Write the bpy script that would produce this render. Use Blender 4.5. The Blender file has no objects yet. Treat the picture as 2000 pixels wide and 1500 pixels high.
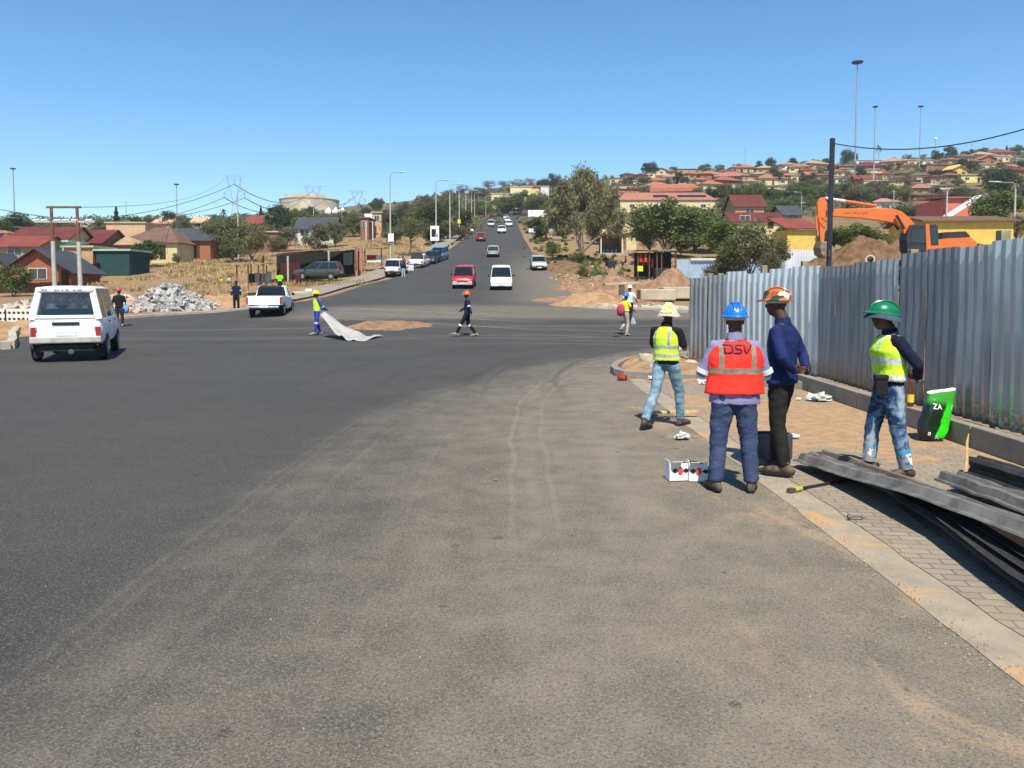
import bpy, bmesh, math, random
from mathutils import Vector, Matrix, noise
from mathutils.bvhtree import BVHTree
R=math.radians
scene=bpy.context.scene
col=scene.collection
# ---------------- camera
CH=1.9; PITCH=R(3.0); FP=1500.0
cd=bpy.data.cameras.new('camera'); cam=bpy.data.objects.new('camera',cd); col.objects.link(cam)
cd.sensor_width=36; cd.lens=27; cd.shift_y=-0.0532; cd.clip_start=.05; cd.clip_end=6000
cam.location=(0,0,CH); cam.rotation_euler=(R(90)-PITCH,0,0)
scene.camera=cam
# ---------------- light
SUNDIR=Vector((0.10,-1.0,0)).normalized(); SUNEL=R(57)
w=bpy.data.worlds.new('World'); scene.world=w; w.use_nodes=True
nt=w.node_tree; bg=nt.nodes['Background']
sky=nt.nodes.new('ShaderNodeTexSky'); sky.sky_type='NISHITA'; sky.sun_disc=False
sky.sun_elevation=SUNEL; sky.sun_rotation=math.atan2(SUNDIR.x,SUNDIR.y)
sky.altitude=1300; sky.air_density=1.0; sky.dust_density=.15; sky.ozone_density=2.6
hs=nt.nodes.new('ShaderNodeHueSaturation'); hs.inputs['Saturation'].default_value=1.25; hs.inputs['Hue'].default_value=.495
nt.links.new(sky.outputs[0],hs.inputs['Color']); nt.links.new(hs.outputs[0],bg.inputs[0]); bg.inputs[1].default_value=0.125
sl=bpy.data.lights.new('sun','SUN'); so=bpy.data.objects.new('sun',sl); col.objects.link(so)
sl.energy=5.0; sl.angle=R(.5); sl.color=(1,.93,.82)
sv=Vector((SUNDIR.x*math.cos(SUNEL),SUNDIR.y*math.cos(SUNEL),math.sin(SUNEL)))
so.rotation_euler=sv.to_track_quat('Z','Y').to_euler()
vs=scene.view_settings; vs.view_transform='Standard'; vs.look='None'; vs.exposure=0.58; vs.gamma=1
# ---------------- helpers
def hx(h):
    o=[]
    for i in (0,2,4):
        v=int(h[i:i+2],16)/255
        o.append(v/12.92 if v<=.04045 else ((v+.055)/1.055)**2.4)
    return tuple(o)
_m={}
def M(name,c,rough=.85,metal=0,var=.12,scale=4,bump=0,bs=30,spec=.25,c2=None,detail=4):
    if name in _m: return _m[name]
    if isinstance(c,str): c=hx(c)
    if isinstance(c2,str): c2=hx(c2)
    m=bpy.data.materials.new(name); m.use_nodes=True; n=m.node_tree.nodes; l=m.node_tree.links
    b=n['Principled BSDF']; b.inputs['Roughness'].default_value=rough; b.inputs['Metallic'].default_value=metal
    b.inputs['Specular IOR Level'].default_value=spec
    tc=n.new('ShaderNodeTexCoord'); nz=n.new('ShaderNodeTexNoise'); nz.inputs['Scale'].default_value=scale; nz.inputs['Detail'].default_value=detail
    l.new(tc.outputs['Object'],nz.inputs['Vector'])
    mx=n.new('ShaderNodeMix'); mx.data_type='RGBA'
    a=tuple(x*(1-var) for x in c); e=c2 if c2 else tuple(min(1,x*(1+var)) for x in c)
    mx.inputs['A'].default_value=a+(1,); mx.inputs['B'].default_value=e+(1,)
    mr=n.new('ShaderNodeMapRange'); mr.inputs['From Min'].default_value=.35; mr.inputs['From Max'].default_value=.65
    l.new(nz.outputs['Fac'],mr.inputs['Value']); l.new(mr.outputs[0],mx.inputs['Factor']); l.new(mx.outputs['Result'],b.inputs['Base Color'])
    if bump:
        n2=n.new('ShaderNodeTexNoise'); n2.inputs['Scale'].default_value=bs; n2.inputs['Detail'].default_value=3
        l.new(tc.outputs['Object'],n2.inputs['Vector'])
        bp=n.new('ShaderNodeBump'); bp.inputs['Strength'].default_value=min(1,bump); bp.inputs['Distance'].default_value=.02
        l.new(n2.outputs['Fac'],bp.inputs['Height']); l.new(bp.outputs[0],b.inputs['Normal'])
    _m[name]=m; return m
class NB:
    """node helper for hand made materials"""
    def __init__(s,name,rough=.9):
        s.m=bpy.data.materials.new(name); s.m.use_nodes=True; s.n=s.m.node_tree.nodes; s.l=s.m.node_tree.links
        s.b=s.n['Principled BSDF']; s.b.inputs['Roughness'].default_value=rough; s.b.inputs['Specular IOR Level'].default_value=.2
        s.tc=s.n.new('ShaderNodeTexCoord'); s.geo=s.n.new('ShaderNodeNewGeometry')
        _m[name]=s.m
    def sep(s,v):
        x=s.n.new('ShaderNodeSeparateXYZ'); s.l.new(v,x.inputs[0]); return x.outputs
    def ma(s,op,a,b=0,c=0):
        x=s.n.new('ShaderNodeMath'); x.operation=op
        for i,v in enumerate((a,b,c)):
            if hasattr(v,'is_linked') or hasattr(v,'links'): s.l.new(v,x.inputs[i])
            else: x.inputs[i].default_value=v
        return x.outputs[0]
    def noise(s,v,sc,det=3,rough=.5,dist=0):
        x=s.n.new('ShaderNodeTexNoise'); x.inputs['Scale'].default_value=sc; x.inputs['Detail'].default_value=det
        x.inputs['Roughness'].default_value=rough; x.inputs['Distortion'].default_value=dist
        s.l.new(v,x.inputs['Vector']); return x.outputs['Fac']
    def ramp(s,v,a,b,lo=0,hi=1):
        x=s.n.new('ShaderNodeMapRange'); x.interpolation_type='SMOOTHSTEP'
        s.l.new(v,x.inputs['Value']); x.inputs['From Min'].default_value=a; x.inputs['From Max'].default_value=b
        x.inputs['To Min'].default_value=lo; x.inputs['To Max'].default_value=hi; return x.outputs[0]
    def mix(s,f,a,b):
        x=s.n.new('ShaderNodeMix'); x.data_type='RGBA'
        if hasattr(f,'links'): s.l.new(f,x.inputs['Factor'])
        else: x.inputs['Factor'].default_value=f
        for k,v in (('A',a),('B',b)):
            if isinstance(v,str): v=hx(v)
            if hasattr(v,'links'): s.l.new(v,x.inputs[k])
            else: x.inputs[k].default_value=tuple(v)[:3]+(1,)
        return x.outputs['Result']
    def scalev(s,v,x_,y_,z_):
        x=s.n.new('ShaderNodeVectorMath'); x.operation='MULTIPLY'; s.l.new(v,x.inputs[0]); x.inputs[1].default_value=(x_,y_,z_); return x.outputs[0]
    def color(s,c): s.l.new(c,s.b.inputs['Base Color'])
    def bump(s,h,st=.3,d=.01):
        x=s.n.new('ShaderNodeBump'); x.inputs['Strength'].default_value=st; x.inputs['Distance'].default_value=d
        s.l.new(h,x.inputs['Height']); s.l.new(x.outputs[0],s.b.inputs['Normal'])
def tag(o,label=None,cat=None,group=None,kind=None):
    if label: o['label']=label
    if cat: o['category']=cat
    if group: o['group']=group
    if kind: o['kind']=kind
    return o
def thing(name,label,cat,loc=(0,0,0),rz=0,group=None,sc=1):
    o=bpy.data.objects.new(name,None); col.objects.link(o); o.location=loc; o.rotation_euler=(0,0,rz); o.empty_display_size=.1
    if sc!=1: o.scale=(sc,sc,sc)
    return tag(o,label,cat,group)
def dup(o,parent=None,loc=None,rz=None,sc=None,label=None,group=None):
    c=o.copy(); col.objects.link(c)
    if parent: c.parent=parent
    if loc is not None: c.location=loc
    if rz is not None: c.rotation_euler=(0,0,rz)
    if sc is not None: c.scale=sc if hasattr(sc,'__len__') else (sc,sc,sc)
    if label: c['label']=label
    if group: c['group']=group
    for ch in list(o.children): dup(ch,c)
    return c
class B:
    def __init__(s): s.v=[]; s.f=[]; s.mi=[]; s.cur=0
    def add(s,vs,fs,mi=None):
        k=len(s.v); s.v+= [tuple(v) for v in vs]
        for f in fs: s.f.append(tuple(i+k for i in f)); s.mi.append(s.cur if mi is None else mi)
        return s
    def box(s,c,d,rz=0,rx=0,ry=0,mi=None,taper=1):
        m=Matrix.Rotation(rz,3,'Z')@Matrix.Rotation(ry,3,'Y')@Matrix.Rotation(rx,3,'X'); c=Vector(c); vs=[]
        for z in (-.5,.5):
            t=1 if z<0 else taper
            for x,y in ((-.5,-.5),(.5,-.5),(.5,.5),(-.5,.5)): vs.append(c+m@Vector((x*d[0]*t,y*d[1]*t,z*d[2])))
        return s.add(vs,[(3,2,1,0),(4,5,6,7),(0,1,5,4),(1,2,6,5),(2,3,7,6),(3,0,4,7)],mi)
    def bbox(s,a,b,mi=None): return s.box(((a[0]+b[0])/2,(a[1]+b[1])/2,(a[2]+b[2])/2),(abs(b[0]-a[0]),abs(b[1]-a[1]),abs(b[2]-a[2])),mi=mi)
    def tube(s,pts,rad,n=8,cap=True,mi=None,side=None,round_=False):
        """rad: list of r or (ra,rb); ra along side vector"""
        pts=[Vector(p) for p in pts]
        if not hasattr(rad,'__len__'): rad=[rad]*len(pts)
        rad=[(r,r) if not hasattr(r,'__len__') else tuple(r) for r in rad]
        if round_:
            d0=(pts[0]-pts[1]).normalized(); d1=(pts[-1]-pts[-2]).normalized()
            a=[];ra=[];b=[];rb=[]
            for q in (.95,.75,.4):
                e=math.sqrt(1-q*q); mr=min(rad[0]); a.append(pts[0]+d0*mr*q); ra.append((rad[0][0]*e,rad[0][1]*e))
                mr=min(rad[-1]); b.append(pts[-1]+d1*mr*q); rb.append((rad[-1][0]*e,rad[-1][1]*e))
            pts=a+pts+b[::-1]; rad=ra+rad+rb[::-1]
        k=len(pts); vs=[];fs=[]
        prev=None
        for i in range(k):
            t=(pts[min(i+1,k-1)]-pts[max(i-1,0)])
            t=t.normalized() if t.length>1e-9 else Vector((0,0,1))
            if side is not None: u=Vector(side)
            elif prev is not None: u=prev
            else: u=Vector((1,0,0)) if abs(t.x)<.8 else Vector((0,1,0))
            u=(u-t*u.dot(t))
            u=u.normalized() if u.length>1e-6 else t.orthogonal().normalized()
            prev=u; wv=t.cross(u)
            for j in range(n):
                a=2*math.pi*j/n; vs.append(pts[i]+u*math.cos(a)*rad[i][0]+wv*math.sin(a)*rad[i][1])
        for i in range(k-1):
            for j in range(n):
                j2=(j+1)%n; fs.append((i*n+j,i*n+j2,(i+1)*n+j2,(i+1)*n+j))
        if cap: fs.append(tuple(range(n))[::-1]); fs.append(tuple((k-1)*n+j for j in range(n)))
        return s.add(vs,fs,mi)
    def cyl(s,a,b,r,n=12,mi=None,r2=None): return s.tube([a,b],[r,r if r2 is None else r2],n,mi=mi)
    def prism(s,poly,a,b,axis='x',mi=None):
        """poly in the other two coords, extruded a..b along axis"""
        n=len(poly); vs=[]
        for t in (a,b):
            for p,q in poly:
                vs.append((t,p,q) if axis=='x' else ((p,t,q) if axis=='y' else (p,q,t)))
        return s.add(vs,[tuple(range(n))[::-1],tuple(range(n,2*n))]+[(i,(i+1)%n,n+(i+1)%n,n+i) for i in range(n)],mi)
    def quad(s,a,b,c,d,mi=None): return s.add([a,b,c,d],[(0,1,2,3)],mi)
    def loft(s,rings,close=True,cap=True,mi=None):
        n=len(rings[0]); vs=[p for r in rings for p in r]; fs=[]
        for i in range(len(rings)-1):
            for j in range(n if close else n-1):
                j2=(j+1)%n; fs.append((i*n+j,i*n+j2,(i+1)*n+j2,(i+1)*n+j))
        if cap and close: fs.append(tuple(range(n))[::-1]); fs.append(tuple((len(rings)-1)*n+j for j in range(n)))
        return s.add(vs,fs,mi)
    def slab(s,p,th,mi=None):
        """quad p (4 pts) thickened along its normal by th"""
        p=[Vector(q) for q in p]; nrm=(p[1]-p[0]).cross(p[3]-p[0]).normalized()*th
        return s.add(p+[q+nrm for q in p],[(3,2,1,0),(4,5,6,7),(0,1,5,4),(1,2,6,5),(2,3,7,6),(3,0,4,7)],mi)
    def ball(s,c,r,n=10,m=6,mi=None,hemi=False,rot=None):
        r=r if hasattr(r,'__len__') else (r,r,r); rings=[]; c=Vector(c)
        lo=0 if hemi else -math.pi/2
        for i in range(m+1):
            a=lo+(math.pi/2-lo)*i/m; a=min(a,math.pi/2-.05); a=max(a,-math.pi/2+.05)
            ring=[]
            for j in range(n):
                v=Vector((math.cos(a)*math.cos(2*math.pi*j/n)*r[0],math.cos(a)*math.sin(2*math.pi*j/n)*r[1],math.sin(a)*r[2]))
                if rot: v=rot@v
                ring.append(c+v)
            rings.append(ring)
        return s.loft(rings,mi=mi)
    def mesh(s,name,mats,smooth=None):
        me=bpy.data.meshes.new(name); me.from_pydata(s.v,[],s.f); 
        for m in (mats if isinstance(mats,(list,tuple)) else [mats]): me.materials.append(m)
        me.polygons.foreach_set('material_index',s.mi)
        if smooth is not None:
            me.polygons.foreach_set('use_smooth',[True]*len(s.f))
            if smooth<180: me.set_sharp_from_angle(angle=R(smooth))
        me.update(); return me
    def build(s,name,mats,parent=None,smooth=None,bevel=0,loc=None,rz=None):
        o=bpy.data.objects.new(name,s.mesh(name,mats,smooth)); col.objects.link(o)
        if parent: o.parent=parent
        if loc is not None: o.location=loc
        if rz is not None: o.rotation_euler=(0,0,rz)
        if bevel:
            b=o.modifiers.new('b','BEVEL'); b.width=bevel; b.segments=2; b.limit_method='ANGLE'; b.angle_limit=R(40)
        return o
def interp(t,x,xs=None):
    if x<=t[0][0]: return t[0][1]
    for i in range(len(t)-1):
        if x<=t[i+1][0]:
            a,b=t[i],t[i+1]; return a[1]+(b[1]-a[1])*(x-a[0])/(b[0]-a[0]+1e-9)
    return t[-1][1]
def ray(px,py):
    cx=(px-1000)/FP; cy=(643.6-py)/FP
    return cx, math.cos(PITCH)+cy*math.sin(PITCH), -math.sin(PITCH)+cy*math.cos(PITCH)
def at(px,py,Y):
    x,y,z=ray(px,py); return Vector((x/y*Y,Y,CH+z/y*Y))
# ---------------- terrain heights
YK=[30,45,58,75,100,125,150,182,230,300,380,450,550,700]
TC={-700:[660,614,596,575,545,520,502,484,468,455,448,444,440,440],
 0:[660,613,590,563,531,506,489,472,457,446,440,437,434,436],
 400:[660,612,586,558,527,502,484,466,451,440,434,430,426,428],
 600:[660,603,578,549,518,495,478,460,446,436,427,419,411,413],
 760:[660,601,574,545,510,487,470,455,442,430,418,408,396,398],
 900:[660,600,571,543,508,478,461,447,437,427,408,395,378,382],
 1000:[660,600,571,543,508,478,461,447,436,425,402,384,362,368],
 1100:[660,600,573,543,508,480,462,447,433,416,391,370,352,362],
 1250:[660,603,574,545,512,488,468,448,420,388,358,342,346,372],
 1400:[660,603,576,548,515,492,470,447,415,378,348,332,345,380],
 1600:[660,603,576,548,515,491,468,445,410,368,338,320,335,372],
 1800:[660,603,576,548,515,491,468,443,405,360,328,307,322,362],
 2000:[660,603,576,548,515,490,466,441,400,352,315,296,310,352],
 2800:[660,603,576,548,515,488,460,432,385,335,298,280,294,336]}
_cols=sorted(TC); _zt=[]
for c_ in _cols:
    r_=[]
    for Yk,s_ in zip(YK,TC[c_]):
        x,y,z=ray(1000,s_); r_.append(0 if Yk==30 else CH+z/y*Yk)
    r_[0]=0; _zt.append(r_)
_us=[(c_-1000)/FP for c_ in _cols]
def T(X,Y):
    if Y<=30: return 0.0
    u=X/Y; 
    i=0
    if u<=_us[0]: i,fu=0,0
    elif u>=_us[-1]: i,fu=len(_us)-2,1
    else:
        while u>_us[i+1]: i+=1
        fu=(u-_us[i])/(_us[i+1]-_us[i])
    fu=fu*fu*(3-2*fu)
    Yc=min(Y,700); j=0
    while j<len(YK)-2 and Yc>YK[j+1]: j+=1
    fy=(Yc-YK[j])/(YK[j+1]-YK[j])
    a=_zt[i][j]*(1-fy)+_zt[i][j+1]*fy; b=_zt[i+1][j]*(1-fy)+_zt[i+1][j+1]*fy
    return a*(1-fu)+b*fu
def G(px,py):
    """ground point seen at a photo pixel"""
    x,y,z=ray(px,py); Y=1.5; last=Y
    while Y<700:
        if CH+z/y*Y<=T(x/y*Y,Y): break
        last=Y; Y*=1.004
    return Vector((x/y*Y,Y,T(x/y*Y,Y)))
def GY(px,Y):
    X=(px-1000)/FP*Y; return Vector((X,Y,T(X,Y)))
rng=random.Random(7)
# ---------------- ground sheet
def ground_mat():
    s=NB('ground_soil',.95); p=s.geo.outputs['Position']; x,y,z=s.sep(p)
    n1=s.noise(p,.09,4); n2=s.noise(p,1.2,5,.6); n3=s.noise(p,9,4,.6)
    sand=s.mix(s.ramp(n2,.35,.65),'7c634e','93785c')
    grass=s.mix(s.ramp(n3,.3,.7),'6f5a38','9a8252')
    c=s.mix(s.ramp(y,50,75),sand,s.mix(s.ramp(n1,.42,.55),grass,sand))
    far=s.mix(s.ramp(s.noise(p,.14,5,.65),.4,.6),'44492c','7a6248')
    c=s.mix(s.ramp(y,140,240),c,far)
    s.color(c); s.bump(s.ma('ADD',n2,n3),.5,.08); return s.m
ys=[-60,-40,-25,-12,-4]+[i*2 for i in range(0,25)]
y_=50
while y_<760: ys.append(y_); y_*=1.035
ys+=[820,900,1000,1200,1600,2400,4000]
us=[-3,-2.4,-2,-1.7,-1.4]+[-1.2+i*.03 for i in range(81)]+[1.4,1.7,2,2.4,3]
b=B(); W_=len(us)
for y in ys:
    s_=max(y,30)
    for u in us: b.v.append((u*s_,y,T(u*s_,y)-.0))
for i in range(len(ys)-1):
    for j in range(W_-1):
        b.f.append((i*W_+j,i*W_+j+1,(i+1)*W_+j+1,(i+1)*W_+j)); b.mi.append(0)
tag(b.build('ground',ground_mat(),smooth=180),kind='structure')
# ---------------- asphalt
def asphalt_mat():
    s=NB('asphalt',.88); p=s.geo.outputs['Position']; x,y,z=s.sep(p)
    big=s.noise(p,.35,4,.55); mid=s.noise(p,2.2,5,.65); fine=s.noise(p,85,2,.8); ag=s.noise(p,52,2,.8)
    streak=s.noise(s.scalev(p,3.2,.22,1),1,4,.6)
    dy=s.ma('MAXIMUM',s.ma('SUBTRACT',y,10.0),0)
    xc=s.ma('SUBTRACT',x,s.ma('MULTIPLY',s.ma('MULTIPLY',dy,dy),.03))
    wob=s.ma('MULTIPLY',s.ma('SUBTRACT',big,.5),3.2)
    d=s.ramp(s.ma('ADD',s.ma('ADD',xc,wob),s.ma('MULTIPLY',s.ma('SUBTRACT',streak,.5),1.6)),-3.4,1.9)
    e0=s.ma('MAXIMUM',s.ma('SUBTRACT',y,8.0),0); ee=s.ma('ADD',s.ma('SUBTRACT',x,s.ma('MULTIPLY',s.ma('MULTIPLY',e0,e0),.026)),s.ma('MULTIPLY',s.ma('SUBTRACT',mid,.5),.35))
    d=s.ma('ADD',s.ma('MULTIPLY',d,s.ramp(ee,-3.3,-.6,.3,.82)),s.ramp(ee,-2.75,-2.1,0,.15))
    d=s.ma('MULTIPLY',d,s.ramp(y,30,24))
    side=s.ma('MULTIPLY',s.ramp(x,-3,4),s.ma('MULTIPLY',s.ramp(y,43,50),s.ramp(y,120,75)))
    d=s.ma('MAXIMUM',d,s.ma('MULTIPLY',side,.75))
    d=s.ma('MAXIMUM',d,s.ma('MULTIPLY',s.ma('MULTIPLY',s.ramp(y,36,39),s.ramp(y,48,43)),s.ma('MULTIPLY',s.ramp(x,-14,-9),.6)))
    # dusty wheel tracks
    tr=None
    def line(expr,off,wd,st,lim):
        nonlocal tr
        e=s.ma('ABSOLUTE',s.ma('SUBTRACT',expr,off)); e=s.ramp(e,wd,wd*.3); e=s.ma('MULTIPLY',e,lim); e=s.ma('MULTIPLY',e,st)
        tr=e if tr is None else s.ma('MAXIMUM',tr,e)
    xw=s.ma('ADD',x,s.ma('MULTIPLY',s.ma('SUBTRACT',s.noise(p,.5,2),.5),.25))
    d1=s.ma('MAXIMUM',s.ma('SUBTRACT',y,10.0),0); e1=s.ma('SUBTRACT',xw,s.ma('MULTIPLY',s.ma('MULTIPLY',d1,d1),.022))
    d2=s.ma('MAXIMUM',s.ma('SUBTRACT',y,8.0),0); e2=s.ma('SUBTRACT',xw,s.ma('MULTIPLY',s.ma('MULTIPLY',d2,d2),.026))
    l1=s.ma('MULTIPLY',s.ramp(y,4,8),s.ramp(y,30,24)); l2=s.ramp(y,28,22)
    for o,wd,st in ((0,.045,.42),(.38,.04,.34),(1.1,.3,.2),(.16,.12,.14)): line(e1,o,wd,st,l1)
    for o,wd,st in ((-2.4,.04,.10),(-2.28,.03,.08),(-1.75,.05,.12),(-2.0,.22,.08),(-.9,.04,.1)): line(e2,o,wd,st,l2)
    yy=s.ma('SUBTRACT',y,s.ma('MULTIPLY',x,.06)); yq=s.ma('SUBTRACT',y,s.ma('MULTIPLY',s.ma('MULTIPLY',x,x),.012))
    lx=s.ramp(x,-22,-14)
    for o,wd,st in ((29.6,.16,.6),(30.6,.1,.4),(26.5,.12,.25),(34,.3,.3)): line(yy,o,wd,st,lx)
    lz=s.ma('MULTIPLY',s.ramp(x,3,-2),s.ramp(x,-12,-8))
    y3=s.ma('ADD',y,s.ma('MULTIPLY',x,.55))
    for o,wd,st in ((36.3,.16,.8),(33.2,.2,.8),(39,.3,.5)): line(y3,o,wd,st,lz)
    lr=s.ramp(x,-2,3)
    y4=s.ma('ADD',y,s.ma('MULTIPLY',x,.35))
    for o,wd,st in ((29,.25,.4),(31.2,.14,.4),(33.5,.2,.35),(27.2,.2,.35)): line(y4,o,wd,st,lr)
    dark=s.mix(s.ramp(big,.3,.7),(.033,.0325,.031),(.048,.046,.042))
    dark=s.mix(s.ramp(mid,.35,.7,0,.25),dark,(.065,.06,.053))
    tan=s.mix(s.ramp(mid,.3,.7),(.165,.142,.100),(.235,.197,.137))
    orange=s.mix(s.ramp(s.noise(s.scalev(p,1.5,.75,1),1,5,.66,.7),.53,.66),tan,(.37,.255,.155))
    orange2=s.mix(s.ramp(xc,.6,2.2),tan,orange)
    gr=s.ma('ADD',s.ma('MULTIPLY',s.ma('SUBTRACT',mid,.5),.38),s.ma('MULTIPLY',s.ma('SUBTRACT',ag,.5),.55))
    dd=s.ma('MULTIPLY',s.ma('ADD',d,s.ma('MULTIPLY',gr,s.ramp(d,0,.3))),.8)
    c=s.mix(s.ma('MINIMUM',s.ma('MAXIMUM',dd,0),1),dark,orange2)
    c=s.mix(s.ma('MULTIPLY',tr,s.ramp(mid,.3,.6,.45,1)),c,(.23,.205,.165))
    # patches and small dark blots
    d3=s.ma('MAXIMUM',s.ma('SUBTRACT',y,15.0),0); e3=s.ma('SUBTRACT',xw,s.ma('MULTIPLY',s.ma('MULTIPLY',d3,d3),.034)); td=None
    for o,wd in ((-2.6,.10),(-2.1,.05),(-.9,.12),(-.5,.06),(.9,.10),(-4.2,.14)):
        e=s.ramp(s.ma('ABSOLUTE',s.ma('SUBTRACT',e3,o)),wd,wd*.3); td=e if td is None else s.ma('MAXIMUM',td,e)
    td=s.ma('MULTIPLY',td,s.ma('MULTIPLY',s.ramp(y,12,17),s.ramp(y,40,30))); c=s.mix(s.ma('MULTIPLY',td,s.ramp(mid,.35,.6,.25,.6)),c,(.022,.022,.021))
    blot=s.ramp(s.noise(p,5.5,1,.4),.735,.78); c=s.mix(s.ma('MULTIPLY',blot,.55),c,(.03,.028,.026))
    c=s.mix(s.ma('MULTIPLY',s.ramp(fine,.46,.70,0,.75),s.ramp(d,0,.6,.55,1)),c,(.24,.22,.185)) if True else s.mix(s.ramp(fine,.46,.70,0,.75),c,(.24,.22,.185)); c=s.mix(s.ramp(ag,.5,.3,0,.5),c,(.03,.03,.03))
    s.color(c); s.bump(s.ma('ADD',fine,s.ma('MULTIPLY',ag,1.4)),.55,.006); return s.m
def edge(pxs): return sorted([(G(*p).y,G(*p).x) for p in pxs])
LE=edge([(25,680),(24,655),(52,643),(213,625),(300,618),(400,612),(480,605),(600,590),(700,563),(760,548),(850,510),(900,475),(925,455),(940,440),(950,431)])
LE=[(LE[0][0]-.3,-40)]+LE+[(300,-7),(360,-4)]
RE_=edge([(1130,602),(1125,590),(1112,570),(1088,545),(1048,510),(1024,470),(1013,447),(1008,431)])
def xr(y):
    if y<15.9: return 2.5
    if y<21.2: return interp([(15.9,2.42),(16.4,2.35),(17.2,2.35),(18.2,2.5),(19.2,2.85),(20.2,3.4),(20.9,4.2),(21.2,5.4)],y)
    if y<RE_[0][0]-1.9: return 70
    if y<RE_[0][0]: return interp([(RE_[0][0]-1.9,70),(RE_[0][0]-1.85,12),(RE_[0][0]-.9,6.5),RE_[0]],y)
    return interp(RE_+[(300,3),(360,5)],y)
def xl(y): return interp(LE,y)
rows=[-40,-20,-8,0]+[i*1.0 for i in range(1,16)]+[15.9+i*.33 for i in range(17)]+[21.21]+list(range(22,36))+[36+i*.5 for i in range(40)]+[56+i*2 for i in range(40)]+[136+i*6 for i in range(36)]
rows=sorted(set(rows+[RE_[0][0]-1.9,RE_[0][0]-1.85,RE_[0][0]-.9]))
def strip(name,rows,fl,fr,n,off,m,skirt=True,**k):
    b=B()
    for y in rows:
        a,c=fl(y),fr(y)
        for j in range(n+1):
            x=a+(c-a)*j/n; b.v.append((x,y,T(x,y)+(off(y) if callable(off) else off)))
    for i in range(len(rows)-1):
        for j in range(n):
            q=i*(n+1)+j; b.f.append((q,q+1,q+n+2,q+n+1)); b.mi.append(0)
    n0=len(b.v)
    if skirt:
        for i in range(len(rows)):
            for e in (0,n):
                v=b.v[i*(n+1)+e]; b.v.append((v[0],v[1],v[2]-.06))
        for i in range(len(rows)-1):
            b.f.append((i*(n+1),(i+1)*(n+1),n0+2*i+2,n0+2*i)); b.f.append(((i+1)*(n+1)+n,i*(n+1)+n,n0+2*i+1,n0+2*i+3)); b.mi+=[0,0]
    return b.build(name,m,smooth=180 if not skirt else 40,**k)
OFF=lambda y: .02+max(0,y-25)*.0022
tag(strip('road',rows,xl,xr,36,OFF,asphalt_mat()),kind='structure')
# side pavement going up on the left, grey concrete
s=NB('pavement_grey',.9); p=s.geo.outputs['Position']; s.color(s.mix(s.ramp(s.noise(p,2,5,.6),.3,.7),'7c756b','8f8778'))
PL=edge([(640,560),(700,548),(745,535),(820,510),(862,490),(895,470),(915,455)]); PR=edge([(640,580),(700,557),(755,543),(838,510),(882,485),(905,468),(922,455)])
tag(strip('pavement',[52+i*1.5 for i in range(70)],lambda y:interp(LE,y)-4.0,lambda y:interp(LE,y)-1.1,3,lambda y:OFF(y)+.06,s.m),kind='structure')
# ---------------- right footway: concrete edge strip, block paving, kerb
s=NB('concrete_strip',.9); p=s.geo.outputs['Position']; x,y,z=s.sep(p)
n=s.noise(p,3,5,.65); n2=s.noise(p,60,3,.7)
c=s.mix(s.ramp(n,.3,.7),'857b6b','9b8f7a'); c=s.mix(s.ramp(s.noise(p,1.3,4,.6,.5),.55,.68),c,'ad8c66'); c=s.mix(s.ramp(n2,.55,.8,0,.4),c,'6f665a')
s.color(c); s.bump(n2,.3,.004)
CS=s.m
ry=[-6+i*.25 for i in range(90)]
def wob(y,k=1): return .035*noise.noise(Vector((0,y*1.3*k,3.1)))+.02*noise.noise(Vector((4,y*5,1)))
tag(strip('concrete_strip',[y for y in ry if y<16.2],lambda y:2.42+wob(y),lambda y:2.82,2,.025,CS),kind='structure')
s=NB('block_paving',.92); p=s.geo.outputs['Position']; x,y,z=s.sep(p)
mp=s.n.new('ShaderNodeMapping'); mp.inputs['Rotation'].default_value=(0,0,R(8)); s.l.new(p,mp.inputs['Vector'])
br=s.n.new('ShaderNodeTexBrick'); br.inputs['Scale'].default_value=1; br.inputs['Brick Width'].default_value=.2; br.inputs['Row Height'].default_value=.1
br.inputs['Mortar Size'].default_value=.006; br.inputs['Mortar Smooth'].default_value=.3; br.inputs['Color1'].default_value=(*hx('77726a'),1); br.inputs['Color2'].default_value=(*hx('8c867b'),1); br.inputs['Mortar'].default_value=(*hx('584b3c'),1)
s.l.new(mp.outputs[0],br.inputs['Vector'])
n=s.noise(p,1.1,5,.65,.4); n2=s.noise(p,50,3,.7); n3=s.noise(p,6,4,.6)
dx=s.ma('DIVIDE',s.ma('SUBTRACT',x,4.2),2.0); dyy=s.ma('DIVIDE',s.ma('SUBTRACT',y,11.0),2.6)
el=s.ma('SQRT',s.ma('ADD',s.ma('MULTIPLY',dx,dx),s.ma('MULTIPLY',dyy,dyy)))
sandm=s.ramp(s.ma('ADD',el,s.ma('MULTIPLY',s.ma('SUBTRACT',n,.5),2.8)),1.0,.75)
edge_s=s.ramp(s.ma('ADD',x,s.ma('MULTIPLY',s.ma('SUBTRACT',n3,.5),.5)),5.05,5.35)
c=s.mix(s.ramp(n,.35,.7,.22,.62),br.outputs['Color'],'94836a'); c=s.mix(s.ma('MAXIMUM',s.ma('MULTIPLY',sandm,.92),s.ma('MULTIPLY',edge_s,.8)),c,s.mix(s.ramp(n3,.3,.7),'93765a','aa8c68'))
c=s.mix(s.ramp(n2,.55,.8,0,.3),c,'6a6154')
s.color(c); s.bump(s.ma('ADD',s.ma('MULTIPLY',br.outputs['Fac'],-1),s.ma('MULTIPLY',n2,.4)),.8,.008)
tag(strip('pavement',[y for y in ry if y<14.7]+[15,15.6,16.0],lambda y:2.75+wob(y,2),lambda y:5.42,8,.031,s.m),kind='structure')
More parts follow.
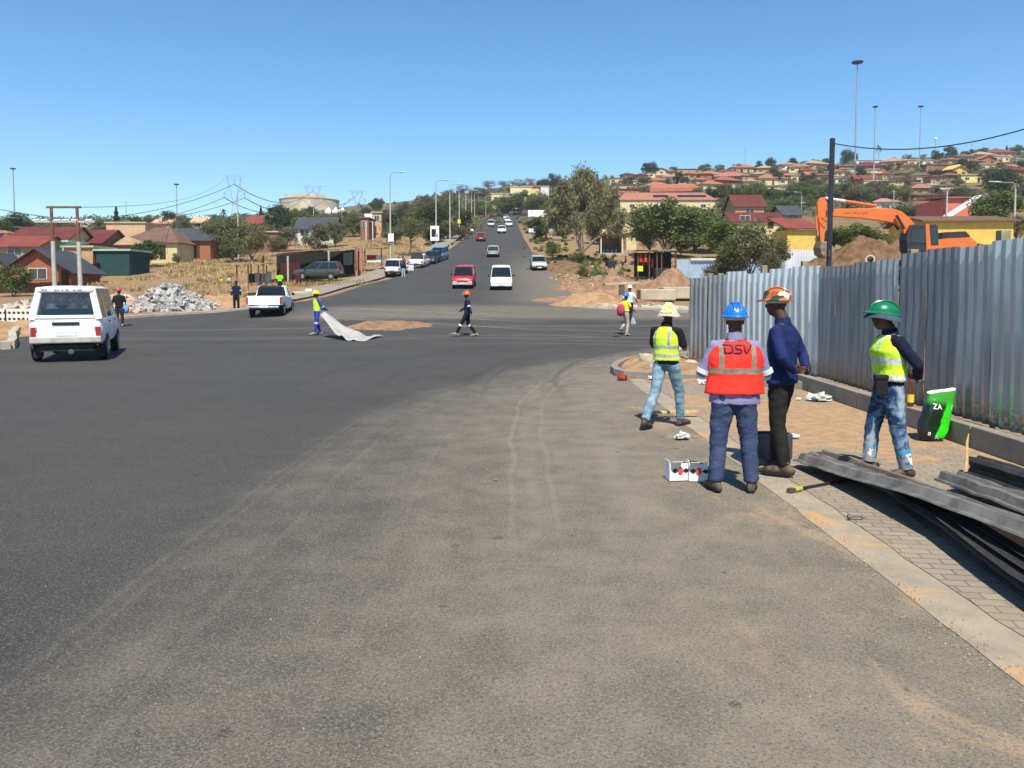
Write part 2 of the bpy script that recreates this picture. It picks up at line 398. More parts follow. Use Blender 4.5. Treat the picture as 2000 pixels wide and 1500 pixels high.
KM=M('kerb_concrete','857d72',.9,var=.12,scale=2.5,bump=.3,bs=60)
b=B()
y=-5
while y<14.2:
    b.box((5.5,y+.5,.14),(.17,.985,.30),rx=rng.uniform(-.006,.006)); y+=1
# raised island kerb: far edge of footway, round nose
def blocks(pts,wd,h,L=.6):
    P=[Vector((x,y,0)) for x,y in pts]; out=[]
    d=0
    for a,c in zip(P,P[1:]):
        n=max(1,round((c-a).length/L))
        for i in range(n):
            u=a+(c-a)*i/n; v=a+(c-a)*(i+1)/n; m=(u+v)/2; an=math.atan2((v-u).y,(v-u).x)
            b.box((m.x,m.y,T(m.x,m.y)+h/2-.02),((v-u).length-.015,wd,h),rz=an)
blocks([(5.5,14.25),(4.2,15.3),(2.9,15.95),(2.45,16.2),(2.3,16.6),(2.3,17.3),(2.5,18.2),(2.85,19.2),(3.4,20.2),(4.2,20.9),(5.4,21.2),(9,21.6)],.16,.2,.5)
kb=b.build('kerb',KM,bevel=.012); tag(kb,kind='structure')
b=B()
def blocks_g(pxs,wd,h,L=1.0):
    pts=[(G(*q).x,G(*q).y) for q in pxs]; blocks(pts,wd,h,L)
KW=M('kerb_pale','a59c8d',.9,var=.15,scale=1.5)
blocks_g([(1135,603),(1200,606),(1270,609),(1345,613),(1700,616)],.25,.25)
blocks_g([(2,684),(20,683),(26,676),(24,662),(34,650),(56,643)],.25,.3,.5)
blocks_g([(213,627),(300,620),(400,614),(480,607),(560,598)],.25,.22)
tag(b.build('kerb',KW,bevel=.02),kind='structure')
# dirt fill inside island nose + mound generator
def soil(name,a,c_,d):
    s=NB(name,.96); p=s.geo.outputs['Position']; n=s.noise(p,1.6,6,.68); n2=s.noise(p,14,4,.7)
    c=s.mix(s.ramp(n,.36,.62),a,c_); c=s.mix(s.ramp(n2,.55,.72,0,.75),c,d); s.color(c); s.bump(s.ma('ADD',n,s.ma('MULTIPLY',n2,.5)),.9,.12); return s.m
DM=soil('dirt_orange','7c604a','9c7c60','5e4a3a')
DB=soil('dirt_brown','5e4834','80644a','453728')
DS=soil('sand_pale','8f7252','ae8c68','77604a')
def mound(name,label,c,rx,ry,h,m,n=26,rough=.25,cat='heap',kind=None,rz=0,seed=0,fr=.9,z=None,group=None,flat=0):
    b=B(); c=Vector(c)
    for i in range(n+1):
        for j in range(n+1):
            u=i/n*2-1; v=j/n*2-1; r=math.sqrt(u*u+v*v)
            k=max(0,1-r); k=k*k*(3-2*k) if not flat else min(1,k*flat)
            x=u*rx; y=v*ry; xx=x*math.cos(rz)-y*math.sin(rz); yy=x*math.sin(rz)+y*math.cos(rz)
            nz=noise.fractal(Vector((xx*fr,yy*fr,seed*7.7)),1,2.1,4)
            g=(T(c.x+xx,c.y+yy) if z is None else z)-T(c.x,c.y)
            hh=h*k*(1+rough*nz*1.6)+rough*h*.5*nz*min(1,k*4)
            b.v.append((xx,yy,g+hh-.06*(0 if k>0 else 1)))
    for i in range(n):
        for j in range(n):
            q=i*(n+1)+j; b.f.append((q,q+n+1,q+n+2,q+1)); b.mi.append(0)
    o=b.build(name,m,smooth=60,loc=(c.x,c.y,T(c.x,c.y)+.01))
    return tag(o,label,cat if not kind else None,group,kind)
mound('dirt_patch',None,(4.3,18.0,0),2.0,3.2,.2,DS,kind='structure',seed=1,flat=3,rough=.35)
g=G(762,638); mound('dirt_patch',None,g,2.0,2.2,.16,DM,kind='structure',seed=2,flat=2.2,rough=.7,rz=-.2,fr=.6)

# ---------------- corrugated fence
def galv(name,a,b_,rough,met=.85):
    s=NB(name,rough); p=s.tc.outputs['Object']; s.b.inputs['Metallic'].default_value=met; s.b.inputs['Specular IOR Level'].default_value=.5
    n=s.noise(s.scalev(p,6,6,.5),1,4,.65); n2=s.noise(p,18,4,.7)
    c=s.mix(s.ramp(n,.3,.7),a,b_); c=s.mix(s.ramp(n2,.58,.8,0,.5),c,(.6,.6,.6)); c=s.mix(s.ramp(s.noise(s.scalev(p,1.2,1.2,.25),1,3,.6),.56,.7,0,.45),c,(.16,.15,.14)); 
    c=s.mix(s.ma('MULTIPLY',s.ramp(s.sep(p)[2],.45,.0),s.ramp(n2,.35,.6)),c,(.22,.15,.09))
    s.color(c); s.bump(s.noise(s.scalev(p,3,3,1.2),1,3,.5),.5,.03); return s.m
GA=[galv('galvanised_a',(.40,.43,.46),(.54,.57,.60),.28,.6),galv('galvanised_b',(.30,.30,.31),(.42,.42,.42),.32,.6),galv('galvanised_c',(.54,.58,.60),(.70,.73,.75),.28,.6)]
GN=[galv('galvanised_shaded_a',(.29,.31,.335),(.42,.44,.47),.3,.6),galv('galvanised_shaded_b',(.16,.172,.19),(.26,.275,.30),.32,.6),galv('galvanised_shaded_c',(.42,.415,.41),(.54,.56,.58),.3,.6)]  # same sheet for the near run, its shade painted in as darker base colours
def ibr(length,h,pitch=.205,d=.042,bend=None):
    """trapezoid sheet, local x along, z up, ribs towards -y"""
    b=B(); prof=[]; x=0; nr=max(2,round(length/pitch)); pitch=length/nr
    while x<length-.01:
        prof+=[(x,0),(x+pitch*.44,0),(x+pitch*.50,-d),(x+pitch*.70,-d),(x+pitch*.94,0)]; x+=pitch
    prof=[q for q in prof if q[0]<=length]
    zs=[0,.35,.7,1.05,1.4,1.75,2.0,h] if h>2.05 else [0,.35,.7,1.05,1.4,1.75,h]
    for z in zs:
        for x,y in prof:
            q=noise.noise(Vector((x*2,z*1.5,bend or 0)))*.022
            b.v.append((x+noise.noise(Vector((z*1.3,bend or 0,5)))*.012,y+q,z))
    n=len(prof)
    for i in range(len(zs)-1):
        for j in range(n-1): b.f.append((i*n+j,i*n+j+1,(i+1)*n+j+1,(i+1)*n+j)); b.mi.append(0)
    return b
WOOD=M('weathered_wood','8c8368',.9,var=.25,scale=3,c2='a79f80')
STEEL=M('dark_steel',(.13,.12,.11),.55,.6,var=.3,scale=8)
fence=thing('corrugated_fence','long tall galvanised corrugated sheet fence along the footway kerb','fence',(5.72,8,.27))
def fence_run(root,pts,zb,htop,step=.72,seed=0,mats=GA,tilt=.01):
    P=[Vector((x,y,0)) for x,y in pts]; rr=random.Random(seed); k=0
    for a,c in zip(P,P[1:]):
        L=(c-a).length; n=max(1,int(L/step)); d=(c-a).normalized(); an=math.atan2(d.y,d.x)
        for i in range(n):
            q=a+d*(L*i/n); t=(i+.5)/n
            hh=htop(q.y)-zb(q.y)+rr.uniform(-.05,.05)
            o=ibr(L/n+.03,hh,bend=rr.random()*50).build('sheet',mats[rr.randrange(len(mats))],root,smooth=20)
            nrm=Vector((-d.y,d.x,0))
            o.location=q+Vector((0,0,zb(q.y)))-Vector(root.location)+nrm*(.004*(k%2)); o.rotation_euler=(rr.uniform(-tilt,tilt),rr.uniform(-tilt*.8,tilt*.8),an)
            k+=1
zb=lambda y:.27 if y<14.5 else .27-(y-14.5)*.02
zt=lambda y: interp([(0,2.42),(8.3,2.44),(13.6,2.36),(19,2.2)],y)
# run built from far to near so that the ribs (-y local) face the road
fence_run(fence,[(4.4,19),(5.75,14.4)],zb,zt,seed=3,mats=GA)
fence_run(fence,[(5.75,14.4),(5.72,2.5)],zb,zt,seed=4,mats=GN)
for px_,Yp,hh in ((1484,16.9,2.42),(1562,15.3,2.46),(1942,9.4,2.62),(1770,11.6,2.5),(1400,18.3,2.28),(1380,18.7,2.28)):
    x=(px_-1000)/FP*Yp; bb=B(); bb.box((0,0,hh/2),(.12,.12,hh)); o=bb.build('post',WOOD,fence,bevel=.01); o.location=Vector((x+.08,Yp,0))-fence.location
for z in (.6,1.9):
    bb=B(); bb.tube([(5.82,2.5,z),(5.84,14.5,z),(4.52,19.05,z-.1)],.03,6); o=bb.build('rail',WOOD,fence); o.location=-fence.location
# far blue grey fence beyond the crossing and the white one inside the site
BG=[galv('sheet_blue_a',(.36,.45,.54),(.45,.54,.62),.45,.3),galv('sheet_blue_b',(.30,.36,.43),(.42,.48,.54),.45,.3)]
p0=at(1322,545,63); p1=at(1432,548,60)
f2=thing('corrugated_fence','pale blue grey corrugated fence with white top rail beyond the crossing','fence',(p0.x,p0.y,0))
zf=T(p0.x,p0.y)-.1
fence_run(f2,[(p0.x,p0.y),(p0.x+4.4,p0.y-.6),(p0.x+14,p0.y-3)],lambda y:zf,lambda y:zf+2.5,step=.9,seed=5,mats=BG)
bb=B(); bb.box((5.5,-.9,zf+2.55),(9,.1,.12),rz=-.13); bb.build('top_rail',M('offwhite','d5cdb8',.8),f2)
WH=[galv('sheet_white',(.62,.64,.66),(.72,.74,.76),.5,.2)]
p0=at(1535,505,58); zf2=at(1535,520,58).z
f3=thing('corrugated_fence','white corrugated sheet fence inside the building site behind the excavator bucket','fence',(p0.x,58,0))
fence_run(f3,[(p0.x,58),(p0.x+6,58),(p0.x+30,56)],lambda y:zf2-.8,lambda y:zf2+1.25,step=1.2,seed=9,mats=WH)
# ---------------- black site pole with cable
bp=at(1617,515,16.5)
BLK=M('black_paint',(.02,.02,.022),.4,0,var=.2,spec=.4)
pole=thing('pole','tall black square pole standing behind the corrugated fence','pole',(bp.x,16.5,0))
tp=at(1624,270,16.5)
bb=B(); bb.box((0,0,tp.z/2),(.085,.085,tp.z)); o=bb.build('post',BLK,pole,bevel=.006); o.rotation_euler=(0,.008,0)
bb=B(); bb.cyl((-.07,0,2.62),(.07,0,2.62),.012,6); bb.cyl((0,-.06,2.6),(0,-.06,2.75),.015,6); bb.build('bracket',STEEL,pole)
def wire(name,label,pts,r,m,sag=None,group=None,n=24,parent=None,cat='cable'):
    P=[Vector(p) for p in pts]; out=[]
    for a,c in zip(P,P[1:]):
        for i in range(n+1):
            t=i/n; q=a.lerp(c,t); q.z-=(sag or 0)*4*t*(1-t); out.append(q)
    bb=B(); bb.tube(out,r,5); o=bb.build(name,m,parent,smooth=180)
    if not parent: tag(o,label,cat,group)
    return o
WB=M('wire_black',(.03,.03,.035),.6,var=0)
wire('cable','black cable hanging from the black fence pole and rising to the right edge',[(tp.x,16.5,tp.z-.1),tuple(at(2030,243,13.5))],.012,WB,sag=.26)
# ---------------- people
dg=None
def bake(b,name,m,parent,vox=.012,fold=0,smooth=4,fs=9,seed=0,aniso=1.0):
    ob=b.build('tmp',m,None,smooth=180)
    md=ob.modifiers.new('r','REMESH'); md.mode='VOXEL'; md.voxel_size=vox; md.use_smooth_shade=True
    sm=ob.modifiers.new('s','SMOOTH'); sm.factor=.5; sm.iterations=smooth
    bpy.context.view_layer.update()
    me=bpy.data.meshes.new_from_object(ob.evaluated_get(bpy.context.evaluated_depsgraph_get()))
    me.name=name; bpy.data.objects.remove(ob)
    if fold:
        for v in me.vertices:
            c=v.co; q=Vector((c.x*fs,c.y*fs,c.z*fs*aniso+seed*3.3))
            d=noise.noise(q)*.7+abs(noise.noise(q*2.1+Vector((7,1,3))))*.6-.25
            v.co=c+v.normal*d*fold
    me.materials.clear(); me.materials.append(m)
    me.polygons.foreach_set('use_smooth',[True]*len(me.polygons))
    o=bpy.data.objects.new(name,me); col.objects.link(o); o.parent=parent; return o
V=Vector
def hand(b,w,d,n,curl=.5,sgn=1,k=1.0):
    """w wrist, d direction, n palm normal (fingers curl towards n); sgn +1 thumb on +side"""
    d=V(d).normalized(); n=V(n); n=(n-d*n.dot(d)).normalized(); s=d.cross(n)*sgn; w=V(w)
    b.tube([w-d*.02,w+d*.03,w+d*.085*k],[(.026,.02),(.036,.016),(.04,.014)],8,side=s,round_=True)
    L=(.068,.078,.072,.056)
    for i in range(4):
        base=w+d*.085*k+s*(.030-.020*i); a=0; p=[base-d*.012]; q=base
        for j in range(3):
            a+=curl*(.55+.15*j)+(.1 if j==0 else 0)*i*.3; dirn=d*math.cos(a)+n*math.sin(a); q=q+dirn*L[i]*(.42,.32,.26)[j]; p.append(q)
        b.tube(p,[.0095,.009,.0085,.0075],6,round_=True)
    tb=w+d*.025+s*.03; t1=tb+(d*.7+s*.6+n*.25).normalized()*.035; t2=t1+(d*.8+s*.15+n*(.3+curl*.4)).normalized()*.032
    b.tube([tb-s*.015,tb,t1,t2],[.012,.012,.0105,.009],6,round_=True)
JD=dict(pel=(0,0,.95),wst=(0,.0,1.10),chest=(0,.0,1.28),neck=(0,.0,1.47),head=(0,.03,1.605),
 hipL=(-.09,0,.92),kneeL=(-.11,.02,.50),ankL=(-.115,-.02,.09),toeL=(-.135,.17,.03),
 hipR=(.09,0,.92),kneeR=(.11,.02,.50),ankR=(.115,-.02,.09),toeR=(.135,.17,.03),
 shL=(-.185,0,1.385),elL=(-.26,-.02,1.13),wrL=(-.27,.06,.89),hdL=(-.27,.08,.8),
 shR=(.185,0,1.385),elR=(.26,-.02,1.13),wrR=(.27,.06,.89),hdR=(.27,.08,.8))
SK=M('skin_dark','4a2c1e',.55,var=.12,scale=12,spec=.4)
EYE=M('eye_white','d8d0c4',.4,var=0)
def vestmat(name,base,bands,straps=(),rough=.75,ref='a9aaa2',trim=None):
    """bands: z ranges of reflective tape in person coordinates; straps: x ranges"""
    s=NB(name,rough); p=s.tc.outputs['Object']; x,y,z=s.sep(p)
    c=s.mix(s.ramp(s.noise(p,7,3),.3,.7),[q*.88 for q in hx(base)],[min(1,q*1.08) for q in hx(base)])
    f=None
    ax=s.ma('ABSOLUTE',x)
    wz=s.ma('ADD',z,s.ma('MULTIPLY',s.ma('SUBTRACT',s.noise(p,5,2),.5),.035))
    def rng_(v,lo,hi): return s.ma('MULTIPLY',s.ma('GREATER_THAN',v,lo),s.ma('LESS_THAN',v,hi))
    for lo,hi in bands:
        q=rng_(wz,lo,hi); f=q if f is None else s.ma('MAXIMUM',f,q)
    for lo,hi,zl in straps:
        q=s.ma('MULTIPLY',rng_(ax,lo,hi),s.ma('GREATER_THAN',z,zl)); f=q if f is None else s.ma('MAXIMUM',f,q)
    tape=s.mix(s.ramp(s.noise(p,30,2),.35,.65),[q*.75 for q in hx(ref)],ref)
    if f is not None: c=s.mix(f,c,tape)
    s.color(c); return s.m
def helmet(par,hc,m,yaw=0,brim=None,band=None,tilt=0,k=1.0):
    hc=V(hc); rot=Matrix.Rotation(yaw,3,'Z')@Matrix.Rotation(tilt,3,'X')
    def P(x,y,z): return hc+rot@V((x,y,z))
    b=B(); rings=[]
    for i in range(9):
        a=i/8*1.5; cz=math.sin(a); cr=math.cos(a)
        rings.append([P(math.cos(t)*.112*k*cr,math.sin(t)*.148*k*cr+.0,(.035+cz*.118)*k) for t in [2*math.pi*j/24 for j in range(24)]])
    b.loft(rings)
    # rim and peak
    rim=[]
    for j in range(24):
        t=2*math.pi*j/24; f=max(0,math.sin(t)); e=.012+.045*f**3
        rim.append((t,e))
    r1=[P(math.cos(t)*(.110)*k,math.sin(t)*.146*k,.045*k) for t,e in rim]; r2=[P(math.cos(t)*(.112+e)*k,math.sin(t)*(.148+e)*k,(.030-.25*e)*k) for t,e in rim]; r3=[P(math.cos(t)*(.110+e)*k,math.sin(t)*(.146+e)*k,(.022-.25*e)*k) for t,e in rim]
    b.loft([r1,r2,r3])
    for o in (-.028,0,.028):
        pts=[P(o*(1 if i else .8),math.cos(R(20+i*14))*.142*k,(.04+math.sin(R(20+i*14))*.119)*k) for i in range(11)]
        b.tube(pts,[.004]+[.008]*9+[.004],6)
    hm=b.build('helmet',m,par,smooth=50)
    b=B(); b.loft([[P(math.cos(t)*r_*k,math.sin(t)*(r_+.02)*k,z_*k) for t in [2*math.pi*j/20 for j in range(20)]] for z_,r_ in ((.045,.090),(.0,.094),(-.005,.089))])
    b.build('headband',band or M('khaki_band','b9ad8c',.8),par,smooth=60)
    if brim:
        b=B(); rr=[]
        for z_,r_ in ((.026,.106),(.018,.130),(-.026,.168),(-.032,.168),(.006,.128),(.014,.106)):
            rr.append([P(math.cos(t)*r_*k,math.sin(t)*(r_+.015)*k,(z_+.008*math.sin(3*t)*(r_>.14))*k) for t in [2*math.pi*j/28 for j in range(28)]])
        b.loft(rr,cap=False); b.build('sun_brim',brim,par,smooth=60)
    return hm
def person(label,loc,rz,h=1.75,J=None,skin=SK,shirt=None,vest=None,trousers=None,boots=None,hel=None,hel_kw=None,vox=.014,bw=1.0,
           sleeve=1.0,bands=(),legbands=(),curl=.6,group=None,hair=None,long_shirt=0,legw=1.0,fold=.012,palm=None,bandm=None,shirtfold=None,vz=1.0,cuff=None):
    j=dict(JD); j.update(J or {}); j={k:V(v) for k,v in j.items()}
    sc=h/1.75
    t=thing('person',label,'person',loc,rz,group,sc)
    near=vox<.02
    sd=(j['shR']-j['shL']).normalized(); hd=(j['hipR']-j['hipL']).normalized()
    # --- body: one continuous skin mesh
    b=B(); H=j['head']; yaw=(hel_kw or {}).get('yaw',0); RM=Matrix.Rotation(yaw,3,'Z')
    hp=lambda x,y,z: H+RM@V((x,y,z))
    b.tube([j['neck']-V((0,0,.06)),j['neck']+V((0,.01,.03)),H-V((0,0,.04))],[.072,.062,.064],10)
    b.ball(H+V((0,0,.03)),(.075,.092,.098),14,9,rot=RM)
    b.ball(hp(0,.028,-.055),(.052,.062,.060),12,7,rot=RM)
    b.tube([hp(0,.088,.03),hp(0,.104,-.01),hp(0,.096,-.022)],[.009,.014,.017],6,round_=True)
    b.ball(hp(0,.086,-.058),(.024,.012,.013),8,5,rot=RM)
    b.ball(hp(0,.082,.042),(.05,.014,.010),8,5,rot=RM)
    for q in (-1,1): b.ball(hp(q*.078,-.005,.0),(.010,.022,.032),8,5,rot=RM)
    b.tube([j['pel']-V((0,0,.04)),j['wst'],j['chest'],j['neck']-V((0,0,.07)),j['neck']],[(.13*bw,.085),(.12*bw,.08),(.14*bw,.09),(.115*bw,.07),(.068,.058)],12,side=sd)
    for s_,q in (('L',-1),('R',1)):
        b.tube([j['neck']-V((0,0,.07))+sd*q*.06,j['sh'+s_],j['sh'+s_].lerp(j['el'+s_],.5),j['el'+s_],j['el'+s_].lerp(j['wr'+s_],.4),j['wr'+s_]],[.035,.042,.040,.035,.036,.025],9,round_=True)
        hdv=(j['hd'+s_]-j['wr'+s_]); pn=(palm or {}).get(s_,V((-q,.3,0)))
        if near: hand(b,j['wr'+s_],hdv,pn,curl,q if pn[0]*q<0 else -q)
        else: b.tube([j['wr'+s_],j['wr'+s_].lerp(j['hd'+s_],.6),j['hd'+s_]],[(.03,.02),(.042,.022),(.03,.018)],6,round_=True)
        b.tube([j['hip'+s_],j['knee'+s_],j['ank'+s_]],[.085,.055,.042],9,round_=True)
    bake(b,'body',skin,t,min(vox,.009) if near else vox,smooth=2)
    if near:
        for q in (-1,1):
            e=B(); e.ball(hp(q*.030,.083,.015),(.012,.010,.008),8,6,rot=RM); e.build('eye',EYE,t,smooth=180)
    if hair:
        b=B(); b.ball(H+V((0,-.008,.05)),(.083,.098,.09),14,7,rot=RM); b.build('hair',M('black_hair',(.012,.01,.009),.8),t,smooth=180)
    # --- shirt
    if shirt:
        b=B(); x=1.07
        st=[j['pel']-V((0,0,long_shirt-.02)),j['wst'],j['chest'],j['neck']-V((0,0,.085)),j['neck']-V((0,0,.025))]
        b.tube(st,[(.172*bw*x,.122*x),(.155*bw*x,.115*x),(.178*bw*x,.122*x),(.17*bw*x,.1*x),(.082,.072)],16,side=sd)
        for s_,q in (('L',-1),('R',1)):
            S,E,W=j['sh'+s_],j['el'+s_],j['wr'+s_]
            root_=j['neck']-V((0,0,.085))+sd*q*.09
            if sleeve>.6: b.tube([root_,S,S.lerp(E,.5),E,E.lerp(W,.5),E.lerp(W,sleeve*.95)],[.062,.068,.064,.057,.053,.046],12,round_=True)
            else: b.tube([root_,S,S.lerp(E,.4),S.lerp(E,min(1,sleeve*1.8))],[.06,.066,.064,.06],12,round_=True)
        bake(b,'shirt',shirt,t,vox,fold if shirtfold is None else shirtfold,3,seed=h*9,fs=10)
        if near:
            b=B(); b.tube([j['neck']-V((0,0,.035)),j['neck']+V((0,.008,.035))],[(.085,.08),(.074,.07)],14,side=sd); b.build('collar',shirt,t,smooth=60)
    if vest:
        b=B(); x=1.2
        low=j['pel'].lerp(j['wst'],.35*vz)
        b.tube([low,j['wst'],j['chest'],j['neck']-V((0,0,.095)),j['neck']-V((0,0,.03))],[(.178*bw*x,.130*x),(.165*bw*x,.122*x),(.176*bw*x,.13*x),(.150*bw*x,.112*x),(.09,.085)],18,side=sd)
        bake(b,'safety_vest',vest,t,vox,fold*.95,3,seed=h*5,fs=8)
    if trousers:
        b=B()
        b.tube([j['pel']+V((0,0,.10)),j['pel']+V((0,0,.02)),j['pel']-V((0,0,.06))],[(.148*bw,.105),(.172*bw,.122),(.165*bw,.115)],16,side=hd)
        for s_ in 'LR':
            Hp,K,A=j['hip'+s_],j['knee'+s_],j['ank'+s_]
            b.tube([Hp+V((0,0,.02)),Hp.lerp(K,.35),K,K.lerp(A,.5),A+(K-A)*.02],[.098*legw,.094*legw,.074*legw,.068*legw,.062*legw],14)
        bake(b,'trousers',trousers,t,vox,fold,2,seed=h*7+1,fs=11,aniso=1.6)
    if boots:
        for s_ in 'LR':
            A,Tt=j['ank'+s_],j['toe'+s_]; b=B(); f=(Tt-A); f.z=0; L=f.length; f=f.normalized()
            up=V((0,0,1)); dz=Tt.z-.03
            heel=A-f*.06; heel.z=A.z-.045; 
            b.tube([heel,A.lerp(heel,.4)-V((0,0,.01)),A.lerp(Tt,.45)+V((0,0,-.01)),Tt+V((0,0,.008)),Tt+f*.03],[(.036,.042),(.042,.05),(.046,.042),(.044,.030),(.030,.022)],10,side=f.cross(up),round_=True)
            b.tube([A-V((0,0,.03)),A+V((0,0,.055))],[.05,.052],10)
            o=bake(b,'boot',boots,t,min(vox,.012),0,1)
            b=B(); c0=heel-V((0,0,.03)); c1=Tt+f*.025-V((0,0,.022)); sdv=f.cross(up)
            pts=[(c0,.034),(c0.lerp(c1,.4),.040),(c0.lerp(c1,.78),.047),(c1,.026)]
            b.loft([[c-sdv*w_+V((0,0,0)) for c,w_ in pts]+[c+sdv*w_ for c,w_ in reversed(pts)],[c-sdv*w_+V((0,0,.018)) for c,w_ in pts]+[c+sdv*w_+V((0,0,.018)) for c,w_ in reversed(pts)]])
            b.build('sole',M('rubber_sole',(.02,.018,.017),.8),o)
    if hel:
        kw=dict(hel_kw or {}); kw.setdefault('yaw',yaw); helmet(t,H+V((0,0,.02)),hel,**kw)
    BM=bandm or M('reflective_tape','c9ccc4',.45,var=.15)
    for a_,c_,t0,t1,r_ in bands:
        A,C=j[a_],j[c_]; b=B(); b.tube([A.lerp(C,t0),A.lerp(C,t1)],[r_,r_*.98],16); b.build('reflective_band',BM,t,smooth=60)
    for a_,c_,t0,t1,r_ in legbands:
        A,C=j[a_],j[c_]; b=B(); b.tube([A.lerp(C,t0),A.lerp(C,t1)],[r_,r_*.98],16); b.build('leg_band',cuff or BM,t,smooth=60)
    return t,j
# ---------------- people in the foreground
LIME='c6ee3a'
V1=vestmat('vest_lime_two_bands',LIME,[(1.13,1.18),(1.01,1.06)],[(.085,.125,1.18)])
V2=vestmat('vest_red',('f03a2c'),[(1.135,1.185)],[(.125,.168,1.18)],ref='8d8376')
V4=vestmat('vest_lime_wide_bands',LIME,[(1.155,1.215),(.99,1.05)],[(.06,.10,1.3)],ref='c9cdc9')
JEANL=M('jeans_pale_blue','6f8ea0',.9,var=.25,scale=9,bump=.4,bs=80,c2='8aa7b5')
TBLUE=M('work_trousers_navy','39445f',.9,var=.18,scale=5,bump=.4,bs=60)
TBLACK=M('trousers_black','22211f',.9,var=.25,scale=5,bump=.4,bs=60)
BOOT=M('boot_dusty','3d352c',.85,var=.35,scale=14,bump=.5,bs=60,c2='6b5f50')
BLKSH=M('shirt_black','17181a',.9,var=.2,scale=5)
LAV=M('overall_lavender','7d7a9c',.9,var=.1,scale=5)
ROYAL=M('jacket_royal_blue','131d44',.85,var=.14,scale=5,c2='1a2858')
NAVYK=M('top_navy','11162a',.9,var=.2,scale=5)
def hardhat(name,c): return M(name,c,.28,var=.06,scale=6,spec=.5)
def multi(name,cols,sc,rough=.4):
    s=NB(name,rough); v=s.n.new('ShaderNodeTexVoronoi'); v.inputs['Scale'].default_value=sc; s.l.new(s.tc.outputs['Object'],v.inputs['Vector'])
    r=s.n.new('ShaderNodeValToRGB'); r.color_ramp.interpolation='CONSTANT'; x=s.sep(v.outputs['Color'])
    while len(r.color_ramp.elements)<len(cols): r.color_ramp.elements.new(.5)
    for i,c in enumerate(cols): r.color_ramp.elements[i].position=i/len(cols); r.color_ramp.elements[i].color=hx(c)+(1,)
    s.l.new(x[0],r.inputs[0]); s.color(r.outputs[0]); return s.m
CHECK=multi('cap_yellow_white_print',['f4f0dd','e6de3c','f7f4e6','c9c22d'],26,.8)
CAMO=multi('helmet_sticker_pattern',['2c4a3c','b4643a','4b3a26','c9c3b0','a8623c','a04a2c','35463a'],17,.3)
# 1 walker in lime vest
g=G(1300,838)
j1=dict(hipL=(-.09,-.02,.90),kneeL=(-.10,-.12,.52),ankL=(-.10,-.40,.13),toeL=(-.12,-.22,.03),hipR=(.09,.02,.90),kneeR=(.10,.20,.50),ankR=(.09,.26,.09),toeR=(.11,.45,.03),
 head=(0,.05,1.60),shR=(.185,.02,1.375),elR=(.26,.06,1.13),wrR=(.14,.25,1.14),hdR=(.08,.31,1.18),shL=(-.185,-.02,1.385),elL=(-.25,.05,1.14),wrL=(-.12,.24,1.12),hdL=(-.06,.30,1.15))
person('worker walking in a lime vest, pale jeans and wide sun hat over the helmet',(g.x,g.y,.02),R(-42),1.67,j1,shirt=BLKSH,sleeve=.42,vest=V1,trousers=JEANL,boots=BOOT,hel=CHECK,hel_kw=dict(brim=M('sun_brim_beige','b5ac98',.85),yaw=R(20),k=1.0),long_shirt=.06,bw=.95,vz=.25)
# 2 red vest
g=G(1434,966)
j2=dict(ankL=(-.165,-.02,.09),toeL=(-.21,.16,.03),kneeL=(-.14,.02,.5),ankR=(.165,-.02,.09),toeR=(.22,.15,.03),kneeR=(.14,.02,.5),
 elL=(-.30,.02,1.12),wrL=(-.16,.24,1.10),hdL=(-.09,.29,1.13),elR=(.30,.02,1.12),wrR=(.16,.24,1.10),hdR=(.09,.29,1.13),head=(0,.03,1.61))
t2,_=person('worker in blue hard hat and red safety vest over lavender overalls, seen from behind',(g.x,g.y+.04,.02),R(-4),1.72,j2,shirt=LAV,sleeve=1,vest=V2,trousers=TBLUE,boots=BOOT,hel=hardhat('helmet_blue','1f6fc8'),long_shirt=.13,bw=1.32,legw=1.16,
  bands=(('shL','elL',.86,1.0,.066),('elL','wrL',.0,.18,.064),('shR','elR',.86,1.0,.066),('elR','wrR',.0,.18,.064)),vz=-.35,shirtfold=.014,fold=.014)
def letters(parent,target,strokes,x0,z0,u,m,th=.19,name='lettering',face=-1):
    bv=BVHTree.FromObject(target,bpy.context.evaluated_depsgraph_get()); b=B()
    for st in strokes:
        for (x1,y1),(x2,y2) in zip(st,st[1:]):
            L=math.hypot(x2-x1,y2-y1); n=max(1,int(L/.22)); dx,dy=(x2-x1)/L,(y2-y1)/L; px,py=-dy*th/2,dx*th/2
            ex=th*.35; xa,ya=x1-dx*ex,y1-dy*ex; xb,yb=x2+dx*ex,y2+dy*ex; row=[]
            for i in range(n+1):
                t=i/n; cx,cy=xa+(xb-xa)*t,ya+(yb-ya)*t
                for s_ in (-1,1):
                    X=x0+(cx+px*s_)*u; Z=z0+(cy+py*s_)*u
                    h=bv.ray_cast(V((X,face*1.0,Z)),V((0,-face,0)))
                    Y=h[0].y if h[0] else 0
                    row.append((X,Y+face*.005,Z))
            b.add(row,[(2*i,2*i+2,2*i+3,2*i+1) for i in range(n)])
    return b.build(name,m,parent)
bpy.context.view_layer.update()
vo=[c for c in t2.children if c.name.startswith('safety_vest')][0]
DSV=[[(-.08,1),(.78,1),(1.0,.8),(1.0,.2),(.78,0),(.06,0)],[(.06,0),(.06,.68)],[(2.2,1),(1.5,1),(1.36,.78),(1.5,.54),(1.98,.5),(2.12,.28),(1.98,.0),(1.2,0)],[(2.45,1),(2.66,.05),(2.86,.05),(3.45,1)]]
letters(t2,vo,DSV,-.125,1.325,.072,M('print_maroon','3a1030',.7,var=0),th=.22)
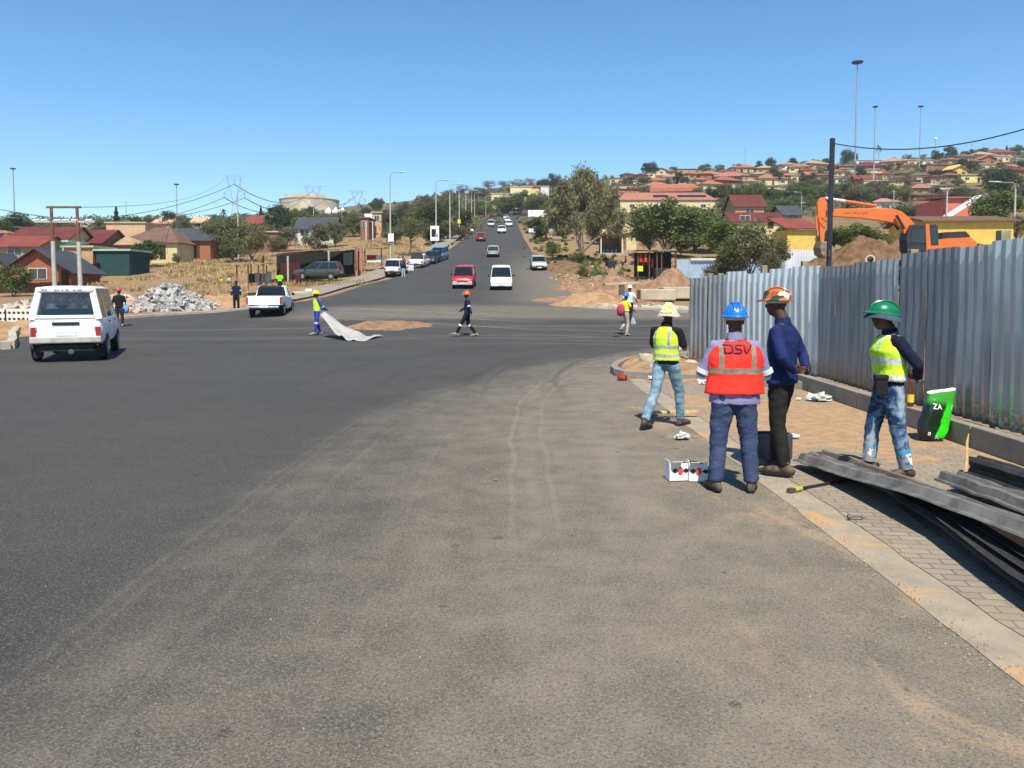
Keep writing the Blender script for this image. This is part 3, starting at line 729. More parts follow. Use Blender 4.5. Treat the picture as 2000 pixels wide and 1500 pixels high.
# 3 royal blue jacket
g=G(1524,932)
j3=dict(ankL=(-.10,-.08,.09),toeL=(-.12,.12,.03),ankR=(.13,.09,.09),toeR=(.15,.28,.03),kneeR=(.11,.08,.5),kneeL=(-.10,.0,.5),head=(0,.06,1.63),
 elL=(-.27,-.10,1.14),wrL=(-.17,-.17,1.02),hdL=(-.06,-.19,1.02),elR=(.27,-.10,1.14),wrR=(.15,-.18,1.0),hdR=(.04,-.2,1.0))
person('tall worker in royal blue jacket and patterned helmet, hands behind the back',(g.x,g.y,.04),R(50),1.83,j3,shirt=ROYAL,trousers=TBLACK,boots=BOOT,hel=CAMO,hel_kw=dict(yaw=R(12),k=.93),long_shirt=.10,bw=1.25,legw=1.02,palm=dict(L=(.2,-1,0),R=(-.2,-1,0)),shirtfold=.016,fold=.013)
# 4 green helmet
g=G(1736,942)
j4=dict(hipL=(-.10,0,.92),hipR=(.10,0,.92),kneeL=(-.12,-.05,.50),ankL=(-.12,-.14,.11),toeL=(-.14,.04,.05),kneeR=(.12,.10,.50),ankR=(.12,.13,.13),toeR=(.14,.31,.09),
 elL=(-.28,-.16,1.15),wrL=(-.12,-.22,1.03),hdL=(-.04,-.24,1.0),elR=(.28,-.16,1.15),wrR=(.12,-.22,1.03),hdR=(.03,-.24,1.02),head=(0,.07,1.60),chest=(0,.02,1.28))
s=NB('jeans_acid_wash',.9); p=s.tc.outputs['Object']; n=s.noise(p,9,5,.7,.5); n2=s.noise(s.scalev(p,3,3,1),1.6,3,.5); z=s.sep(p)[2]
c=s.mix(s.ramp(n,.42,.62),'1d3557','6f8aa4'); c=s.mix(s.ramp(n2,.55,.66),c,'98a3ab'); s.color(c); ACID=s.m
t4,j=person('worker in green hard hat, lime vest and acid wash jeans at the guard rails',(g.x,g.y+.05,.04),R(86),1.72,j4,shirt=NAVYK,vest=V4,trousers=ACID,boots=BOOT,hel=hardhat('helmet_green','0c6b45'),
  hel_kw=dict(brim=M('sun_brim_slate','3c4a5a',.9),tilt=R(8)),long_shirt=.02,bw=1.12,legw=1.05,curl=.9,vz=.6,
  legbands=(('kneeL','ankL',.50,.60,.070),('kneeR','ankR',.50,.60,.070)),cuff=M('cuff_cyan','1f9ac8',.8),palm=dict(L=(.2,-1,0),R=(-.2,-1,0)))
SOCK=multi('sock_grey_white',['8d9296','8d9296','8d9296','e6e6e4'],22,.9)
for s_ in 'LR':
    b=B(); b.tube([j['knee'+s_].lerp(j['ank'+s_],.60),j['knee'+s_].lerp(j['ank'+s_],.98)],[.069,.064],14); b.build('sock',SOCK,t4,smooth=60)
b=B(); b.box((-.175,.15,.93),(.07,.12,.16)); b.box((-.18,.15,1.03),(.075,.13,.05)); b.build('belt_pouch',M('pouch_black',(.012,.012,.013),.7),t4,bevel=.012)
b=B(); b.tube([V((math.cos(a)*.178,math.sin(a)*.13,1.005)) for a in [i/20*6.2832 for i in range(21)]],[(.006,.02)]*21,6,cap=False,side=(0,0,1)); b.build('belt',BLKSH,t4)
# ---------------- guard rails
GRAIL=M('guard_rail_zinc','6b6964',.6,.25,var=.22,scale=5,bump=.25,bs=20,c2='85827a')
GRD=M('guard_rail_dusty','8a7868',.8,.1,var=.25,scale=5,c2='6d6560')
def rail(label,pts,roll,m,wd=1.0,seed=0,th=.005):
    prof=[(-.160,-.005),(-.150,.010),(-.125,.012),(-.100,.075),(-.055,.082),(-.022,.012),(.022,.012),(.055,.082),(.100,.075),(.125,.012),(.150,.010),(.160,-.005)]
    prof=[(a*wd,c) for a,c in prof]; full=prof+[(a,c-th) for a,c in prof[::-1]]
    P=[V(p) for p in pts]; rings=[]; N=40
    for i in range(N+1):
        t=i/N*(len(P)-1); k=min(int(t),len(P)-2); f=t-k
        a0=P[max(k-1,0)]; a1=P[k]; a2=P[k+1]; a3=P[min(k+2,len(P)-1)]
        q=.5*((2*a1)+(a2-a0)*f+(2*a0-5*a1+4*a2-a3)*f*f+(3*a1-a0-3*a2+a3)*f**3)
        dn=noise.noise(V((i*.35,seed,0)))*.010
        d=(P[-1]-P[0]).normalized(); sd=d.cross(V((0,0,1))).normalized(); up=sd.cross(d)
        r_=(roll[0]+(roll[1]-roll[0])*i/N) if hasattr(roll,'__len__') else roll
        cs,sn=math.cos(r_),math.sin(r_); base=P[0]
        rings.append([q-base+sd*(a*cs-c*sn)+up*(a*sn+c*cs+dn*(1+2*abs(a))) for a,c in full])
    b=B(); b.loft(rings)
    o=b.build('guard_rail',m,smooth=35,loc=P[0]); tag(o,label,'guard rail','guard rail sections stacked on the paving')
rail('grey guard rail with raised torn tip lying uppermost and nearest the worker\'s boots',[(3.16,8.0,.09),(3.27,7.0,.15),(3.34,5.6,.28),(3.45,3.0,.38)],(.1,.25),GRAIL,wd=1.3,seed=1)
rail('dusty brown guard rail half hidden under the uppermost rail beside the green helmet worker',[(3.36,8.35,.05),(3.56,6.9,.09),(3.72,5,.12),(3.85,3,.12)],(-.1,-.35),GRD,seed=2)
for i,(x0,x1,z0) in enumerate(((3.36,3.20,.17),(3.32,3.12,.14),(3.28,3.04,.11))):
    rail(('top','middle','bottom')[i]+' rail of the three dark nested guard rails splaying out towards the road',[(x0,6.75-.1*i,z0),(x0-.10,5.6,z0+.02),(x1,4.4,z0-.01),(x1-.06,3,z0)],(1.2,1.05),M('guard_rail_dark','3e3c3a',.6,.3,var=.3,scale=6),wd=.62,seed=3+i)
rail('dark grey guard rail with a broad rounded top right behind the hammer',[(4.02,6.95,.16),(4.06,5.5,.2),(4.1,3,.2)],.05,GRAIL,seed=8)
rail('black guard rail standing on edge farthest towards the kerb',[(4.28,7.1,.22),(4.34,5.5,.26),(4.4,3,.28)],-1.0,M('guard_rail_dark','3e3c3a'),seed=9)
rail('grey guard rail lying on top at the right edge of the photo',[(4.62,6.6,.36),(4.6,5.5,.37),(4.6,3,.38)],-.3,GRAIL,seed=10)
# black bar tool with yellow end
a=G(1548,968); c=at(1738,922,7.75)
t=thing('crowbar','long black steel bar with a yellow taped end lying across the guard rail tip','tool',(a.x,a.y,0))
b=B(); d=V((c.x-a.x,c.y-a.y,c.z)); b.tube([V((0,0,.05)),d],.014,8); b.tube([V((.0,.03,.03)),d*.55+V((0,.06,-.01))],.010,6); b.build('bar',BLK,t,smooth=60)
b=B(); b.tube([V((.02,.0,.05)),V((0.02,0,.05))+d.normalized()*.09],.021,10); b.build('tape',M('yellow_tape','a8a03a',.7),t)
b=B(); b.box((-.02,-.01,.04),(.07,.05,.06),rz=.5); b.build('jaw',STEEL,t,bevel=.008)
# hammer with pale handle
a=G(1882,966)
t=thing('hammer','short handled sledge hammer with a split pale wooden handle standing on its head','hammer',(a.x,a.y,.06))
b=B(); b.tube([V((0,0,.06)),V((.02,.0,.25)),V((.035,.03,.42)),V((.06,.05,.5))],[(.020,.014),(.017,.012),(.013,.01),(.003,.003)],8); b.build('handle',M('raw_wood','c99c66',.8,var=.2,scale=15,c2='dcb985'),t,smooth=60)
b=B(); b.box((0,0,.05),(.17,.06,.06),rz=.5,ry=.25); b.build('head',M('rusty_iron','6b5142',.8,.3,var=.3),t,bevel=.008)
# bolt
a=G(1662,1024)
b=B(); b.cyl((0,0,0),(.09,-.005,.0),.007,8); b.cyl((.085,-.005,0),(.10,-.006,0),.014,6); b.cyl((-.03,.0,-.0),(0,0,0),.016,6)
tag(b.build('bolt',STEEL,loc=(a.x,a.y,.06)),'rusty steel bolt lying where the concrete strip meets the block paving','bolt')
# green bag
a=G(1822,866)
t=thing('bag','open green and black plastic sack leaning near the kerb below the fence','bag',(a.x-.04,a.y,.04),R(8)); t.rotation_euler[1]=.10
s=NB('sack_print',.35); s.b.inputs['Specular IOR Level'].default_value=.5; p=s.tc.outputs['Object']; x,y,z=s.sep(p)
f=s.ma('SUBTRACT',x,s.ma('MULTIPLY',z,.28)); n=s.noise(p,9,3)
c=s.mix(s.ramp(s.ma('ADD',f,s.ma('MULTIPLY',n,.06)),.0,.03),'16261a','2fd41f'); c=s.mix(s.ramp(s.ma('ADD',f,0),.13,.15),c,'2c6d22'); c=s.mix(s.ramp(z,.42,.52),c,'3f9d34'); c=s.mix(s.ramp(z,.06,.03),c,'141013')
s.color(c); s.bump(s.noise(p,7,4,.6),.8,.03)
b=B(); rings=[]
for i in range(13):
    z=i/12*.62; w_=.19*(1-.10*(i/12))*(1-.35*max(0,1-i/1.5)); d_=(.10-.02*i/12)*(1-.3*max(0,1-i/1.2)); r_=[]
    for k in range(20):
        a_=2*math.pi*k/20; sx=math.copysign(abs(math.cos(a_))**.55,math.cos(a_)); sy=math.copysign(abs(math.sin(a_))**.8,math.sin(a_))
        nn=noise.noise(V((sx*2,sy*2,z*7)))*.022
        r_.append((sx*(w_+nn)+.16*z+.0,sy*(d_+nn)+.05*z*z,z+(.05*math.cos(a_)*i/12 if i>10 else 0)))
    rings.append(r_)
b.loft(rings,cap=False); b.add(rings[0],[tuple(range(20))]); bg_=b.build('sack',s.m,t,smooth=45)
b=B(); r0=rings[-1]; ctr=V((.10,.03,.52)); b.add(r0+[tuple(V(q).lerp(ctr,.35)-V((0,0,.03)) for q in r0)][0:0] if 0 else r0+[tuple(V(q).lerp(ctr,.4)) for q in r0],[(i,(i+1)%20,20+(i+1)%20,20+i) for i in range(20)]+[tuple(range(20,40))]); b.build('opening',M('sack_inside','c9d4c4',.5),t,smooth=60)
bpy.context.view_layer.update()
WHT=M('print_white','d9ddd6',.6,var=0)
letters(t,bg_,[[(0,1),(.75,1),(0,0),(.8,0)],[(1.05,0),(1.45,1),(1.85,0)],[(1.2,.35),(1.7,.35)]],-.06,.40,.055,WHT,th=.2)
letters(t,bg_,[[(0,0),(0,1),(.6,1),(.6,0)]],.185,.40,.05,WHT,th=.25)
letters(t,bg_,[[(0,0),(0,.8),(.6,.8),(.6,0),(0,0)]],-.10,.075,.035,WHT,th=.3)
letters(t,bg_,[[(0,0),(.6,.3),(1.2,0)],[(0,.6),(.6,.9)]],.0,.035,.035,WHT,th=.25,name='print')
# bottle on the kerb
a=at(1786,822,11.1)
t=thing('bottle','small bottle with an orange and yellow label standing on the kerb','bottle',(5.48,a.y-.6,.29))
b=B(); b.tube([(0,0,0),(0,0,.02),(0,0,.2),(0,0,.27),(0,0,.33)],[.04,.045,.045,.02,.018],12); b.build('bottle_body',M('bottle_brown','5a3018',.2,spec=.6),t,smooth=50)
b=B(); b.tube([(0,0,.06),(0,0,.17)],.0465,12); b.build('bottle_label',M('label_yellow','e2c24a',.6),t,smooth=50); b=B(); b.cyl((0,0,.33),(0,0,.355),.02,10); b.build('cap',M('cap_red','b3281e',.5),t)
# boxes
s=M('card_white','dcdad4',.7,var=.05)
for i,(px,py,w_,lab,rz) in enumerate(((1330,948,.21,'left of two white cartons with red dots on the road edge',.12),(1366,950,.18,'right of two white cartons with red dots, partly behind the red vest worker',-.10))):
    a=G(px,py); t=thing('carton',lab,'box',(a.x,a.y+.05,.03),rz,'white cartons on the road edge')
    b=B(); b.bbox((-w_/2,0,0),(w_/2,.006,.17)); b.bbox((-w_/2,.14,0),(w_/2,.146,.13)); b.bbox((-w_/2,.006,0),(-w_/2+.006,.14,.19)); b.bbox((w_/2-.006,.006,0),(w_/2,.14,.17)); b.bbox((-w_/2+.006,.006,0),(w_/2-.006,.14,.006))
    b.build('box_body',s,t)
    b=B(); b.box((-w_*.2,-.03,.185),(w_*.5,.004,.07),rx=1.1); b.build('flap',s,t);
    for cx in ((-.05,.06) if i==0 else (-.05,.07)):
        b=B(); b.add([(cx-.035,-.004,.10),(cx,-.004,.075),(cx+.035,-.004,.10),(cx,-.004,.125)],[(0,1,2,3)]); b.build('print_diamond',M('print_black',(.015,.015,.015),.7),t)
    b=B(); b.prism([(math.cos(a_)*.026+.005,math.sin(a_)*.034+.10) for a_ in [k/16*6.2832 for k in range(16)]],-.009,-.005,'y'); b.build('print_dot',M('print_red','d2504a',.7),t)
# grey metal box behind boots
t=thing('metal_box','low grey metal box standing behind the royal blue jacket worker','box',(2.88,8.35,.04))
b=B(); b.bbox((-.20,0,0),(.20,.02,.27)); b.bbox((.18,.02,0),(.20,.22,.27)); b.bbox((-.20,.02,0),(-.18,.22,.27)); b.bbox((-.18,.2,0),(.18,.22,.27)); b.build('box_body',M('grey_sheet_metal','55565a',.5,.5,var=.2),t,bevel=.004)
# planks under the walking man
for i,(px,py,L,rz,lab) in enumerate(((1312,822,.75,.04,'pale sawn plank lying on the paving under the walking worker'),)):
    a=G(px,py); b=B(); b.box((0,0,.05),(L,.07,.035)); tag(b.build('plank',M('raw_wood','c99c66'),loc=(a.x+.05,a.y+.15,.05),rz=rz,bevel=.003),lab,'plank')
# litter
LIT=M('litter_white','dcd8d0',.6,var=.08)
PLA=M('clear_plastic','b9bcb8',.25,var=.1,spec=.6)
def crumple(name,label,px,py,r,m,seed,flat=.4,z=.05,cat='litter',group=None):
    a=G(px,py); b=B(); b.ball((0,0,r*flat*.5),(r,r*.7,r*flat),20,12)
    for i,v in enumerate(b.v):
        q=V(v); d=(noise.noise(q*(3.2/r)+V((seed,0,0)))*.9+noise.noise(q*(7/r)+V((seed,5,0)))*.4)*r*.7; q+=q.normalized()*d; b.v[i]=(q.x,q.y,max(0,q.z))
    tag(b.build(name,m,loc=(a.x,a.y,z)),label,cat,group)
for i,(px,py,r,m,lab) in enumerate(((1600,788,.17,PLA,'crumpled clear plastic bag on the paving left of the kerb'),(1275,745,.09,LIT,'white paper scrap behind the walking worker at the island kerb'),(1377,754,.12,LIT,'pale torn paper beside the island kerb, left of the red vest'),
   (1560,786,.04,LIT,'tiny paper scrap on the paving left of the clear plastic bag'),(1332,862,.09,PLA,'flat plastic wrapper on the asphalt ahead of the cartons'),(1552,862,.06,LIT,'white scrap on the sand right of the black trousers'),
   (1398,860,.07,PLA,'pale wrapper just left of the red vest worker\'s knees'),(1484,928,.05,M('stone_tan','9b8b70',.9),'small tan stone at the red vest worker\'s right boot'),(968,944,.02,M('orange_scrap','c4662c',.8),'tiny orange scrap alone on the open asphalt'))):
    crumple('litter',lab,px,py,r,m,i*3.1,z=.05 if px>1200 else .025)
# things on the island
ST=M('stone_pale','a59a8a',.95,var=.2,scale=6,bump=.6,bs=20)
def rock(name,label,c,r,m,seed,rz=0,cat='rock',group=None):
    b=B(); b.ball((0,0,r[2]*.4),r,12,8); 
    for i,v in enumerate(b.v):
        q=V(v); f=1+noise.noise(q*(2/max(r))+V((seed,seed*2,0)))*.5; b.v[i]=tuple(q*f)
    return tag(b.build(name,m,loc=c,rz=rz,smooth=30),label,cat,group)
for i,(px,py,r,lab) in enumerate(((1262,712,(.22,.12,.14),'pale angular rock on the island left of the walking worker'),(1275,726,(.16,.1,.07),'brown lump of rubble just behind the walking worker\'s hip'),(1348,716,(.2,.13,.06),'broken concrete lump on the island right of the walking worker'),(1215,738,(.1,.08,.09),'red painted stone at the nose of the island kerb'))):
    a=G(px,py+8); rock('rock',lab,(a.x,a.y,.16 if i<3 else .05),r,ST if i!=3 else M('stone_red','8d3a2c',.9),i+2.5)
b=B(); a=G(1341,702); b.box((0,0,.13),(.34,.2,.28),rz=.3); 
for i,v in enumerate(b.v): b.v[i]=(v[0]*(1+.3*noise.noise(V(v)*5)),v[1],v[2])
tag(b.build('sack',M('sack_white','c9c3b5',.85,bump=.7,bs=12),loc=(a.x,a.y+1.5,.1),bevel=.06),'white filled sack at the far end of the fence','sack')

# fine grit swept along the road edge and over the paving
r=random.Random(12); b=B()
for i in range(5200):
    k=r.random()
    if k<.45: x=2.42+r.gauss(0,.10); y=2.4+14*r.random()**1.3; z=.035
    elif k<.75: x=1.2+1.3*r.random()**.5; y=2.2+13*r.random()**1.2; z=.022
    elif k<.9: x=2.9+2.4*r.random(); y=3+11*r.random(); z=.045
    else: x=-3+5.5*r.random(); y=2+8*r.random(); z=.022
    s_=.003+.004*r.random()**3; q=V((x,y,z)); a=r.random()*6
    vs=[q+V((math.cos(a+t)*s_*r.uniform(.7,1.3),math.sin(a+t)*s_*r.uniform(.7,1.3),-.002)) for t in (0,2.1,4.2)]+[q+V((0,0,s_*r.uniform(.6,1.1)))]
    b.add(vs,[(0,1,3),(1,2,3),(2,0,3)],mi=0 if r.random()<.88 else 1)
tag(b.build('grit',[M('grit_tan','a08a6c',.95,var=.3),M('grit_dark','6b6152',.95,var=.3)]),'fine grit and small stones along the road edge',None,None,'stuff')
# ---------------- vehicles
def glassmat(name,c,a):
    s=NB(name,.06); s.b.inputs['Base Color'].default_value=c+(1,); s.b.inputs['Specular IOR Level'].default_value=.8; s.b.inputs['Alpha'].default_value=a; return s.m
GL=glassmat('car_glass',(.012,.016,.018),.72); GLV=glassmat('car_glass_pale',(.02,.035,.04),.5)
TYRE=M('tyre',(.014,.014,.015),.85,var=.2,scale=9); RIM=M('rim_grey',(.28,.28,.29),.4,.5,var=.1); PLAST=M('trim_black',(.02,.02,.022),.6,var=.1)
INTR=M('car_interior',(.035,.035,.04),.9,var=.2); TL=M('tail_lamp',(.32,.015,.015),.25,var=.1,spec=.6); HL=M('head_lamp',(.62,.64,.66),.15,.2,var=.05,spec=.8)
PLATE=M('number_plate','c9ccd4',.5,var=.12,scale=60); CHR=M('chrome',(.6,.6,.62),.2,.9,var=.05)
def paint(name,c): return M(name,c,.3,0,var=.05,scale=2.5,spec=.5)
def wheel(par,x,y,r,w_,side):
    b=B(); b.tube([(x-w_/2,y,r),(x-w_/2+.02,y,r),(x+w_/2-.02,y,r),(x+w_/2,y,r)],[r*.9,r,r,r*.9],20,side=(0,0,1)); wh=b.build('wheel',TYRE,par,smooth=40)
    b=B(); xs=x+side*w_/2; b.tube([(xs-side*.01,y,r),(xs+side*.012,y,r)],[r*.62,r*.56],16,side=(0,0,1))
    b.build('rim',RIM,wh,smooth=30); return wh
def vehicle(name,label,cat,loc,rz,col_,L,W,zb,prof,gh,wy,wr=.3,pill=(),front='sedan',rear='hatch',group=None,glass=None,lean=.0,tw=None,detail=True,roofc=None,bar=None,openboot=False,nodoor=False,pw=1.0):
    """length along y: rear at y=0, front at y=L. prof: belt/bonnet outline [(y,z)]; gh: greenhouse (yrear_base,yrear_top,yfront_top,yfront_base,zroof)"""
    t=thing(name,label,cat,loc,rz,group); t.rotation_euler[0]=lean; hw=W/2; glass=glass or GL
    # lower body
    b=B(); rings=[]
    st=[(y,z) for y,z in prof]
    ys=sorted(set([0,.06,L*.04,L*.12,L*.3,L*.5,L*.7,L*.86,L*.95,L-.05,L]+[y for y,z in st]))
    for y in ys:
        zt=interp(st,y); e=min(y,L-y); k=1-.10*max(0,1-e/.22)**1.6; z0=zb+.12*max(0,1-e/.35)
        h_=zt-z0; w_=hw*k
        rings.append([(-w_*.90,y,z0),(-w_*.975,y,z0+h_*.16),(-w_,y,z0+h_*.45),(-w_*.985,y,z0+h_*.78),(-w_*.955,y,zt-.045),(-w_*.90,y,zt-.008),(-w_*.5,y,zt+.012),(0,y,zt+.018),
                      (w_*.5,y,zt+.012),(w_*.90,y,zt-.008),(w_*.955,y,zt-.045),(w_*.985,y,z0+h_*.78),(w_,y,z0+h_*.45),(w_*.975,y,z0+h_*.16),(w_*.90,y,z0)])
    b.loft(rings); body=b.build('body',col_,t,smooth=38)
    yb0,yt0,yt1,yb1,zr=gh; g0=interp(st,yb0)-.02; g1=interp(st,yb1)-.02; wb=hw*.935; wt=hw*.80 if tw is None else hw*tw
    # roof
    b=B(); rr=[]
    for i in range(7):
        f=i/6; y=yt0+(yt1-yt0)*f; e=min(f,1-f)*6; d=.03*max(0,1-e); cz=zr-d
        rr.append([(-wt,y,cz-.05),(-wt*1.0,y,cz-.02),(-wt*.9,y,cz+.01),(-wt*.5,y,cz+.03),(0,y,cz+.037),(wt*.5,y,cz+.03),(wt*.9,y,cz+.01),(wt,y,cz-.02),(wt,y,cz-.05)])
    b.loft(rr); b.build('roof',roofc or col_,t,smooth=50)
    # pillars as short bars, glass between
    def P(s_,f,top):
        yb=yb0+(yb1-yb0)*f; yt=yt0+(yt1-yt0)*f
        return V((s_*wt,yt,zr-.04)) if top else V((s_*wb,yb,interp(st,yb)-.03))
    b=B()
    for s_ in (-1,1):
        for f,r_ in [(0,.045),(1,.032)]+[(q,.035) for q in pill]:
            a,c=P(s_,f,0),P(s_,f,1); kx=pw if f==0 else 1; b.tube([a-V((s_*.02*(kx-1),0,0)),c-V((s_*.02*(kx-1),0,0))],[(.022*kx,r_*1.5),(.02*kx,r_)],6 if pw==1 else 8,side=(1,0,0))
        b.tube([P(s_,0,1),P(s_,1,1)],[.03,.03],6)
    b.build('pillars',col_,t,smooth=50)
    def pane(name,q,off):
        q=[V(p) for p in q]; c=sum(q,V((0,0,0)))/4; q=[c+(p-c)*.985+V(off) for p in q]; bb=B(); bb.slab(q,.004); bb.build(name,glass,t)
    pane('windscreen',[P(-1,1,0),P(1,1,0),P(1,1,1),P(-1,1,1)],(0,.018,0))
    pane('rear_window',[P(1,0,0),P(-1,0,0),P(-1,0,1),P(1,0,1)],(0,-.018,.02))
    fs=[0]+list(pill)+[1]
    for s_ in (-1,1):
        for f0,f1 in zip(fs,fs[1:]):
            q=[P(s_,f0,0),P(s_,f1,0),P(s_,f1,1),P(s_,f0,1)]
            if s_<0: q=q[::-1]
            pane('side_window',q,(s_*.004,0,0))
    # interior
    ry=yb0+(yb1-yb0)*.25; fy=yb0+(yb1-yb0)*.66; zi=max(g0,g1)
    b=B(); b.box((0,ry,zi+.05),(wb*1.7,.14,.5),rx=.15); b.build('rear_seat',INTR,t,bevel=.05)
    for s_ in (-1,1): b=B(); b.box((s_*wb*.48,fy,zi+.06),(.46,.13,.52),rx=.15); b.build('front_seat',INTR,t,bevel=.05)
    for s_ in (-1,1):
        for y in wy:
            wheel(t,s_*(hw-.095),y,wr,.2,s_)
            b=B(); b.prism([(y+math.cos(a)*(wr+.055),wr+math.sin(a)*(wr+.055)) for a in [i/14*math.pi for i in range(15)]],s_*(hw*.9),s_*(hw+.004),'x'); b.build('wheel_arch',PLAST,t)
    # rear: lamps, bumper, plate
    zl=interp(st,0)
    hb=zl-zb
    for s_ in (-1,1):
        b=B(); b.box((s_*hw*.84,.0,zb+hb*(.66 if rear!='van' else .52)),(.15 if rear!='van' else .11,.09,hb*(.25 if rear!='van' else .34))); b.build('tail_lamp',TL,t,bevel=.01)
    b=B(); b.box((0,-.045,zb+hb*.22),(W*.93,.12,.17)); b.build('rear_bumper',PLAST if bar is None else bar,t,bevel=.03)
    b=B(); b.box((0,-.012 if rear!='van' else -.01,zb+hb*(.50 if rear!='van' else .45)),(.48,.02,.12)); b.build('number_plate',PLATE,t,bevel=.004)
    # front
    zf=interp(st,L-.02); hf=zf-zb
    for s_ in (-1,1):
        b=B(); b.box((s_*hw*.72,L-.02,zb+hf*.68),(.30,.1,hf*.20)); b.build('headlight',HL,t,bevel=.02)
        m_=B(); m_.box((s_*(hw+.11),yb1-.18,interp(st,yb1)+.13),(.17,.09,.15)); m_.build('mirror',PLAST,t,bevel=.02)
    b=B(); b.box((0,L+.005,zb+hf*.66),(hw*.95,.05,hf*.15)); b.build('grille',PLAST,t,bevel=.01)
    b=B(); b.box((0,L+.02,zb+hf*.25),(W*.94,.14,.2)); b.build('front_bumper',bar or PLAST,t,bevel=.04)
    b=B(); b.box((0,L+.10,zb+hf*.30),(.46,.015,.11)); b.build('number_plate',PLATE,t)
    # door seams
    b=B()
    for s_ in (-1,1):
        for f in list(pill)+[.95]:
            y=yb0+(yb1-yb0)*f; zt=interp(st,y); b.box((s_*(hw+.0005),y,(zb+zt)/2),(.004,.012,(zt-zb)*.72))
        for f in list(pill):
            y=yb0+(yb1-yb0)*f+.12; b.box((s_*(hw+.004),y,interp(st,y)-.14),(.03,.16,.03))
    b.build('door_seams',PLAST,t)
    return t
WHITE=paint('paint_white',(.78,.78,.76)); RED=paint('paint_red',(.42,.02,.025)); SILV=paint('paint_silver',(.36,.38,.40)); BLUE=paint('paint_blue',(.09,.27,.42)); DARK=paint('paint_dark',(.03,.028,.035)); GOLD=paint('paint_champagne',(.45,.42,.36)); GREYD=paint('paint_dark_green_grey',(.05,.06,.055))
def slope(Y): return math.atan2(T(0,Y+3)-T(0,Y-3),6)
def put(px,py,dx=0): g=G(px,py); return g
OFFZ=lambda y:OFF(y)
# big white van, rear view
g=G(128,710)
van=vehicle('van','dented white minibus van seen from behind at the left edge of the photo','van',(g.x-.02,g.y+.1,.03),R(22),WHITE,4.35,1.74,.42,
   [(0,1.12),(.5,1.14),(3.3,1.14),(3.75,1.08),(4.2,.82),(4.35,.72)],(.03,.16,3.05,3.75,1.93),(.75,3.55),.33,pill=(.33,.68),rear='van',glass=GLV,bar=M('bumper_white_worn','a9a79f',.6,var=.2),pw=4.2,tw=.75)
b=B(); b.tube([(-.60,.115,1.85),(.60,.115,1.85)],[(.045,.075),(.045,.075)],12,side=(0,1,0),round_=True); b.build('tailgate_top',WHITE,van,smooth=50)
b=B(); b.tube([(-.72,.015,1.15),(.72,.015,1.15)],[(.035,.055),(.035,.055)],12,side=(0,1,0),round_=True); b.build('tailgate_sill',WHITE,van,smooth=50)
hwv=.87
b=B(); b.box((0,-.014,.99),(.62,.03,.075)); b.build('handle_bar',PLAST,van,bevel=.02)
for s_ in (-1,1): b=B(); b.box((s_*.70,-.003,.86),(.10,.06,.10)); b.build('lamp_amber',M('lamp_white_amber','c98a6a',.3),van,bevel=.01)
b=B(); b.box((0,.42,.36),(1.2,.8,.16)); b.build('underbody',PLAST,van); b=B(); b.tube([(.1,.4,.28),(.1,.0,.26)],.07,10); b.build('exhaust',STEEL,van)
for s_ in (-1,1): b=B(); b.box((s_*.72,.42,.24),(.2,.015,.30)); b.build('mud_flap',PLAST,van)
def strokes_flat(par,name,st,x0,y,z0,u,m,th=.2,flip=1):
    b=B()
    for s_ in st:
        for (a,c),(d,e) in zip(s_,s_[1:]):
            L_=math.hypot(d-a,e-c)+1e-6; px,py=-(e-c)/L_*th/2,(d-a)/L_*th/2
            b.add([(x0+flip*(a+px)*u,y,z0+(c+py)*u),(x0+flip*(a-px)*u,y,z0+(c-py)*u),(x0+flip*(d-px)*u,y,z0+(e-py)*u),(x0+flip*(d+px)*u,y,z0+(e+py)*u)],[(0,1,2,3)])
    return b.build(name,m,par)
# worn vinyl script above the rear window: only smudged strokes are left of it
b=B(); 
for i,(x,w_) in enumerate(((-.50,.06),(-.43,.04),(-.22,.05),(-.16,.03),(-.07,.03),(.04,.06),(.20,.05),(.28,.03),(.34,.06))): b.box((x,.066,1.865),(w_,.006,.05),rx=-.1,rz=0)
b.build('worn_lettering',M('worn_vinyl','9a9b98',.8),van)
for i,(x,c,r_) in enumerate(((-.34,'c9eef0',.12),(.14,'b5afa3',.13),(.42,'c2d4bd',.08))):
    hh=thing('hat',('pale blue bucket cap','grey brown sun hat','small pale green cap')[i]+' lying inside the white van behind its rear window','hat',(0,0,0))
    hh.matrix_world=Matrix.Translation(van.location)@Matrix.Rotation(R(22),4,'Z')@Matrix.Translation(V((x,.24,1.38)))
    b=B(); b.ball((0,0,0),(r_,r_,r_*1.1),14,6,hemi=True); b.build('crown',M('hat_%d'%i,c,.9),hh,smooth=60); b=B(); b.tube([(0,0,-.01),(0,0,.01)],[r_*1.35,r_*1.3],16); b.build('brim',M('hat_%d'%i,c),hh,smooth=60)
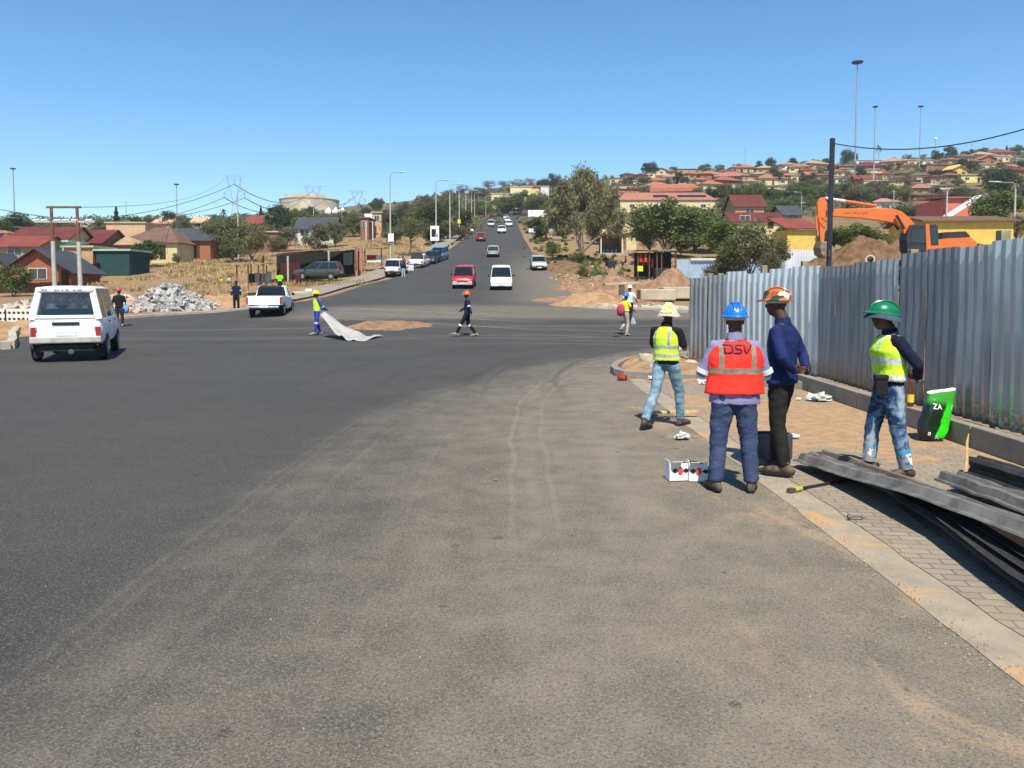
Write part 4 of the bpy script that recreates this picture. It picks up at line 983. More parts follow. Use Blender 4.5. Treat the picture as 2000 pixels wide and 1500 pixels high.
# white pickup
g=G(522,622)
vp=thing('pickup','white pickup truck with open load bed turning left at the crossing','pickup',(g.x-.15,g.y+.0,T(g.x,g.y)+.05),R(8))
def pickup(t):
    L,W=4.9,1.72; hw=W/2
    b=B()
    for s_ in (-1,1): b.bbox((s_*hw,0.0,.62),(s_*(hw-.06),2.2,1.08)); 
    b.bbox((-hw+.06,0,.62),(hw-.06,2.2,.68)); b.bbox((-hw+.06,2.14,.68),(hw-.06,2.2,1.08)); b.build('load_bed',WHITE,t,bevel=.015)
    b=B(); b.box((0,-.025,.86),(W-.10,.05,.44)); b.build('tailgate',WHITE,t,bevel=.015)
    for s_ in (-1,1): b=B(); b.box((s_*(hw-.035),-.03,.86),(.09,.06,.34)); b.build('tail_lamp',TL,t,bevel=.01)
    b=B(); rings=[]
    for y,zt,w_ in ((2.22,1.06,.99),(2.6,1.08,1),(3.5,1.08,1),(3.75,1.02,.99),(4.5,.96,.96),(4.8,.86,.9),(4.9,.7,.86)):
        w_=w_*hw; rings.append([(-w_*.93,y,.42),(-w_,y,.6),(-w_*.97,y,zt-.05),(-w_*.9,y,zt),(w_*.9,y,zt),(w_*.97,y,zt-.05),(w_,y,.6),(w_*.93,y,.42)])
    b.loft(rings); b.build('cab_body',WHITE,t,smooth=35)
    b=B(); b.bbox((-.66,2.36,1.56),(.66,3.15,1.63)); b.build('roof',WHITE,t,bevel=.03)
    b=B()
    for s_ in (-1,1):
        for a,c in (((s_*.80,2.24,1.05),(s_*.66,2.38,1.6)),((s_*.80,3.65,1.05),(s_*.66,3.12,1.6)),((s_*.80,2.75,1.05),(s_*.66,2.72,1.6))): b.tube([a,c],.032,6)
    b.build('pillars',WHITE,t)
    def pn(n,q):
        bb=B(); bb.slab(q,.004); bb.build(n,GL,t)
    pn('rear_window',[(.76,2.25,1.1),(-.76,2.25,1.1),(-.64,2.39,1.57),(.64,2.39,1.57)])
    pn('windscreen',[(-.76,3.64,1.1),(.76,3.64,1.1),(.64,3.13,1.57),(-.64,3.13,1.57)])
    for s_ in (-1,1): pn('side_window',[(s_*.79,2.28,1.09),(s_*.79,3.6,1.09),(s_*.665,3.1,1.57),(s_*.665,2.42,1.57)])
    b=B(); b.box((0,2.6,1.15),(1.3,.14,.45)); b.build('seat',INTR,t,bevel=.05)
    for s_ in (-1,1):
        for y in (.95,3.95): 
            wheel(t,s_*(hw-.1),y,.35,.22,s_); b=B(); b.prism([(y+math.cos(a)*.42,.35+math.sin(a)*.42) for a in [i/14*math.pi for i in range(15)]],s_*(hw*.9),s_*(hw+.004),'x'); b.build('wheel_arch',PLAST,t)
        b=B(); b.box((s_*(hw+.1),3.5,1.18),(.17,.09,.15)); b.build('mirror',PLAST,t,bevel=.02)
        b=B(); b.box((s_*hw*.7,4.88,.76),(.28,.06,.14)); b.build('headlight',HL,t,bevel=.01)
    b=B(); b.box((0,-.1,.52),(1.5,.14,.12)); b.build('rear_bumper',CHR,t,bevel=.03); b=B(); b.box((0,-.18,.56),(.46,.01,.12)); b.build('number_plate',PLATE,t)
    b=B(); b.box((0,4.93,.5),(1.6,.1,.2)); b.build('front_bumper',PLAST,t,bevel=.03)
    b=B(); b.tube([(-.70,2.0,1.06),(-.62,2.05,1.5),(-.55,2.05,1.6),(.55,2.05,1.6),(.62,2.05,1.5),(.70,2.0,1.06)],.03,8); b.build('roll_bar',PLAST,t,smooth=60)
    b=B(); b.bbox((-.72,.55,.69),(.72,2.0,.98)); b.build('load_cover',PLAST,t,bevel=.03)
    b=B(); b.bbox((-.7,.4,.34),(.7,4.6,.46)); b.build('chassis',PLAST,t)
pickup(vp)
# white wagon at the roadside
HB=[(0,.95),(.5,.98),(2.9,.98),(3.4,.92),(4.1,.82),(4.25,.7)]
def V2_(name,label,cat,px,py,rz,colr,kind,group=None,W=None,**k):
    g=G(px,py); sl_=slope(g.y)
    K=dict(hatch=dict(L=3.9,W=1.64,zb=.24,prof=[(0,.86),(.3,.92),(2.5,.92),(3.0,.88),(3.75,.74),(3.9,.6)],gh=(.05,.45,1.9,2.95,1.42),wy=(.62,3.1),wr=.29,pill=(.35,.66)),
      sedan=dict(L=4.4,W=1.7,zb=.24,prof=[(0,.92),(.2,.96),(.8,.96),(3.1,.92),(4.1,.78),(4.4,.6)],gh=(.55,1.15,2.3,3.2,1.42),wy=(.85,3.5),wr=.3,pill=(.3,.62)),
      wagon=dict(L=4.3,W=1.66,zb=.3,prof=[(0,.96),(.4,.98),(2.9,.98),(3.3,.92),(4.15,.82),(4.3,.68)],gh=(.04,.3,2.25,3.2,1.62),wy=(.75,3.5),wr=.31,pill=(.3,.6)),
      minivan=dict(L=4.3,W=1.66,zb=.32,prof=[(0,.98),(.4,1.0),(3.1,1.0),(3.6,.94),(4.2,.78),(4.3,.64)],gh=(.03,.2,2.75,3.5,1.68),wy=(.75,3.5),wr=.31,pill=(.32,.64)),
      bus=dict(L=4.7,W=1.69,zb=.34,prof=[(0,1.0),(.4,1.02),(3.8,1.02),(4.3,.92),(4.6,.78),(4.7,.6)],gh=(.03,.12,3.4,4.1,1.74),wy=(.9,3.6),wr=.32,pill=(.3,.62,.84)),
      suv=dict(L=4.5,W=1.75,zb=.34,prof=[(0,1.05),(.4,1.08),(3.1,1.08),(3.6,1.02),(4.35,.92),(4.5,.72)],gh=(.05,.35,2.5,3.5,1.72),wy=(.85,3.6),wr=.35,pill=(.3,.62)))[kind]
    K=dict(K); K.update(k); 
    off=V((0,0,0))
    t=vehicle(name,label,cat,(g.x,g.y,T(g.x,g.y)+OFF(g.y)+.01),0,colr,group=group,rear='van' if kind in('minivan','bus') else 'hatch',**K)
    L=K['L']
    m=Matrix.Translation(V((g.x,g.y,T(g.x,g.y)+OFF(g.y)+.01)))@Matrix.Rotation(sl_,4,'X')@Matrix.Rotation(rz,4,'Z')
    if abs(rz)>1.6 or k.get('face'): m=m@Matrix.Translation(V((0,-L,0)))
    t.matrix_world=m; return t
PK='cars parked along the left kerb'; TR='traffic on the climbing road'
wg=V2_('parked_car','white estate car parked at the left kerb with a front door open, seen from behind','car',766,543,R(-4),WHITE,'wagon',PK)
b=B(); b.bbox((.85,2.35,.36),(.9,3.25,.94)); dr=b.build('door',WHITE,wg,bevel=.02); dr.matrix_local=Matrix.Translation(V((.83,3.25,0)))@Matrix.Rotation(R(58),4,'Z')@Matrix.Translation(V((-.85,-3.25,0)))
b=B(); b.tube([(.87,2.38,.94),(.80,2.5,1.45),(.80,2.95,1.45),(.87,3.2,.96)],.02,6); o=b.build('window_frame',WHITE,dr)
sd=V2_('parked_car','white sedan parked with its boot lid raised behind the white estate car','car',812,527,R(-5),WHITE,'sedan',PK)
b=B(); b.box((0,.62,1.35),(1.3,.06,.75),rx=-.35); b.build('boot_lid',PLAST,sd,bevel=.02)
V2_('parked_car','dark maroon car parked between the white sedan and the blue minivan','car',836,519,R(172),DARK,'hatch',PK)
V2_('parked_car','light blue minivan parked facing the camera at the left kerb','minivan',850,514,R(172),BLUE,'minivan',PK)
V2_('car','red minivan with a pale bumper driving towards the camera','minivan',903,567,R(179),RED,'minivan',TR,bar=M('bumper_silver','a9a7a3',.5))
V2_('car','white minibus driving towards the camera beside the red minivan','minibus',979,570,R(181),WHITE,'bus',TR,bar=WHITE)
V2_('car','silver hatchback seen from behind climbing the middle of the road','car',963,506,R(0),SILV,'hatch',TR)
V2_('car','red car seen from behind climbing the left lane','car',939,475,R(2),RED,'hatch',TR)
V2_('car','white car driving down towards the camera above the silver hatchback','car',980,459,R(180),WHITE,'sedan',TR)
V2_('car','white van seen from behind left of the descending white car','van',959,447,R(2),WHITE,'minivan',TR)
V2_('car','white car at the front of the descending queue on the right lane','car',994,446,R(180),WHITE,'hatch',TR)
V2_('car','white car second in the descending queue on the right lane','car',991,437,R(180),WHITE,'hatch',TR)
V2_('car','white car at the back of the descending queue near the crest','car',988,432,R(180),WHITE,'sedan',TR)
V2_('car','pale red car far up the left lane just past the white van','car',967,438,R(2),paint('paint_faded_red',(.5,.12,.1)),'hatch',TR)
V2_('car','white car near the crest above the pale red car','car',972,431,R(2),WHITE,'minivan',TR)
V2_('car','white vehicle farthest up the road at the crest','car',962,427,R(2),WHITE,'minivan',TR)
V2_('car','champagne coloured car standing on the dusty right verge facing the camera','car',1054,532,R(182),GOLD,'hatch')
# boot crate on its roof rack: pale leaves
gq=G(620,548)
sv_=V2_('parked_car','dark green estate car parked in the shade of the long shelter','car',668,549,R(88),GREYD,'suv')
tw=at(1106,458,150)
V2_('parked_car','white pickup parked in the yard left of the big tree trunk','pickup',1102,459,R(80),WHITE,'suv')
V2_('parked_car','silver car parked deep under the trees right of the white pickup','car',1122,457,R(85),SILV,'sedan')
# ---------------- excavator
ED=50.; def_=lambda px,py:at(px,py,ED)
ORG=M('excavator_orange',(.72,.17,.025),.45,var=.10,scale=2.5,spec=.4,c2=(.62,.13,.03)); DKG=M('excavator_dark',(.03,.03,.033),.6,var=.2)
e0=def_(1790,506)
ex=thing('excavator','orange tracked excavator with black cab digging behind the corrugated fence','excavator',(e0.x,ED,e0.z-1.35))
def ep(px,py): q=at(px,py,ED); return (q.x-e0.x,q.z-(e0.z-1.35))
boom=[(1603,413),(1625,411),(1680,410),(1714,409.6),(1731,411),(1745,416),(1758,426),(1770,440),(1757,462),(1750,458),(1746,447),(1732,438),(1708,434),(1670,429),(1626,426),(1604,424)]
b=B(); b.prism([ep(*q) for q in boom],-1.05,-.75,'y'); b.build('boom',ORG,ex,bevel=.03)
# small illegible stencil marks on the boom
b=B()
for i in range(9): 
    x,z=ep(1634+i*5.6,419.5); b.box((x,-1.054,z),(.12 if i%3 else .06,.006,.13))
b.build('stencil_marks',M('stencil_dark_orange',(.33,.08,.02),.6),ex)
b=B(); b.prism([ep(*q) for q in [(1588,393),(1593,389),(1599,389),(1604,397),(1603,412),(1600,424),(1602,436),(1598,474),(1591,474),(1589,440),(1586,424),(1585,402)]],-.95,-.75,'y'); b.build('arm',ORG,ex,bevel=.03)
x1,z1=ep(1600,390); x2,z2=ep(1638,396); x3,z3=ep(1698,405)
b=B(); b.cyl((x1,-.95,z1),(x2,-.95,z2),.085,8); cy_=b.build('arm_cylinder',M('rod_bright',(.8,.8,.8),.35,.3),ex); b=B(); b.cyl((x2,-.9,z2),(x3,-.9,z3),.10,10); b.build('cylinder_barrel',ORG,cy_,smooth=40)
for yy in (-1.25,-.5):
    x1,z1=ep(1732,424); x2,z2=ep(1747,450); b=B(); b.cyl((x1,yy,z1),(x2,yy,z2),.09,8); b.build('boom_cylinder',DKG,ex,smooth=40)
x1,z1=ep(1583,424); x2,z2=ep(1584,452); x4,z4=ep(1584,486); b=B(); b.cyl((x1,-.9,z1),(x2,-.9,z2),.09,8); b.build('bucket_cylinder',ORG,ex,smooth=40); b=B(); b.cyl((x2,-.9,z2),(x4,-.9,z4),.045,8); b.build('bucket_rod',STEEL,ex)
b=B(); b.tube([ (ep(1606,400)[0],-1.2,ep(1606,400)[1]),(ep(1612,412)[0],-1.25,ep(1612,412)[1]),(ep(1608,432)[0],-1.25,ep(1608,432)[1]),(ep(1598,436)[0],-1.2,ep(1598,436)[1]),(ep(1590,428)[0],-1.15,ep(1590,428)[1])],.03,6); b.build('hose',PLAST,ex,smooth=60)
b=B(); pr=[ep(*q) for q in [(1588,474),(1602,474),(1612,488),(1608,500),(1596,506),(1586,498),(1584,486)]]; b.prism(pr,-1.5,-.3,'y'); b.build('bucket',M('bucket_worn','8a7a68',.7,.4,var=.3),ex,bevel=.04)
b=B()
x1,z1=ep(1750,446); x2,z2=ep(1812,500)
cabp=[ep(*q) for q in [(1750,470),(1753,455),(1760,442),(1806,441),(1810,446),(1812,500),(1756,500),(1751,490)]]
b.prism(cabp,-1.35,-.35,'y'); cab=b.build('cab',DKG,ex,bevel=.05)
def pnl(name,pxs,m,y=-1.36,par=None,th=.02):
    b=B(); b.prism([ep(*q) for q in pxs],y-th,y,'y'); return b.build(name,m,par or ex,bevel=0)
pnl('side_window',[(1760,452),(1785,450),(1786,477),(1759,476)],GLV,par=cab); pnl('door_window',[(1794,449),(1807,448),(1810,478),(1797,480)],GLV,par=cab)
pnl('door_pillar',[(1785,441),(1792,441),(1795,482),(1810,482),(1811,502),(1787,502)],ORG,th=.05,par=cab)
pnl('engine_cover',[(1811,470),(1832,468),(1873,466),(1884,476),(1886,492),(1812,502)],ORG,y=-.1,th=1.2)
pnl('air_filter_deck',[(1819,472),(1826,456),(1866,454),(1874,462),(1876,468),(1822,472)],DKG,y=-.2,th=.9)
pnl('counterweight',[(1885,478),(1908,482),(1910,494),(1885,498)],M('counterweight_brown','8a6a48',.7),y=.2,th=1.7)
b=B(); q=ep(1782,500); b.bbox((q[0]-1.7,-1.5,.05),(q[0]+2.4,-.95,.85)); b.build('track',PLAST,ex,bevel=.25); b=B(); b.bbox((q[0]-1.7,.55,.05),(q[0]+2.4,1.1,.85)); b.build('track',PLAST,ex,bevel=.25)
b=B(); b.bbox((q[0]-1.2,-.95,.5),(q[0]+3.6,.9,1.25)); b.build('undercarriage',DKG,ex)
# soil heaps in the site
mound('soil_heap','large brown soil heap beside the excavator behind the fence',(at(1712,480,54).x,54.5,0),8.2,4.0,(at(1700,452,54).z-T(24,54))*.84,DB,n=60,rough=.10,seed=5,fr=.9,flat=1.25)
mound('soil_heap','brown soil heap behind the excavator counterweight',(at(1905,480,57).x,58,0),5,3,(at(1905,466,57).z-T(34,57))*.8,DB,n=30,rough=.1,seed=6,fr=.8)
ez=e0.z-1.35-T(e0.x,50)
mound('soil_platform','flattened soil bank under the excavator tracks',(e0.x+.6,50.2,0),4.6,3.4,ez,DB,n=26,rough=.04,seed=7,flat=2.2)
q=at(1700,503,46); t=thing('pipe','pale concrete pipe lying by the soil heap behind the fence','pipe',(q.x,46,q.z-.1)); b=B()
b.loft([[(math.cos(a)*r_,y,math.sin(a)*r_) for a in [i/20*6.2832 for i in range(20)]] for y,r_ in ((0,.27),(0,.20),(1.6,.20))]+[],cap=False); b.loft([[(math.cos(a)*.27,y,math.sin(a)*.27) for a in [i/20*6.2832 for i in range(20)]] for y in (0,1.6)],cap=False)
o=b.build('pipe_wall',M('pipe_concrete','b3aa92',.9,var=.15),t,smooth=40); o.rotation_euler=(-.35,0,-.5)
# ---------------- trees
def leafmat(name,a,b_,c_=None):
    s=NB(name,.75); p=s.tc.outputs['Object']; g=s.geo
    n=s.noise(p,.9,3,.6); n2=s.n.new('ShaderNodeNewGeometry').outputs['Random Per Island'] 
    c=s.mix(s.ramp(n,.38,.62),a,b_); c=s.mix(s.ma('MULTIPLY',n2,.7),c,c_ or b_); s.color(c)
    s.b.inputs['Specular IOR Level'].default_value=.15
    tr=s.n.new('ShaderNodeBsdfTranslucent'); s.l.new(c,tr.inputs['Color']); ms=s.n.new('ShaderNodeMixShader'); ms.inputs[0].default_value=.22
    out=[q for q in s.n if q.type=='OUTPUT_MATERIAL'][0]; s.l.new(s.b.outputs[0],ms.inputs[1]); s.l.new(tr.outputs[0],ms.inputs[2]); s.l.new(ms.outputs[0],out.inputs[0]); return s.m
LF=dict(dark=leafmat('leaf_dark_green',(.038,.062,.018),(.075,.108,.03)),green=leafmat('leaf_green',(.065,.095,.024),(.128,.158,.05)),
 olive=leafmat('leaf_olive',(.085,.098,.036),(.155,.158,.07)),dull=leafmat('leaf_dull_brown',(.10,.085,.05),(.16,.13,.08),(.11,.11,.05)),
 feather=leafmat('leaf_grey_green',(.12,.125,.055),(.21,.205,.095),(.25,.225,.13)),bare=leafmat('twigs_brown',(.13,.095,.07),(.2,.15,.11)),
 deep=leafmat('leaf_deep',(.034,.052,.018),(.066,.09,.033)),orange=leafmat('leaf_orange_bloom',(.35,.16,.06),(.42,.22,.08)))
BARK=M('bark','5b4a3c',.95,var=.25,scale=6,bump=.6,bs=20,c2='7d6a58')
def crownmesh(rx,ry,rz_,cz,nl,ls,seed,clumps=26,sp=.30,droop=0,fill=.85,gap=0):
    r=random.Random(seed); b=B(); cs=[]
    for i in range(clumps):
        while 1:
            v=V((r.uniform(-1,1),r.uniform(-1,1),r.uniform(-1,1)))
            if v.length<1 and v.length>.25: break
        v=v*fill*(.75+.25*r.random()) if v.length<.6 else v.normalized()*fill*r.uniform(.7,1.02)
        cs.append((v,r.uniform(.6,1.25)*sp))
    vs=b.v; fs=b.f
    for i in range(nl):
        c,s_=cs[i%clumps]
        q=V((r.gauss(0,1),r.gauss(0,1),r.gauss(0,.75))); q=q/max(q.length,.01)*s_*r.random()**.45
        p=V(((c.x+q.x)*rx,(c.y+q.y)*ry,(c.z+q.z)*rz_+cz-abs(r.gauss(0,1))*droop*(.4+.6*r.random())))
        a=V((r.gauss(0,1),r.gauss(0,1),r.gauss(0,.6)-droop*1.2)).normalized(); u=a.orthogonal().normalized(); u=(Matrix.Rotation(r.random()*6.28,3,a)@u)
        l=ls*r.uniform(.6,1.3); w_=l*(.32 if droop else .5); k=len(vs)
        vs+= [tuple(p-a*l*.5),tuple(p+u*w_*.5),tuple(p+a*l*.5),tuple(p-u*w_*.5)]; fs.append((k,k+1,k+2,k+3)); b.mi.append(0)
    return b,cs
_tp={}
TK=dict( # kind: H,W, leaf mat, leaves, leafsize, trunkfrac
 round=(5,5,'dark',5200,.27,.16),green=(6,6,'green',6500,.30,.06),olive=(5,6,'olive',5600,.27,.07),dull=(5,5,'dull',4600,.25,.07),
 deep=(6,5,'deep',5200,.30,.05),acacia=(5,5.5,'olive',3400,.20,.42),conifer=(7,4,'deep',2600,.35,.08),bush=(2,2.6,'green',2600,.15,.0),bare=(4,4,'bare',1700,.22,.2),palm=(5,4,'olive',0,.3,.7),bloom=(5,5,'orange',3800,.24,.1))
def proto(kind,var):
    H,W,lm,nl,ls,tf=TK[kind]; t=thing('tree','x','tree'); r=random.Random(var*31+len(kind))
    b=B(); th=H*tf; top=H*.62
    b.tube([(0,0,-.4),(0.03,0,th*.5),(.08*r.uniform(-1,1),.05,th),(r.uniform(-.2,.2),0,top)],[.045*H*.6,.036*H*.6,.03*H*.6,.01*H],8,side=(1,0,0))
    if kind=='palm':
        cr=B()
        for i in range(26):
            a=i*2.4; e=r.uniform(-.3,.9); pts=[V((0,0,H*.72))]; d=V((math.cos(a)*math.cos(e),math.sin(a)*math.cos(e),math.sin(e)))
            for k in range(5): pts.append(pts[-1]+d*.42); d.z-=.28; d.normalize()
            cr.tube(pts,[(.03,.03),(.16,.01),(.2,.01),(.18,.01),(.1,.01),(.02,.01)],4,side=d.cross(V((0,0,1))))
        cr.build('crown',LF['olive'],t)
    elif kind=='conifer':
        cr=B()
        for i in range(nl):
            z=r.random()**1.2; rad=(1-z)*W*.5*r.uniform(.5,1.05)*(.75+.25*math.sin(z*34)); a=r.random()*6.28; p=V((math.cos(a)*rad,math.sin(a)*rad,H*(.08+.92*z)))
            d=V((math.cos(a),math.sin(a),-.3)).normalized(); u=d.orthogonal(); k=len(cr.v); l=ls*.8
            cr.v+=[tuple(p-d*l),tuple(p+u*l*.35),tuple(p+d*l),tuple(p-u*l*.35)]; cr.f.append((k,k+1,k+2,k+3)); cr.mi.append(0)
        cr.build('crown',LF[lm],t)
    else:
        ch=H*(1-tf)/2
        cb,cs=crownmesh(W*.47,W*.47,ch*.9,H*tf+ch*.98,nl,ls,var*7+hash_(kind),clumps=34,sp=.36 if kind!='bare' else .42)
        cb.build('crown',LF[lm],t)
        for c,s_ in cs[:9 if kind!='bush' else 3]:
            q=V((c.x*W*.44,c.y*W*.44,c.z*ch*.86+H*tf+ch)); a=V((0,0,th*r.uniform(.7,1.1))); m_=a.lerp(q,.5)+V((0,0,-.1*H*.3)); b.tube([a,m_,q],[.022*H*.6,.013*H*.6,.004*H],5)
    b.build('trunk',BARK,t,smooth=60); return t
def hash_(s_): return sum(ord(c)*(i+1) for i,c in enumerate(s_))
TREEN=[0]
def tree(kind,px,py,hpx,wpx,label,Y=None,name=None,group=None,var=None,rz=None,up=True):
    g=G(px,py) if Y is None else at(px,py,Y)
    if Y is not None: g=V((g.x,g.y,g.z))
    H,W=TK[kind][:2]; Yd=g.y; h=hpx/FP*Yd; w_=wpx/FP*Yd
    var=(TREEN[0]%3) if var is None else var; TREEN[0]+=1
    sc=(w_/W,w_/W,h/H); rz=rng.uniform(0,6.28) if rz is None else rz; key=(kind,var)
    nm=name or ('palm_tree' if kind=='palm' else 'bush' if kind=='bush' else 'conifer' if kind=='conifer' else 'tree')
    if key not in _tp: t=proto(kind,var); _tp[key]=t; t.location=g; t.rotation_euler=(0,0,rz); t.scale=sc
    else: t=dup(_tp[key],loc=g,rz=rz,sc=sc)
    t.name=nm; t['label']=label; t['category']={'palm':'palm','bush':'bush'}.get(kind,'tree')
    if 'group' in t: del t['group']
    if group: t['group']=group
    return t
# ---- the tall feathery tree by the road
def bigtree():
    g=G(1138,512); t=thing('tree','tallest tree, feathery grey green with a forked trunk, right of the climbing road','tree',g); S=g.y/FP
    r=random.Random(4)
    def L(px,py,dy=0): return V(((px-1138)*S,dy,(512-py)*S))
    limbs=[[L(1138,515),L(1137,490),L(1135,460),L(1138,430,.3),L(1150,395,.6),L(1145,360,.3),L(1140,335)],[L(1140,490),L(1160,470,-.4),L(1185,452,-.8),L(1215,436,-.8)],[L(1136,495),L(1128,470,.5),L(1124,430,.8),L(1115,395,.8),L(1110,370,.5)],
      [L(1124,430,.8),L(1100,415,0),L(1080,402,-.3)],[L(1138,430,.3),L(1165,400,-.6),L(1178,370,-.8),L(1180,350,-.5)],[L(1150,395,.6),L(1170,380,1),L(1195,372,1.2)],[L(1138,460),L(1120,445,-1),L(1095,432,-1.3)],[L(1160,470,-.4),L(1180,435,.8),L(1200,410,1.2)],[L(1115,395,.8),L(1095,378,.5),L(1085,365,.6)]]
    b=B()
    for i,l_ in enumerate(limbs):
        r0=.30 if i==0 else (.2 if i<3 else .11); n=len(l_); b.tube(l_,[r0*(1-.82*k/(n-1)) for k in range(n)],8)
    b.build('trunk',M('bark_pale','7d6c5c',.95,var=.3,scale=5,bump=.6,bs=16,c2='9a8a78'),t,smooth=60)
    cl=[]
    for px,py,rr in ((1140,345,1.3),(1125,358,1.1),(1158,358,1.2),(1175,365,1.2),(1188,385,1.2),(1195,405,1.2),(1205,425,.9),(1110,375,1.2),(1092,385,1.1),(1085,402,1.1),(1072,412,.9),(1098,410,1.2),(1120,400,1.3),(1145,395,1.3),(1165,400,1.3),(1180,425,1.1),(1100,432,1.1),(1078,432,.9),(1125,430,1.0),(1155,430,1.1),(1135,372,1.2),(1195,445,.7),(1210,442,.6),(1165,445,.9),(1102,362,.7),(1150,335,.8)):
        for k in range(4): cl.append((L(px+r.uniform(-10,10),py+r.uniform(-8,8),r.uniform(-2.4,2.4)),rr*r.uniform(.55,1.1)))
    b=B()
    for i in range(21000):
        c,rr=cl[i%len(cl)]; q=V((r.gauss(0,1),r.gauss(0,1),r.gauss(0,1))); q=q/max(.01,q.length)*rr*r.random()**.4; p=c+q; p.z-=abs(r.gauss(0,.25))
        a=V((r.gauss(0,.7),r.gauss(0,.7),-1)).normalized(); u=Matrix.Rotation(r.random()*6.28,3,a)@a.orthogonal().normalized(); l=r.uniform(.10,.24); w_=l*.34; k=len(b.v)
        b.v+=[tuple(p-a*l),tuple(p+u*w_),tuple(p+a*l),tuple(p-u*w_)]; b.f.append((k,k+1,k+2,k+3)); b.mi.append(0)
    b.build('crown',LF['feather'],t)
bigtree()
# named nearer trees
NT=[('green',1300,502,120,150,'bright green bushy tree above the clothes stall'),('green',1356,494,104,136,'bright green bushy tree behind the pale blue grey fence'),
('olive',1464,552,124,120,'olive brown bushy tree rising just behind the far end of the tall fence',52),('deep',1168,478,64,58,'dark tree directly behind the tallest tree\'s trunk'),
('round',286,522,58,80,'round dark green tree standing alone on the dry grass'),('bush',27,580,74,80,'dense green bush before the orange brick gable'),('bush',345,515,22,20,'small light green sapling right of the round dark tree'),
('olive',432,505,92,84,'big grey green tree left of the carport, behind a lamp post'),('olive',492,512,82,72,'grey green tree touching the big one on its right'),('green',600,470,60,60,'green tree in front of the grey roofed house'),
('dull',622,498,64,70,'brownish green tree directly above the long shelter roof'),('olive',655,482,52,56,'olive tree right of the grey roofed house'),('olive',690,462,52,52,'olive tree left of the small white frame'),
('acacia',802,500,80,84,'flat topped thorn tree with a thin bare trunk by the parked cars'),('bush',1128,522,36,36,'bright green bush at the foot of the tallest tree'),('bush',1140,545,30,28,'lower green bush nearer the road below the tallest tree'),
('bush',1080,500,26,34,'low green shrub on the right road bank'),('bush',1075,486,18,26,'small shrub higher on the right road bank'),('bush',1060,475,14,22,'smallest shrub on the right road bank'),
('green',1400,470,56,60,'leafy green tree right of the school'),('bloom',1412,470,42,34,'orange flowering tree beside the maroon roofs',None),('green',1440,478,46,60,'green tree below the orange flowering tree'),
('deep',1760,462,66,84,'dark green tree behind the excavator boom'),('green',1800,462,46,50,'mid green tree left of the pink house'),('green',1660,496,62,120,'long green hedge like tree under the excavator boom',74),('green',1715,492,44,90,'green shrubbery right under the excavator boom',74),
('green',1942,462,96,112,'large bright green tree at the right edge behind the yellow building',95),('deep',1955,395,70,70,'dark spreading tree above the large bright green one'),('dull',1985,470,52,50,'brown green bush at the far right edge',80),('olive',1848,462,40,46,'olive tree in front of the pink house'),
('deep',845,462,70,74,'dark tree behind the second lamp post'),('deep',1390,445,30,40,'dark tree behind the end of the school roof')]
NT+=[('olive',1424,552,82,80,'olive bushy tree left of the largest olive one behind the fence end',55),('dull',1508,540,84,76,'brownish tree right of the largest olive one behind the fence end',56),('green',1405,505,96,90,'tall green tree between the bright green pair and the maroon roofs',85),('green',1350,460,60,90,'green tree right under the school roof'),('olive',1255,470,70,70,'olive tree hiding the left part of the school'),('green',1540,470,40,50,'small green tree above the sloping red roof',100),('green',1268,492,60,60,'green tree between the open shack and the clothes stall'),('olive',1330,500,56,60,'olive undergrowth tree behind the dark stall frame'),('olive',1410,505,70,70,'olive tree crowding behind the right end of the pale fence'),('dull',1500,545,60,52,'brown green shrub at the foot of the olive tree by the fence end',50),
('dull',1400,552,40,60,'low brown shrub in front of the pale blue grey fence',54),('green',1390,490,60,70,'green tree right of the bright green pair'),('olive',1325,440,40,60,'olive tree in front of the school wall'),('green',1500,470,44,60,'green tree between the maroon roofs and the yellow house'),('deep',1225,470,40,36,'dark tree behind the tan roofed house'),
('green',1620,492,46,60,'green shrub between the excavator arm and the black pole',76),('olive',1790,440,40,50,'olive tree left of the street lamp by the pink house'),('deep',1900,470,50,40,'dark tree between pink and yellow buildings',92),('deep',1055,470,46,50,'dark shrubby tree beside the billboard'),('olive',1100,470,44,50,'olive tree behind the parked white pickup'),
('green',455,512,56,56,'smaller green tree under the big grey green tree'),('olive',545,500,40,50,'olive bush right of the yellow parapet shed'),('deep',845,478,44,60,'dark bushy tree behind the poster lamp'),('olive',770,478,40,50,'olive bush left of the thorn tree'),('olive',875,470,40,50,'olive tree behind the third lamp'),('dull',900,470,30,44,'brown tree overhanging the left pavement'),
('green',405,500,50,46,'green tree right of the slate roofed brick house')]
for n_ in NT:
    k,px,py,h_,w_,lab=n_[:6]; Y=n_[6] if len(n_)>6 else None
    tree(k,px,py,h_,w_,lab,Y=Y)
def where(px):
    for a,c,s_ in ((-50,60,'at the left edge'),(60,170,'behind the twin poled pylon'),(170,260,'by the conifer on the left skyline'),(260,360,'above the brown hipped roof'),(360,480,'left of the first lattice pylon'),(480,560,'between first pylon and reservoir'),(560,680,'below the round reservoir'),
       (680,760,'right of the reservoir'),(760,860,'behind the nearest lamp posts'),(860,960,'left of the road crest'),(960,1080,'above the road crest'),(1080,1215,'behind the tallest tree'),(1215,1290,'above the school\'s left end'),(1290,1400,'above the school\'s right end'),(1400,1480,'near the thinnest mast'),
       (1480,1600,'left of the black pole'),(1600,1664,'between black pole and tallest mast'),(1664,1712,'between the two tallest masts'),(1712,1790,'right of the second mast'),(1790,1850,'below the small white lamp'),(1850,1930,'below the far lattice mast'),(1930,2100,'at the right edge')):
        if px<c: return s_
    return 'at the right edge'
def level(s_): return 'on the ridge' if s_<332 else 'high on the hill' if s_<352 else 'halfway up the hill' if s_<378 else 'low on the hill'
PEND=[]
